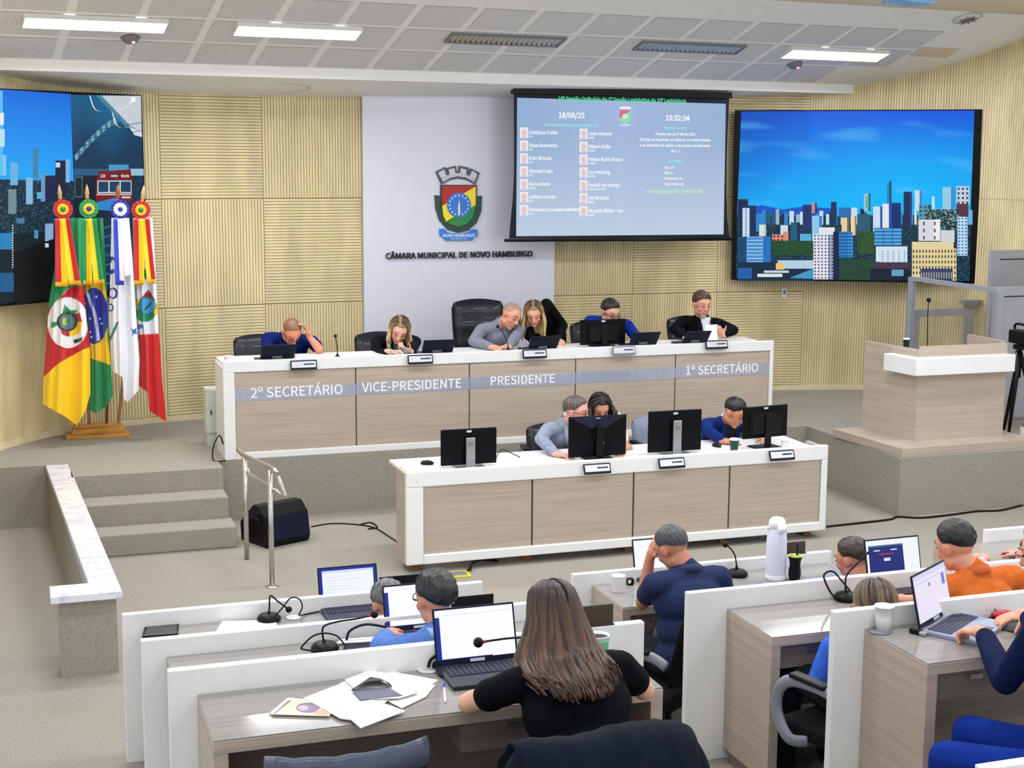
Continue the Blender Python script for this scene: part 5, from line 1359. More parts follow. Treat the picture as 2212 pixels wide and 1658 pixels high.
def person(label, P, N, H, face, hup=(0, 0, 1), yaw=None, sw=.185, skin=(214, 160, 134), hairf=None, hands=None, bulk=1.0,
           shirt=(40, 50, 110), sleeve='long', trousers=(30, 34, 44), legs='sit', seat_floor=0.0, glasses=False, hs=1.0, jaw=1.0, voxel=.0075,
           elbows=(None, None), collar=None, jacket_open=None, stubble=0.0, tie=None, fem=False, tuck=0, lash=True, shirt_mat=None, thigh=.44, kneesp=.12, cuff=None, torso_up=None, shrug=0.0):
    """P pelvis, N base of neck, H head centre, face = way the face points; hands = [(wrist, dir, palm, thumb side, curl)] right, left"""
    P, N, H = V(P), V(N), V(H)
    dN = N - H
    N = H + dN.normalized() * min(max(dN.length, .13), .158 * hs)
    u = (N - P).normalized(); f = V(yaw).normalized() if yaw is not None else V((0, -1, 0))
    r = f.cross(V((0, 0, 1))).normalized(); fr = (f - u * f.dot(u)).normalized(); r2 = fr.cross(u)
    base = V((P.x, P.y, seat_floor))
    root = thing('person', label, 'person', base)
    B = at(MB(), base); S = at(MB(), base); Tm = at(MB(), base)
    M = frame(face, hup)
    tb = Matrix((r2, fr, u)).transposed()
    k = bulk; Ln = (N - P).length
    # torso
    def torso(mb, g):
        mb.ell(P + u * .02, ((.165 * k + g), (.125 * k + g), .13), tb, 20, 12)
        mb.ell(P.lerp(N, .34), ((.150 * k + g), (.115 * k + g), Ln * .30), tb, 20, 12)
        mb.ell(P.lerp(N, .66), ((.165 * k + g), (.118 * k + g), Ln * .32), tb, 20, 12)
        mb.cone(N - r2 * (sw - .03) - u * (.055 - shrug), N + r2 * (sw - .03) - u * (.055 - shrug), .062 + g, .062 + g, 14)
        mb.cone(N - u * .05 - r2 * .06, N + u * .015 - fr * .005, .07 + g, .052 + g, 14); mb.cone(N - u * .05 + r2 * .06, N + u * .015 - fr * .005, .07 + g, .052 + g, 14)
        if fem: 
            for q in (-1, 1): mb.ell(P.lerp(N, .62) + fr * (.09 * k) + r2 * q * .075, (.075 + g, .06 + g, .075 + g), tb, 14, 8)
    torso(B, -.012); torso(S, .004)
    # neck and head
    hb = H + M @ V((0, -.022 * hs, -.055 * hs))
    B.cone(N - u * .02, hb, .056 * hs, .054 * hs, 14)
    head_parts(B, H, M, hs, jaw, fem)
    # arms
    for q, i in ((1, 0), (-1, 1)):
        Sh = N + r2 * q * sw - u * (.058 - shrug)
        if hands and hands[i]:
            W, d, n, t, curl = hands[i]; W = V(W); E = V(elbows[i]) if elbows[i] is not None else ik(Sh, W, .29, .26, V((0, 0, -1)) + r2 * q * .6 - fr * .2)
        else:
            E = V(elbows[i]) if elbows[i] is not None else Sh - u * .26 + r2 * q * .08 + fr * .04; W = E + fr * .22 - r2 * q * .12 + V((0, 0, .02)); d, n, t, curl = (W - E), V((0, 0, -1)), -r2 * q, .4
        aw = .046 * (.85 + .15 * k) if not fem else .043 * (.7 + .3 * k)
        B.cone(Sh, Sh.lerp(E, .5), aw, aw * .98); B.cone(Sh.lerp(E, .5), E, aw * .96, aw * .84); B.cone(E, E.lerp(W, .35), aw * .86, aw * .84); B.cone(E.lerp(W, .35), W, aw * .82, .027)
        hand(B, W, d, n, t, curl, .95 if fem else 1.02)
        g = .011
        S.cone(Sh, Sh.lerp(E, .5), aw + g + .006, aw + g)
        if sleeve == 'long':
            S.cone(Sh.lerp(E, .5), E, aw + g, aw * .9 + g); S.cone(E, E.lerp(W, .4), aw * .92 + g, aw * .88 + g); S.cone(E.lerp(W, .4), E.lerp(W, .9), aw * .86 + g, .034 + g * .6)
        elif sleeve == 'roll': S.cone(Sh.lerp(E, .5), E.lerp(W, .25), aw + g, aw * .9 + g)
        else: S.cone(Sh.lerp(E, .3), Sh.lerp(E, .56), aw + g, aw + g + .004)
    # legs
    for q in (1, -1):
        hip = P + r * q * .09 - V((0, 0, .02))
        if legs == 'sit':
            kn = hip + f * thigh + r * q * kneesp * .5 + V((0, 0, .01)); kn.z = max(kn.z, seat_floor + .42); an = V((kn.x, kn.y, seat_floor + .075)) + f * .02
        else:
            an = V((hip.x, hip.y, seat_floor + .075)) + r * q * .02; kn = hip.lerp(an, .5) + f * .03
        for mb_, g in ((B, -.008), (Tm, .008)):
            mb_.cone(hip, kn, .085 * k + g, .060 + g); mb_.cone(kn, kn.lerp(an, .35), .058 + g, .058 + g); mb_.cone(kn.lerp(an, .35), an, .056 + g, .042 + g)
        B.ell(an + f * .06 - V((0, 0, .045)), (.042, .11, .032), frame(f, (0, 0, 1)), 12, 8)
        sh = at(MB(), base); sh.ell(an + f * .06 - V((0, 0, .041)), (.048, .128, .038), frame(f, (0, 0, 1)), 14, 8)
        sh.build('shoe', MT['black'], root)
    Tm.ell(P - V((0, 0, .01)), (.18 * k, .14 * k, .11), frame(f, (0, 0, 1)), 16, 10)
    # skin, one continuous surface
    me = remesh_mesh(B, voxel, 2, .45)
    at_ = me.color_attributes.new('Col', 'FLOAT_COLOR', 'POINT')
    sk = lin(skin); lip = lcol(sk, lin((168, 66, 70)), .62 if fem else .4); red = lcol(sk, lin((206, 96, 84)), .35); dk = lcol(sk, lin((70, 52, 48)), .9)
    Mi = M.transposed(); Hl = H - base; data = []
    for v in me.vertices:
        p = Mi @ (v.co - Hl) / hs; c = sk
        if p.length < .19:
            x, y, z = p
            if y > .03:
                if abs(x) < .026 and -.075 < z < -.049 and y > .075: c = lip
                elif (abs(x) - .04) ** 2 + (z + .02) ** 2 < .0006: c = red
                elif abs(x) < .015 and -.04 < z < -.012 and y > .095: c = red
                if stubble and z < -.03 and c == sk and (abs(x) > .03 or z < -.075 or z > -.05): c = lcol(sk, dk, stubble)
            if abs(x) > .077 and -.045 < z < .04: c = red
        data.extend(c)
    at_.data.foreach_set('color', data)
    link_mesh('body', me, MT['skinv'], root)
    # face features
    fb = at(MB(), base)
    for q in (-1, 1):
        def F(x, y, z): return H + M @ V((x * hs, y * hs, z * hs))
        fb.tube([F(q * .015, .096, .034), F(q * .030, .094, .040), F(q * .046, .078, .036), F(q * .055, .064, .029)], [.0035 * hs, .0045 * hs, .004 * hs, .002 * hs], 6, col=rgb(60, 42, 34) if hairf != 'grey' else rgb(120, 116, 112), flat=.6)
    fb.build('eyebrows', MT['hairv'], root)
    ey = at(MB(), base)
    for q in (-1, 1):
        if lash:
            ey.tube([F(q * .017, .0905, .010), F(q * .026, .0935, .006), F(q * .036, .0900, .006), F(q * .045, .079, .010)], .0026 * hs, 6, m=1)
        else:
            ey.ell(F(q * .031, .080, .011), (.014 * hs, .0125 * hs, .0075 * hs), M, 12, 8, m=0); ey.ell(F(q * .031, .0895, .0105), (.0058 * hs, .004 * hs, .0062 * hs), M, 10, 6, m=1)
            ey.tube([F(q * .017, .090, .014), F(q * .026, .0945, .0185), F(q * .036, .0915, .0185), F(q * .045, .080, .014)], .0022 * hs, 6, m=1)
    ey.build('eyes', [MT['offwhite'], MT['letterblack']], root)
    if glasses:
        g = at(MB(), base)
        for q in (-1, 1):
            c = [F(q * .033 + .021 * math.cos(w * PI / 8) * 1.1, .106 - .012 * abs(math.cos(w * PI / 8)) * (1 if math.cos(w * PI / 8) * q > 0 else 0), .008 + .0165 * math.sin(w * PI / 8)) for w in range(17)]
            g.tube(c, .0022 * hs, 6); g.tube([F(q * .056, .094, .012), F(q * .079, .05, .012), F(q * .084, -.008, .008), F(q * .083, -.02, -.006)], .0022 * hs, 6)
        g.tube([F(-.010, .107, .010), F(0, .112, .013), F(.010, .107, .010)], .002 * hs, 6); g.build('glasses', MT['black'], root)
    # clothes
    sm = shirt_mat or mat('cloth', shirt, .85, spec=.12, var=.07, scale=(30, 30, 30), bump=.25, bscale=26)
    link_mesh('jacket' if jacket_open else 'shirt', remesh_mesh(S, .009, 5, .5), sm, root)
    link_mesh('trousers', remesh_mesh(Tm, .012, 3, .5), mat('trouser_cloth', trousers, .85, spec=.12, var=.06, bump=.2, bscale=30), root)
    if collar:
        c = at(MB(), base); n = 20; vs = []; lf = .02 if jacket_open else .010
        for i in range(n + 1):
            w = R(-150 + 300 * i / n) + PI; d = r2 * math.sin(w) + fr * math.cos(w) * -1
            d = r2 * math.sin(R(-160 + 320 * i / n)) - fr * math.cos(R(-160 + 320 * i / n))
            dip = .035 * (1 - math.cos(R(-160 + 320 * i / n))) / 2
            vs += [N + d * .078 + u * (lf - dip), N + d * .068 + u * (.034 + lf - dip), N + d * .063 + u * (.031 + lf - dip), N + d * .080 + u * (-.006 + lf - dip)]
        fs = []
        for i in range(n):
            a = i * 4; b = a + 4; fs += [(a + 3, b + 3, b + 1, a + 1), (a + 1, b + 1, b + 2, a + 2)]
        c.add(vs, fs, True); o = c.build('collar', mat('collar_cloth', collar, .8, var=.03), root); q = o.modifiers.new('t', 'SOLIDIFY'); q.thickness = .005
    if jacket_open:                       # strip of shirt between the lapels, then the lapels
        c = at(MB(), base); K = 10; vs = []
        for i in range(K + 1):
            t = i / K; cc = N.lerp(P, -.07 + .70 * t) + fr * (lerp(.086, .146 * k + .004, min(1, t * 2.6)))
            w = lerp(.058, .040, t) if t < .8 else .03
            vs += [cc - r2 * w - fr * .012, cc + fr * .008, cc + r2 * w - fr * .012]
        c.add(vs, sum([[(i * 3, i * 3 + 1, i * 3 + 4, i * 3 + 3), (i * 3 + 1, i * 3 + 2, i * 3 + 5, i * 3 + 4)] for i in range(K)], []), True)
        o = c.build('shirt_front', mat('shirt_front', jacket_open, .8, var=.03), root); q = o.modifiers.new('t', 'SOLIDIFY'); q.thickness = .006
        for q_ in (-1, 1):
            c = at(MB(), base); vs = []
            for i in range(K + 1):
                t = i / K; cc = N.lerp(P, -.02 + .6 * t) + fr * lerp(.08, .150 * k + .008, min(1, t * 2.6)); w0 = lerp(.05, .036, t); w1 = w0 + .055 * math.sin(PI * min(1, t * 1.15 + .12)) ** .7
                vs += [cc + r2 * q_ * w0, cc + r2 * q_ * w1 - fr * .022]
            c.add(vs, [(i * 2, i * 2 + 1, i * 2 + 3, i * 2 + 2) for i in range(K)], True); o = c.build('lapel', sm, root); q = o.modifiers.new('t', 'SOLIDIFY'); q.thickness = .006
    if tie:
        c = at(MB(), base); c.cone(N + fr * .09 - u * .02, N + fr * .10 - u * .045, .017, .02); vs = []
        for i in range(9):
            t = i / 8; cc = N.lerp(P, .10 + .5 * t) + fr * (lerp(.106, .162 * k, min(1, t * 2.4))); w = lerp(.016, .036, t); vs += [cc - r2 * w, cc + fr * .008, cc + r2 * w]
        c.add(vs, sum([[(i * 3, i * 3 + 1, i * 3 + 4, i * 3 + 3), (i * 3 + 1, i * 3 + 2, i * 3 + 5, i * 3 + 4)] for i in range(8)], [])); c.build('tie', mat('tie_cloth', tie, .5), root)
    if callable(hairf):
        global TORSO
        TORSO = (N, P, r2, fr, bulk)
        hm = at(MB(), base); hairf(hm, H, M, hs); hm.build('hair', MT['hairv'], root)
    return root, base, M

TORSO = None
def short(col, col2, **k):
    return lambda mb, H, M, s: hair_cap(mb, H, M, s, col=lin(col), col2=lin(col2), **k)
def longh(col, col2, L, root=None, capk=None, **k):
    def fn(mb, H, M, s):
        hair_cap(mb, H, M, s, col=lin(root or col), col2=lin(col), **(capk or dict(front=40, side=0, back=-40, th=.09, tex=.006, freq=60, part=k.get('part', 0) / .0775)))
        hair_long(mb, H, M, s, L, lin(col), lin(col2), root=lin(root or col), **k)
    return fn
def down(yaw, pitch):           # way a face points: yaw from straight at the audience (-y), + to photo right; pitch down in degrees
    a, b = R(yaw), R(pitch); return V((math.sin(a) * math.cos(b), -math.cos(a) * math.cos(b), -math.sin(b)))
def away(yaw, pitch):           # facing the stage
    a, b = R(yaw), R(pitch); return V((math.sin(a) * math.cos(b), math.cos(a) * math.cos(b), -math.sin(b)))
DN = V((0, 0, -1)); TOW = V((0, -1, 0)); AWY = V((0, 1, 0)); XR = V((1, 0, 0))
SZ = PL + .5 + .10           # pelvis height on the stage
# --- people at the council bench (their right hand is at photo left)
H = PY(630, 717, 13.42); N = PY(628, 724, 13.60)
person('person in a blue polo shirt bowed over the bench, head propped on one hand', (H.x - .02, 13.78, SZ), N, H, down(12, 48), hup=(.0, 0, 1), sw=.21, hs=1.07, skin=(214, 140, 112), stubble=.3, shirt=(16, 30, 96), sleeve='short', collar=(24, 36, 96), seat_floor=PL, glasses=True,
       hairf=short((150, 104, 70), (112, 82, 62), front=48, side=2, back=-34, th=.035, tex=.008),
       hands=[((PY(610, 762, 13.18).x, 13.16, TZ + .03), V((.7, -.6, -.1)), DN, V((.6, .6, 0)), .8), (PY(668, 727, 13.36), V((-.35, .0, .9)), V((-1, .0, -.1)), V((0, -.8, .4)), .55)], elbows=(None, (PY(690, 762, 13.30).x, 13.30, TZ + .04)), bulk=1.12)
H = PY(862, 712, 13.40); N = PY(858, 728, 13.53)
person('person with blonde hair and dark blazer writing at the bench while holding a phone', (H.x - .0, 13.78, SZ), N, H, down(-14, 36), hup=(.22, 0, 1), hs=1.05, sw=.19, skin=(232, 176, 156), fem=True, shirt=(12, 14, 22), seat_floor=PL, jacket_open=(112, 132, 70),
       hairf=longh((176, 146, 104), (214, 188, 140), .20, root=(74, 58, 48), part=.02, az0=62, n=110),
       hands=[((PY(838, 757, 13.08).x, 13.06, TZ + .028), V((.8, -.5, -.1)), DN, V((.4, .7, 0)), .7), ((PY(886, 752, 12.98).x, 12.98, TZ + .035), V((-.7, -.3, .2)), V((-.3, .3, 1)), V((.0, -.3, 1)), .7)])
ph = phone(PY(872, 749, 12.94), .4, 'dark smartphone held by the blonde woman writing at the bench', .5); ph.location.z = TZ + .06
def pen(a, b, label, m='decksilver', r=.0045):
    a, b = V(a), V(b); t = thing('pen', label, 'pen', a)
    mb = at(MB(), a); mb.tube([a, a.lerp(b, .12), b], [.001, r, r], 8); mb.build('barrel', MT[m], t)
    mb = at(MB(), a); mb.tube([a.lerp(b, .8), b + (b - a).normalized() * .004], r * 1.15, 8); mb.build('cap', MT['black'] if m != 'letterwhite' else mat('blue_pen_cap', (30, 70, 200), .4), t)
    return t
q = V((PY(845, 757, 13.0).x, 12.98, TZ + .008)); pen(q, q + V((-.02, .05, .12)), 'silver pen in the hand of the blonde woman writing')
H = PY(1104, 682, 13.36); N = PY(1082, 700, 13.52)
person('person in a grey long sleeved shirt leaning sideways in the tall presiding chair', (PY(1075, 760, 13.75).x, 13.78, SZ + .02), N, H, down(22, 26), hup=(.34, 0, 1), sw=.21, hs=1.06, skin=(216, 154, 128), shirt=(128, 134, 150), seat_floor=PL, collar=(122, 128, 146), bulk=1.25, stubble=.15,
       hairf=short((150, 122, 104), (176, 140, 118), front=52, side=2, back=-34, th=.025, tex=.006),
       hands=[((PY(1062, 748, 13.08).x, 13.05, TZ + .03), V((.95, -.2, -.05)), DN, V((.1, 1, 0)), .6), ((PY(1092, 748, 13.1).x, 13.02, TZ + .035), V((-.9, -.3, 0)), DN, V((-.1, 1, 0)), .6)], elbows=((PY(1024, 738, 13.3).x, 13.32, TZ + .06), None))
H = PY(1153, 677, 13.38); N = PY(1172, 706, 13.70)
person('person with long blonde hair in black bending down beside the presiding chair', (PY(1188, 720, 14.15).x, 14.16, PL + .86), N + V((0, .02, .0)), H, down(-18, 30), hup=(-.06, 0, 1), sw=.175, skin=(226, 164, 140), fem=True, shirt=(9, 9, 11), legs='stand', seat_floor=PL,
       hairf=longh((186, 152, 98), (222, 192, 138), .26, root=(58, 42, 34), part=.0, az0=66, n=150, width=1.15),
       hands=[((PY(1150, 740, 13.3).x, 13.30, TZ + .04), TOW, DN, XR, .5), ((PY(1200, 740, 13.42).x, 13.36, TZ + .04), TOW, DN, -XR, .5)], elbows=((PY(1140, 725, 13.6).x, 13.60, TZ + .16), (PY(1216, 725, 13.68).x, 13.68, TZ + .14)))
H = PY(1318, 674, 13.55); N = PY(1318, 689, 13.70)
person('person in a bright blue sweater and glasses sitting behind the bench monitor', (H.x, 13.85, SZ), N, H, down(14, 24), sw=.21, hs=1.06, skin=(222, 166, 142), shirt=(18, 48, 150), collar=(206, 212, 226), seat_floor=PL, glasses=True, bulk=1.1, stubble=.25,
       hairf=short((44, 34, 30), (28, 22, 20), front=36, side=-4, back=-34, th=.17, tex=.03), hands=[((H.x - .16, 13.2, TZ + .03), TOW, DN, XR, .5), ((H.x + .2, 13.2, TZ + .03), TOW, DN, -XR, .5)])
H = PY(1516, 657, 13.55); N = PY(1517, 693, 13.64)
person('person in a dark suit and open collar reading a sheet of paper at the bench', (H.x, 13.70, SZ), N, H, down(4, 14), sw=.215, hs=1.07, skin=(226, 164, 142), shirt=(11, 11, 17), jacket_open=(212, 216, 232), collar=(216, 220, 236), seat_floor=PL,
       hairf=short((92, 58, 42), (64, 40, 32), front=34, side=-6, back=-36, th=.19, tex=.03, part=-.3),
       hands=[((PY(1480, 735, 13.25).x, 13.22, TZ + .03), V((.6, -.6, 0)), DN, XR, .5), (PY(1562, 722, 13.30), V((-.7, -.15, .65)), V((-.3, -.8, -.2)), V((.2, -.1, 1)), .8)], elbows=((PY(1456, 730, 13.5).x, 13.5, TZ + .08), (PY(1584, 728, 13.45).x, 13.45, TZ + .06)))
mb = MB(); c = PY(1541, 716, 13.16); vs = []
for k in range(9):
    t = k / 8
    for s_ in (-1, 1): vs.append(V((s_ * .07 + .03 * (t - .5), .05 * t + .03 * math.sin(t * 2.2), -.115 + .15 * t)))
mb.add(vs, [(k * 2, k * 2 + 1, k * 2 + 3, k * 2 + 2) for k in range(8)], True); o = mb.build('paper_sheet', MT['paper']); q = o.modifiers.new('t', 'SOLIDIFY'); q.thickness = .0015
o.location = (c.x, c.y, TZ + .118); tag(o, 'white sheet of paper held upright by the man in the dark suit', 'paper')

# --- people at the clerks' desk
H = PY(1245, 889, 11.36); N = PY(1229, 911, 11.48)
person('person in a grey blazer and glasses at the clerks desk turning to the right', (H.x - .06, 11.62, .56), N, H, down(48, 10), sw=.205, hs=1.06, skin=(226, 160, 146), shirt=(142, 150, 172), jacket_open=(40, 44, 56), yaw=(.25, -1, 0), glasses=True, lash=False,
       hairf=short((66, 54, 50), (104, 96, 94), front=38, side=-4, back=-36, th=.15, tex=.03),
       hands=[((PY(1200, 990, 11.0).x, 10.98, DZ + .03), V((.6, -.7, 0)), DN, V((.8, .4, 0)), .5), ((H.x + .2, 11.0, DZ + .03), TOW, DN, -XR, .5)], elbows=((PY(1170, 962, 11.25).x, 11.28, DZ + .10), None))
H = PY(1296, 880, 11.55); N = PY(1302, 912, 11.78)
person('person with wavy dark hair and cream top leaning in behind the clerks desk', (H.x + .04, 12.12, .86), N, H, down(-6, 34), sw=.17, skin=(206, 146, 118), fem=True, shirt=(226, 218, 200), legs='stand',
       hairf=longh((34, 26, 26), (52, 40, 36), .15, root=(26, 20, 22), part=.0, az0=58, n=120, width=1.3, wave=.02, spread=2.2), hands=[((H.x - .12, 11.28, DZ + .05), TOW, DN, XR, .5), ((H.x + .08, 11.22, DZ + .04), TOW, DN, -XR, .5)])
H = PY(1587, 891, 11.32); N = PY(1572, 908, 11.45)
person('person in a blue blazer and tie looking down at the clerks desk', (H.x - .08, 11.68, .56), N, H, down(34, 32), sw=.205, hs=1.05, skin=(206, 140, 108), shirt=(20, 42, 104), jacket_open=(10, 11, 16), collar=(196, 206, 236), tie=(44, 66, 170), yaw=(.2, -1, 0),
       hairf=short((26, 24, 28), (16, 15, 18), front=36, side=-2, back=-30, th=.19, tex=.02, fade=.5),
       hands=[((PY(1560, 962, 11.1).x, 11.08, DZ + .03), V((.7, -.5, 0)), DN, V((.6, .6, 0)), .5), ((PY(1650, 958, 11.1).x, 11.08, DZ + .03), V((-.4, -.8, 0)), DN, -XR, .5)], elbows=((PY(1528, 960, 11.3).x, 11.3, DZ + .08), (PY(1640, 950, 11.35).x, 11.35, DZ + .08)))
# ================================================================== rows of desks in the foreground
def row_desk(label, xl, xr, y, zt, zf, tl, tr, drop=.085, depth=.46, drawer=None, group='rows of white and taupe councillor desks', plinth=False):
    L_ = (xl, y, zf); t = thing('councillor_desk', label, 'desk', L_, 0, group)
    mb = at(MB(), L_); mb.b2((xl, y, zf + (.03 if plinth else 0)), (xr, y + .04, zt)); mb.build('white_screen_panel', MT['white'], t, bevel=.004)
    z = zt - drop
    mb = at(MB(), L_); mb.b2((tl, y - depth, z - .05), (tr, y, z - .006)); mb.build('tabletop', MT['laminate'], t, bevel=.002)
    mb = at(MB(), L_); mb.b2((tl + .002, y - depth + .002, z - .006), (tr - .002, y - .002, z)); mb.build('glass_top', MT['laminate_top'], t)
    for a, b in ((tl, tl + .05), (tr - .05, tr)):
        mb = at(MB(), L_); mb.b2((a, y - depth, zf + .06), (b, y - .002, z - .05)); mb.build('side_panel', MT['laminate'], t, bevel=.002)
        mb = at(MB(), L_); mb.b2((a + .006, y - depth + .06, zf), (b - .006, y - .05, zf + .06)); mb.build('foot', MT['laminate_dark'], t)
    if drawer:
        a, b = drawer
        mb = at(MB(), L_); mb.b2((a, y - depth + .03, z - .17), (b, y - .05, z - .055)); d = mb.build('drawer', MT['laminate_dark'], t)
        mb = at(MB(), L_); c = (a + b) / 2 - .05; mb.b2((c - .03, y - depth + .018, z - .095), (c + .03, y - depth + .03, z - .075)); mb.build('handle', MT['silver'], d)
    mb = at(MB(), L_); mb.b2((tl + .05, y - .03, zf + .25), (tr - .05, y - .012, z - .05)); mb.build('modesty_panel', MT['laminate_dark'], t)
    return z
zA1 = row_desk('farthest desk of the left block, with a tablet and microphone on it', .438, 2.42, 7.62, .82, 0, .545, 2.30)
zA2 = row_desk('middle desk of the left block, where the blue shirt man sits', .445, 2.40, 6.41, 1.07, .2, .553, 2.28)
zA3 = row_desk('nearest desk of the left block, covered with loose papers', .456, 2.36, 5.25, 1.33, .45, .560, 2.235, drop=.10, drawer=(1.45, 1.95))
zB1 = row_desk('desk with the thermos where the dark blue polo man sits', 2.96, 4.66, 7.60, .82, 0, 3.075, 4.63, drop=.07, drawer=(3.13, 3.55))
zB2 = row_desk('right block desk with a bare glass top, behind the polo man', 3.055, 5.5, 6.285, 1.085, .2, 3.27, 5.3, drop=.10, drawer=(3.33, 3.78))
zB3 = row_desk('right block desk with a white cup and turned laptop', 3.17, 5.4, 5.125, 1.33, .45, 3.315, 5.2, drop=.085, depth=.455, drawer=(3.37, 3.85))
zB4 = row_desk('nearest right desk, only a white corner showing at the bottom edge', 2.44, 4.4, 3.16, 1.555, .7, 2.6, 4.2)
zC1 = row_desk('far desk at the right edge behind the orange shirt man', 5.87, 7.6, 7.71, .83, 0, 5.47, 7.4, drop=.08)

def doc(r):
    r(0, 0, 1, 1, rgb(236, 240, 250)); r(0, .93, 1, 1, rgb(40, 50, 150)); r(0, 0, .05, 1, rgb(34, 40, 150)); r(.95, 0, 1, 1, rgb(40, 50, 140)); r(.05, .86, .95, .93, rgb(206, 220, 244))
    for k in range(8): r(.12, .1 + k * .09, .12 + .6 * (.6 + .4 * math.sin(k * 2.3)), .112 + k * .09, rgb(190, 204, 226))
def blank(r):
    r(0, 0, 1, 1, rgb(246, 247, 255)); r(0, 0, .055, .86, rgb(34, 50, 150)); r(0, 0, .7, .02, rgb(30, 40, 120)); r(.055, .88, 1, .9, rgb(226, 230, 240))
def white_(r):
    r(0, 0, 1, 1, rgb(246, 246, 250)); r(.06, .8, .6, .815, rgb(214, 220, 230))
def vote(r):
    r(0, 0, 1, 1, rgb(238, 240, 246)); r(.04, .12, .70, .86, rgb(34, 46, 118)); r(.04, .82, .70, .86, rgb(70, 120, 130)); r(.14, .70, .26, .73, rgb(220, 226, 240)); r(.46, .70, .58, .73, rgb(220, 226, 240)); r(.22, .6, .52, .625, rgb(220, 50, 60)); r(.32, .42, .44, .5, rgb(226, 232, 244)); r(0, 0, 1, .04, rgb(206, 212, 228))
def pale(r):
    r(0, 0, 1, 1, rgb(226, 220, 238)); r(0, .8, 1, .82, rgb(200, 200, 226)); r(.42, .66, .48, .74, rgb(150, 130, 170)); r(.84, .56, .93, .80, rgb(110, 120, 200)); r(.1, .6, .4, .61, rgb(206, 206, 228)); r(0, .9, 1, 1, rgb(206, 206, 236))
p = PZ(756, 1313, zA1); laptop(p, 0, 'open laptop showing a text page on the farthest left desk', w=.335, pic=doc, lid=16, h=.215)
p = PZ(908, 1366, zA2); laptop(p, 0, 'open laptop with a white page in front of the blue shirt man', w=.335, pic=blank, lid=16, h=.215)
p = PZ(1033, 1440, zA3); laptop(p, .0, 'open laptop with a blank white screen in front of the long haired woman', w=.335, pic=blank, lid=17, h=.22)
p = PZ(1428, 1246, zB1); laptop(p, .0, 'open laptop with a white screen in front of the dark blue polo man', w=.335, pic=white_, lid=14, h=.215)
p = PZ(1935, 1258, zB2); laptop(p, .02, 'open laptop showing a dark blue voting panel beside the orange shirt man', w=.34, pic=vote, lid=14, h=.22)
a, b = PZ(1990, 1369, zB3), PZ(2060, 1327, zB3); d = b - a
laptop((a + b) / 2, math.atan2(d.y, d.x), 'turned laptop with pale screen and silver keyboard under typing hands', w=d.length, pic=pale, lid=13, deck='decksilver', h=.225, d=.24)

MG2 = 'gooseneck microphones on the councillor desks'
def rel(px, py, base, yy=None):
    q = PY(px, py, base.y if yy is None else yy); return q - base
b = PZ(581, 1340, zA1); mic(b, 'drooping gooseneck microphone on the farthest left desk', [(0, 0, .03), rel(582, 1310, b), rel(584, 1286, b), rel(600, 1298, b), rel(620, 1313, b)], group=MG2, ring=False)
b = PZ(702, 1404, zA2); mic(b, 'gooseneck microphone bent to the right on the middle left desk', [(0, 0, .03), rel(697, 1372, b), rel(700, 1352, b), rel(730, 1342, b), rel(770, 1336, b), rel(803, 1328, b)], group=MG2)
b = PZ(1215, 1420, zA3); mic(b, 'gooseneck microphone reaching across the screen of the blank laptop', [(0, 0, .03), rel(1205, 1395, b), rel(1170, 1378, b), rel(1110, 1377, b, b.y - .02), rel(1040, 1386, b, b.y - .05)], group=MG2, head=.02)
b = PZ(1592, 1243, zB1); mic(b, 'gooseneck microphone beside the dark blue polo man', [(0, 0, .03), rel(1590, 1212, b), rel(1587, 1198, b), rel(1579, 1185, b), rel(1570, 1178, b)], group=MG2, ring=False)
b = PZ(1828, 1295, zB2); mic(b, 'upright gooseneck microphone on the bare glass topped desk', [(0, 0, .03), rel(1826, 1262, b), rel(1830, 1240, b), rel(1850, 1218, b), rel(1874, 1195, b)], group=MG2, ring=False, head=.008)
def cable(pts, label, r=.004, m='black'):
    P_ = [V(q) for q in pts]; c = P_[0]; mb = at(MB(), c); mb.tube(arc(P_, 7), r, 6); o = mb.build('cable', MT[m]); o.location = c; return tag(o, label, 'cable', 'cables on the councillor desks')
b = PZ(590, 1335, zA1 + .03)
cable([b, PY(612, 1310, b.y), PY(628, 1291, b.y), PY(646, 1293, b.y), PY(653, 1310, b.y), PY(646, 1328, b.y), PZ(660, 1326, zA1 + .006), PZ(690, 1320, zA1 + .006)], 'black cable looping beside the drooping microphone', .004)
b = PZ(690, 1406, zA2 + .02)
cable([b, PY(655, 1402, b.y), PY(653, 1395, b.y), PY(675, 1374, b.y), PY(700, 1367, b.y), PY(726, 1372, b.y), PY(740, 1386, b.y), PZ(744, 1392, zA2 + .006)], 'black cable arching over the bent microphone on the middle left desk', .004)
b = PZ(748, 1385, zA2 + .006)
cable([b, PY(756, 1362, b.y), PY(790, 1348, b.y), PY(835, 1354, b.y)], 'blue grey cable running to the laptop of the blue shirt man', .006, 'navyplastic')
b = PZ(1800, 1300, zB2 + .006)
cable([PZ(1812, 1296, zB2 + .01), PY(1795, 1280, b.y), PY(1780, 1248, b.y), PY(1785, 1236, b.y), PY(1800, 1234, b.y), PY(1815, 1250, b.y), PZ(1840, 1280, zB2 + .02)], 'black cable looping behind the upright microphone', .005)
def grommet(px, py, z, label):
    p = PZ(px, py, z); t = thing('cable_port', label, 'cable port', p)
    mb = MB(); mb.lathe([(.042, 0), (.045, .006), (.030, .008), (.028, .004), (0, .003)], 26); mb.build('ring', MT['offwhite'], t); return p
g = grommet(925, 1447, zA3, 'round white cable port with black plugs on the nearest left desk')
cable([g + V((0, 0, .012)), PY(930, 1425, g.y), PY(942, 1415, g.y), PY(955, 1400, g.y + .1)], 'black cable rising from the white port to the blank laptop', .006)
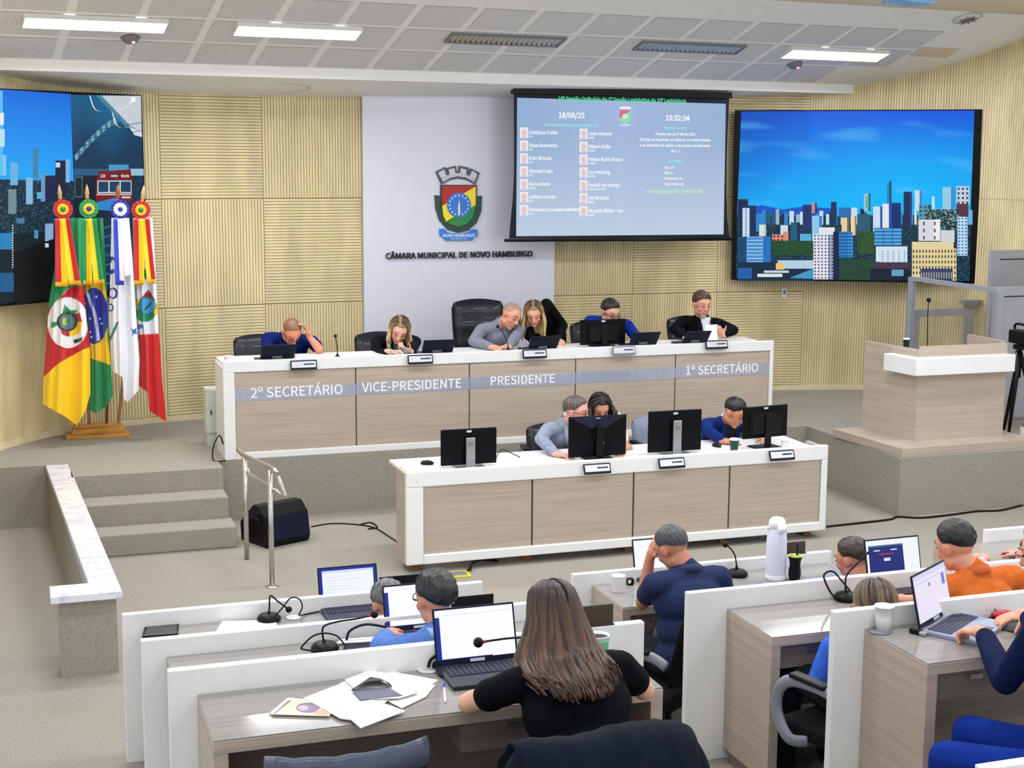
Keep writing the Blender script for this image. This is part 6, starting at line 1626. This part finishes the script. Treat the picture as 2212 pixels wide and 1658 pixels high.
cable([g + V((.02, -.01, .012)), PY(940, 1432, g.y), PZ(950, 1455, zA3 + .01), PZ(965, 1462, zA3 + .01)], 'short black plug cable lying by the white port', .008)
grommet(634, 1334, zA1, 'round white cable port by the drooping microphone')
# things on the left block
def slab(pts, z, th, label, name, cat, m, group=None):
    return paper(pts, z, label, th, m, name, cat, group)
t = thing('tablet', 'black tablet with a dark screen at the left end of the farthest desk', 'tablet', PZ(347, 1360, zA1))
c = PZ(347, 1360, zA1); mb = at(MB(), c); q = [PZ(x, y, zA1) for x, y in ((306, 1377), (385, 1371), (387, 1343), (316, 1346))]
mb.add(q + [p + V((0, 0, .009)) for p in q], [(3, 2, 1, 0), (4, 5, 6, 7)] + [(i, (i + 1) % 4, (i + 1) % 4 + 4, i + 4) for i in range(4)]); mb.build('case', MT['black'], t, bevel=.002)
mb = at(MB(), c); q = [PZ(x, y, zA1 + .0095) for x, y in ((312, 1373), (381, 1368), (383, 1345.5), (320, 1348))]; mb.add(q, [(0, 1, 2, 3)]); mb.build('display', mat('dark_glass', (52, 50, 52), .12, var=.2, scale=(30, 30, 30)), t)
slab([(466, 1366), (600, 1361), (596, 1340), (480, 1343)], zA1, .006, 'stack of white paper with blue edge on the farthest left desk', 'paper_stack', 'paper', 'paper')
slab([(740, 1407), (815, 1402), (812, 1384), (752, 1386)], zA2, .009, 'dark folder lying beside the bent microphone', 'folder', 'folder', 'navyplastic')
slab([(726, 1390), (836, 1384), (826, 1374), (736, 1381)], zA2 + .010, .003, 'white and light blue papers in front of the blue shirt man', 'paper_stack', 'paper', 'paper')
PG = 'loose papers on the nearest left desk'
z = zA3
slab([(735, 1476), (830, 1448), (946, 1470), (905, 1498), (860, 1512)], z, .004, 'lowest white sheet of the loose papers, spreading to the right', 'paper_sheet', 'paper', 'paper', PG)
slab([(790, 1490), (940, 1480), (920, 1505), (868, 1530)], z + .004, .003, 'white sheet under the open envelope, its edge turned to the pen', 'paper_sheet', 'paper', 'paper', PG)
slab([(656, 1508), (744, 1474), (850, 1500), (790, 1560), (735, 1552)], z + .008, .003, 'printed white sheet at the left of the loose papers', 'paper_sheet', 'paper', 'paper', PG)
slab([(730, 1530), (800, 1510), (876, 1536), (779, 1573)], z + .012, .003, 'white sheet hanging over the table edge, nearest of the loose papers', 'paper_sheet', 'paper', 'paper', PG)
zz_ = z + .016
env = PZ(812, 1485, zz_); t = thing('envelope', 'open white window envelope with dark lining lying on the loose papers', 'envelope', env)
def fan(mb, pts, th=.002, m=None):
    n = len(pts); mb.add(pts + [p + V((0, 0, th)) for p in pts], [tuple(reversed(range(n))), tuple(range(n, 2 * n))] + [(i, (i + 1) % n, (i + 1) % n + n, i + n) for i in range(n)], m=m)
mb = at(MB(), env); fan(mb, [PZ(x, y, zz_) for x, y in ((745, 1468), (800, 1447), (880, 1462), (905, 1495), (862, 1508), (790, 1510))]); mb.build('sheet', MT['paper'], t)
mb = at(MB(), env); fan(mb, [PZ(x, y, zz_ + .003) for x, y in ((760, 1490), (838, 1484), (869, 1502), (779, 1511))]); mb.build('flap', mat('grey_paper', (112, 112, 134), .8), t)
mb = at(MB(), env); P_ = [PZ(x, y, zz_ + .006) for x, y in ((759, 1490), (800, 1462), (822, 1466), (842, 1476), (846, 1482))]; Q_ = [PZ(x, y, zz_ + .006) + V((0, 0, .022 * s_)) for (x, y), s_ in (((759, 1491), 0), ((790, 1486), 1), ((812, 1483), 1), ((830, 1482), 1), ((846, 1484), 0))]
mb.add(P_ + Q_, [(i, i + 1, i + 6, i + 5) for i in range(4)]); o = mb.build('lining', MT['black'], t); q = o.modifiers.new('t', 'SOLIDIFY'); q.thickness = .002
mg = PZ(648, 1530, z); t = thing('magazine', 'printed brochure with a purple round picture beside the loose papers', 'magazine', mg)
mb = at(MB(), mg); fan(mb, [PZ(x, y, z) for x, y in ((582, 1543), (712, 1547), (728, 1520), (622, 1510))], .007); mb.build('pages', MT['paper'], t)
mb = at(MB(), mg); zz_ = z + .0076
def px_poly(P, c): mb.add([PZ(x, y, zz_) for x, y in P], [tuple(range(len(P)))], False, c)
px_poly([(584, 1542), (711, 1546), (726, 1521), (623, 1511)], rgb(226, 206, 178)); zz_ += .0003
px_poly([(590, 1541), (594, 1541), (630, 1511.5), (624, 1511.5)], rgb(116, 112, 150)); px_poly([(665 + 26 * math.cos(w * .5), 1528 + 11 * math.sin(w * .5)) for w in range(13)], rgb(128, 98, 136)); zz_ += .0003
px_poly([(655 + 12 * math.cos(w * .7), 1528 + 6 * math.sin(w * .7)) for w in range(9)], rgb(180, 160, 190)); px_poly([(680, 1516), (726, 1521), (716, 1538)], rgb(40, 50, 120)); px_poly([(672, 1540), (700, 1530), (712, 1534), (706, 1545)], rgb(216, 160, 130))
mb.build('cover_print', MT['vpaint'], t)
pen(PZ(962, 1517, z + .006), PZ(959, 1478, z + .006), 'clear blue capped pen lying between the papers and the woman elbow', 'letterwhite')
def tent(px, py, y, zt, w, h, label, m='black'):
    p = PY(px, py, y); t = thing('nameplate', label, 'nameplate', (p.x, y + .02, zt), 0, 'nameplates standing on the desk panels, seen from behind')
    mb = MB(); mb.prism([(-w / 2, 0), (w / 2, 0), (w / 2, h), (-w / 2, h)], .01, f=lambda q: q + V((0, -.004, 0))); mb.build('holder', MT[m], t, bevel=.002)
    mb = MB(); mb.b2((-w / 2, -.018, 0), (w / 2, .018, .006)); mb.build('foot', MT[m], t)
    mb = MB(); mb.b2((-w / 2 + .01, .0065, .012), (w / 2 - .01, .008, h - .01)); mb.build('card', MT['plate'], t)
mb_dark = mat('brown_plate', (66, 52, 44), .4, var=.1); MT['brownplate'] = mb_dark
tent(866, 1270, 7.62, .82, .235, .075, 'black nameplate back, behind the grey haired head')
tent(1018, 1318, 6.41, 1.07, .235, .06, 'dark nameplate back on the panel right of the blue shirt man')
tent(1288, 1372, 5.25, 1.33, .16, .085, 'brown nameplate back behind the green cup', 'brownplate')
tent(1722, 1200, 7.60, .82, .13, .075, 'brown nameplate back behind the drinking gourd', 'brownplate')
c = PZ(1280, 1420, zA3); cup((c.x, 5.12, zA3), 'green and white cup of dark coffee beside the long haired woman', .043, .115, 'cup', lid=None)
mb = MB(); mb.lathe([(.036, .03), (.0405, .09), (.043, .1)], 24); o = mb.build('green_print', mat('pale_green', (120, 190, 150), .4), None); o.parent = bpy.data.objects[[k for k in bpy.data.objects.keys() if k.startswith('cup')][-1]]; o.scale = (1.04, 1.04, 1)
mb = MB(); mb.lathe([(.041, .104), (0, .105)], 24); q = mb.build('coffee', MT['black'], o.parent)
# things on the polo man's desk
def mug(loc, label):
    t = thing('mug', label, 'mug', loc)
    mb = MB(); mb.lathe([(.036, 0), (.039, .004), (.039, .092), (.041, .096), (.036, .096), (.035, .008), (0, .007)], 26); mb.build('body', MT['cup'], t)
    mb = MB(); mb.tube(arc([(.0, .038, .075), (.0, .066, .07), (.0, .066, .035), (0, .038, .022)], 6), .006, 8); mb.build('handle', MT['cup'], t)
mug(PZ(1335, 1277, zB1), 'white mug at the left end of the polo man desk')
pen(PZ(1392, 1288, zB1 + .006), PZ(1410, 1277, zB1 + .006), 'purple pen beside the elbow of the polo man', 'red')
t = thing('usb_hub', 'small black and white charger behind the white mug', 'charger', PZ(1361, 1262, zB1)); mb = MB(); mb.box((0, 0, .02), (.04, .04, .04)); mb.build('body', MT['black'], t, bevel=.008); mb = MB(); mb.box((-.012, -.022, .024), (.016, .006, .016)); mb.build('plug', MT['offwhite'], t)
th = PZ(1675, 1250, zB1); t = thing('thermos', 'tall white pump thermos on the polo man desk', 'thermos', th)
lav = mat('white_thermos_plastic', (226, 230, 248), .3, var=.01)
mb = MB(); mb.lathe([(.058, .0), (.060, .006), (.060, .22), (.057, .27), (.050, .31), (.048, .318)], 32); mb.build('body', lav, t)
mb = MB(); mb.lathe([(.0605, .004), (.0615, .008), (.0615, .03), (.0605, .032)], 32); mb.build('base_ring', MT['cup'], t)
mb = MB(); mb.lathe([(.050, .305), (.050, .34), (.046, .358), (.032, .372), (.0, .376)], 30); mb.build('pump_cap', MT['cup'], t)
mb = MB(); vs = [V((x, y, z_)) for x in (-.026, .026) for y, z_ in ((-.04, .345), (-.082, .33), (-.080, .302), (-.046, .29))]
mb.add(vs, [(0, 1, 2, 3), (7, 6, 5, 4), (0, 4, 5, 1), (1, 5, 6, 2), (2, 6, 7, 3), (3, 7, 4, 0)]); mb.build('spout', MT['cup'], t, bevel=.01)
for s_ in (-1, 1):
    mb = MB(); mb.lathe([(.010, 0), (.012, .004), (.012, .012), (.0, .014)], 12); o = mb.build('hinge', lav, t); o.location = (s_ * .048, 0, .315); o.rotation_euler = (0, s_ * PI / 2, 0)
cu = PZ(1716, 1252, zB1); t = thing('drinking_gourd', 'dark mate gourd with a black straw beside the thermos', 'gourd', cu)
mb = MB(); mb.lathe([(.020, 0), (.030, .004), (.037, .03), (.036, .06), (.031, .085), (.034, .12), (.043, .142), (.045, .146), (.040, .146), (.0, .14)], 28); mb.build('gourd', MT['black'], t)
mb = MB(); mb.lathe([(.045, .1465), (.046, .149), (.034, .149), (.030, .144)], 28); mb.build('rim', mat('lime_rim', (196, 204, 120), .4), t)
mb = MB(); mb.lathe([(.034, .1475), (0, .150)], 24); mb.build('herb_filling', MT['lime'], t)
mb = MB(); mb.tube([(.012, 0, .14), (.016, .004, .21)], .006, 8); mb.tube([(.016, .004, .205), (.017, .004, .216)], .008, 8); mb.build('straw', MT['black'], t)
# right desk
c = PZ(1908, 1362, zB3); t = cup((c.x, c.y, zB3 + .006), 'white paper cup standing on a dark coaster at the right block desk', .040, .105)
t = thing('coaster', 'dark round coaster under the white paper cup', 'coaster', (c.x - .02, c.y - .005, zB3)); mb = MB(); mb.lathe([(.047, 0), (.049, .003), (.047, .006), (0, .006)], 28); mb.build('disc', MT['greyplastic'], t)
c = PZ(1978, 1368, zB3); t = thing('usb_plugs', 'black and silver plugs beside the turned laptop', 'plug', c); mb = MB(); mb.box((0, 0, .012), (.03, .05, .022), Matrix.Rotation(.5, 3, 'Z')); mb.build('plug', MT['black'], t, bevel=.005); mb = MB(); mb.box((.012, -.035, .01), (.024, .03, .016), Matrix.Rotation(.5, 3, 'Z')); mb.build('connector', MT['silver'], t, bevel=.004)
slab([(2100, 1345), (2212, 1372), (2250, 1345), (2160, 1325)], zB3, .003, 'dark mouse pad beside the turned laptop', 'mouse_pad', 'mouse pad', 'navyplastic')
MP = PZ(2166, 1333, zB3 + .003); mouse(MP, 1.35, 'red and grey mouse under the hand on the mouse pad', 'red')
cable([PZ(2085, 1322, zB3 + .006), PZ(2110, 1318, zB3 + .006), PZ(2130, 1318, zB3 + .02), PY(2140, 1312, MP.y + .1), MP + V((0, .05, .02))], 'black mouse cable curling behind the turned laptop', .003)

# ================================================================== people in the foreground
def hpos(px, py, yy): return PY(px, py, yy)
def seated(H, dy=-.10, fl=0.0, dx=0.0): return V((H.x + dx, H.y + dy, fl + .56))
DOWN = V((0, 0, -1))
# grey haired head, farthest left desk
H = hpos(838, 1306, 6.90)
person('person with curly grey black hair at the farthest left desk, only the head showing', seated(H, -.12, 0), H + V((0, -.07, -.15)), H, away(-10, 22), yaw=AWY, skin=(200, 140, 116), shirt=(40, 40, 48), hairf=short((60, 56, 58), (120, 116, 118), front=40, side=-4, back=-40, th=.17, tex=.05, freq=40),
       hands=[((H.x + .15, 7.25, zA1 + .03), AWY, DN, -XR, .5), ((H.x - .15, 7.25, zA1 + .03), AWY, DN, XR, .5)])
H = hpos(940, 1294, 5.80)
person('person with short black hair and light blue shirt at the middle left desk', seated(H, -.10, .2), H + V((.0, -.07, -.125)), H, away(-14, 10), yaw=AWY, skin=(206, 146, 120), shirt=(88, 124, 196), collar=(150, 184, 230), seat_floor=.2, glasses=True, hairf=short((34, 34, 40), (20, 20, 24), front=36, side=-2, back=-36, th=.20, tex=.05, freq=34), bulk=1.1,
       hands=[((H.x + .2, 6.05, zA2 + .03), AWY, DN, -XR, .5), (PZ(835, 1372, zA2 + .045), V((.5, .8, 0)), DN, V((.7, -.4, 0)), .9)], elbows=(None, PZ(822, 1400, zA2 + .05)))
H = hpos(1192, 1330, 4.72)
person('person with long brown hair and black t-shirt at the nearest left desk', V((H.x + .06, 4.36, 1.00)), H + V((.03, -.06, -.15)), H, away(-12, 12), yaw=(-.05, 1, 0), skin=(224, 172, 146), shirt=(9, 10, 17), sleeve='short', fem=True, seat_floor=.45, bulk=1.22, sw=.20, voxel=.007, hs=1.02,
       hairf=longh((44, 29, 27), (108, 74, 54), .34, root=(36, 25, 25), part=.0, az0=84, n=520, width=.9, wave=.012, spread=3.0, coll=True, capk=dict(front=42, side=0, back=-42, th=.11, tex=.010, freq=60)),
       hands=[(PZ(1372, 1478, zA3 + .035), V((-.9, .35, 0)), DN, V((.3, .9, 0)), .5), (PZ(1048, 1498, zA3 + .04), V((.8, .5, .05)), DN, V((-.4, .8, 0)), .6)], elbows=(PZ(1392, 1490, zA3 + .045), PZ(1012, 1518, zA3 + .045)))
H = hpos(1452, 1183, 6.92)
person('person in a dark blue polo shirt seen from behind, head propped on the left hand', seated(H, -.14, 0, .05), H + V((.055, -.075, -.105)), H, away(-20, 30), hup=(-.14, 0, 1), yaw=(-.15, 1, 0), skin=(196, 134, 106), shirt=(40, 50, 86), collar=(34, 44, 80), sleeve='short', bulk=1.22, sw=.21, voxel=.007, hs=1.03,
       hairf=short((30, 30, 36), (84, 82, 90), front=44, side=2, back=-34, th=.055, tex=.012, freq=70),
       hands=[((H.x + .3, 7.22, zB1 + .03), AWY, DN, -XR, .5), (hpos(1404, 1205, 7.06), V((.30, -.05, .95)), V((.9, .1, -.1)), V((.1, -.9, .2)), .7)], elbows=(None, PZ(1388, 1300, zB1 + .045)))
H = hpos(1842, 1208, 6.90)
person('person with short brown hair behind the upright microphone, head turned away', seated(H, -.12, 0), H + V((.0, -.07, -.12)), H, away(-24, 18), yaw=AWY, skin=(206, 134, 110), shirt=(96, 140, 214), collar=(130, 166, 226), hairf=short((66, 42, 34), (36, 26, 24), front=38, side=0, back=-36, th=.15, tex=.035, freq=34),
       hands=[((H.x + .10, 7.04, .64), AWY, DN, -XR, .5), ((H.x - .10, 7.04, .64), AWY, DN, XR, .5)])
H = hpos(1890, 1308, 5.66)
person('person with streaked brown hair and bright blue shirt behind the right block desk', seated(H, -.12, .2, -.10), H + V((-.06, -.07, -.14)), H, away(6, 16), yaw=AWY, skin=(214, 156, 132), shirt=(58, 104, 214), fem=True, seat_floor=.2, sw=.2, bulk=1.1, hairf=longh((74, 58, 44), (176, 148, 104), .12, root=(64, 50, 42), part=.0, az0=60, n=130, width=1.1, capk=dict(front=40, side=0, back=-40, th=.11, tex=.010, freq=60)),
       hands=[((H.x + .12, 5.72, .85), AWY, DN, -XR, .5), (PY(1800, 1492, 5.78), AWY, DN, XR, .5)], elbows=(None, PY(1768, 1468, 5.60)))
H = hpos(2064, 1180, 5.72)
person('person in an orange shirt with short black hair seen from behind', seated(H, -.16, .2, .08), H + V((.06, -.07, -.112)), H, away(-12, 16), hup=(-.1, 0, 1), yaw=(-.1, 1, 0), skin=(214, 150, 124), shirt=(206, 104, 44), collar=(196, 94, 40), seat_floor=.2, sleeve='roll', bulk=1.25, sw=.235, voxel=.007, hairf=short((26, 25, 30), (14, 14, 18), front=34, side=2, back=-24, th=.20, tex=.04, freq=30, fade=.3),
       hands=[((H.x + .25, 6.0, zB2 + .03), AWY, DN, -XR, .5), (PZ(1958, 1296, zB2 + .05), V((-.6, .8, 0)), DN, V((.8, .4, 0)), .8)], elbows=(None, PZ(2010, 1300, zB2 + .05)))
N = V((3.62, 4.30, 1.60)); H = N + V((-.02, .06, .155))
wl, wr = PZ(2124, 1366, zB3 + .075), PZ(2216, 1326, zB3 + .06)
person('person in a dark navy sweater and blue jeans typing at the right edge', V((3.62, 4.10, 1.0)), N, H, away(-35, 20), yaw=(-.62, .78, 0), skin=(226, 160, 132), shirt=(12, 26, 66), trousers=(14, 48, 140), seat_floor=.45, bulk=1.1, voxel=.006, hairf=short((40, 32, 30), (24, 20, 20), th=.15),
       hands=[(wr, V((-.95, .25, -.16)), DN, V((-.2, -.95, 0)), .6), (wl, V((-.15, .95, -.15)), DN, V((.9, .2, 0)), .9)], elbows=(PZ(2290, 1440, zB3 + .05), PZ(2172, 1470, zB3 + .01)), thigh=.47)
H = hpos(2232, 1205, 7.0)
person('person cut off by the right edge, beside the far right desk', seated(H, -.1, 0), H + V((0, -.05, -.15)), H, away(-60, 10), yaw=AWY, skin=(220, 156, 140), shirt=(206, 176, 186), hairf=short((60, 46, 40), (40, 30, 28), th=.15), hands=[((H.x + .15, 7.3, zC1 + .03), AWY, DN, -XR, .5), ((H.x - .12, 7.3, zC1 + .03), AWY, DN, XR, .5)])

# ================================================================== chairs in the foreground
chair((PY(838, 1306, 6.9).x, 6.78, 0), 0, 'black chair at the farthest left desk, hidden behind the panel', bh=.8)
chair((PY(940, 1294, 5.8).x, 5.72, .2), 0, 'black chair of the blue shirt man at the middle left desk', bh=.84)
x1 = PY(738, 1600, 4.12)
t = chair((x1.x, 4.36, .45), 0, 'empty black leather chair at the bottom edge, nearest the loose papers', bw=.49, bh=.98, lean=.14)
mb = MB(); vs = []
for i in range(13):
    u = i / 12 * 2 - 1
    for j in range(8):
        a = PI * 2 * j / 8; vs.append(V((u * .245, -.355 + .035 * u * u + .03 * math.cos(a), 0.965 + .012 * u * u + .048 * math.sin(a) + .003 * math.sin(i * 2.3))))
mb.add(vs, [(i * 8 + j, i * 8 + (j + 1) % 8, (i + 1) * 8 + (j + 1) % 8, (i + 1) * 8 + j) for i in range(12) for j in range(8)] + [tuple(range(8)), tuple(reversed(range(96, 104)))], True); mb.build('headrest_roll', mat('blue_grey_leather', (58, 66, 90), .38, var=.1, scale=(9, 30, 9), bump=.3, bscale=30), t)
x2 = PY(1272, 1590, 4.1)
chair((x2.x, 4.30, .45), 0, 'black chair with a dark jacket over its back, behind the long haired woman', bw=.50, bh=.98, lean=.16)
jk = V((x2.x, 3.93, .98)); t = thing('jacket', 'dark navy jacket draped over the chair behind the long haired woman', 'jacket', jk)
mb = at(MB(), jk); nx, nz = 24, 14; vs = []
prof = [(.07, 1.10), (.085, 1.26), (.085, 1.38), (.07, 1.44), (.02, 1.475), (-.04, 1.475), (-.09, 1.44), (-.125, 1.36), (-.15, 1.24), (-.17, 1.1), (-.185, .95), (-.19, .80), (-.20, .68)]
prof = arc([(0, a, b) for a, b in prof], 3)
for i in range(nx + 1):
    u = i / nx * 2 - 1
    for k, p in enumerate(prof):
        tt = k / (len(prof) - 1); w = .285 + .03 * tt; fold = .012 * math.sin(u * 11 + tt * 4) * tt + .006 * math.sin(u * 23 + 1)
        vs.append(V((x2.x + u * w, 3.94 + p.y * (1 - .18 * u * u) + .06 * u * u + fold, p.z - .015 - .03 * abs(u) ** 7 + .012 * math.sin(u * 4 + .6))))
K = len(prof)
mb.add(vs, [(i * K + k, (i + 1) * K + k, (i + 1) * K + k + 1, i * K + k + 1) for i in range(nx) for k in range(K - 1)], True)
o = mb.build('jacket_body', mat('navy_jacket_cloth', (8, 20, 34), .8, spec=.15, var=.1, scale=(20, 20, 20), bump=.25, bscale=60), t); q = o.modifiers.new('t', 'SOLIDIFY'); q.thickness = .012; q.offset = 1
for s_ in (-1, 1):
    mb = at(MB(), jk); a = V((x2.x + s_ * .30, 3.97, 1.38)); mb.tube(arc([a + V((-s_ * .05, 0, .03)), a + V((s_ * .02, -.02, -.10)), a + V((s_ * .03, -.06, -.35)), a + V((s_ * .01, -.07, -.60))], 6), [.05] * 8 + [.062] * 11, 12, flat=.7); mb.build('sleeve', o.data.materials[0], t)
chair((3.14, 6.76, 0), .6, 'black office chair with grey arms carrying the dark blue polo man', bw=.48, bh=.92, style='fabric', lean=.10)
chair((PY(1842, 1208, 6.9).x, 6.80, 0), 0, 'black chair of the brown haired man behind the upright microphone', bh=.8)
chair((PY(1850, 1450, 5.5).x, 5.50, .2), .25, 'black office chair with a curved grey arm, behind the right block panel', bw=.48, bh=.96, style='fabric')
chair((PY(2085, 1180, 5.6).x, 5.62, .2), 0, 'black chair of the orange shirt man', bh=.8)
chair((3.66, 4.05, .45), .65, 'black chair carrying the person in jeans at the right edge', bw=.48, bh=.95, style='fabric')
chair((PY(2232, 1205, 7.0).x, 6.9, 0), 0, 'black chair at the far desk cut off by the right edge', bh=.8)
# ================================================================== light
w = bpy.data.worlds.new('world'); scn.world = w; w.use_nodes = True
bg = w.node_tree.nodes['Background']; bg.inputs[0].default_value = (.93, .96, 1, 1); bg.inputs[1].default_value = .95
def lamp(x, y, z, e, sx=1.2, sy=.5, rot=(0, 0, 0)):
    ld = bpy.data.lights.new('ceiling_lamp', 'AREA'); ld.shape = 'RECTANGLE'; ld.size = sx; ld.size_y = sy; ld.energy = e; ld.color = (.97, .985, 1)
    lo = bpy.data.objects.new('ceiling_lamp', ld); COL.objects.link(lo); lo.location = (x, y, z); lo.rotation_euler = rot
for x in (.6, 3.2, 5.8, 8.4):
    for y in (10.2, 7.2, 4.2, 1.2):
        lamp(x, y, 4.6, {10.2: 44, 7.2: 38, 4.2: 24, 1.2: 18}[y])
scn.view_settings.view_transform = 'Standard'
scn.view_settings.look = 'None'
scn.view_settings.gamma = 1
scn.view_settings.use_curve_mapping = False
scn.view_settings.exposure = EXP
scn.cycles.use_denoising = True
scn.cycles.max_bounces = 6
scn.cycles.transparent_max_bounces = 8
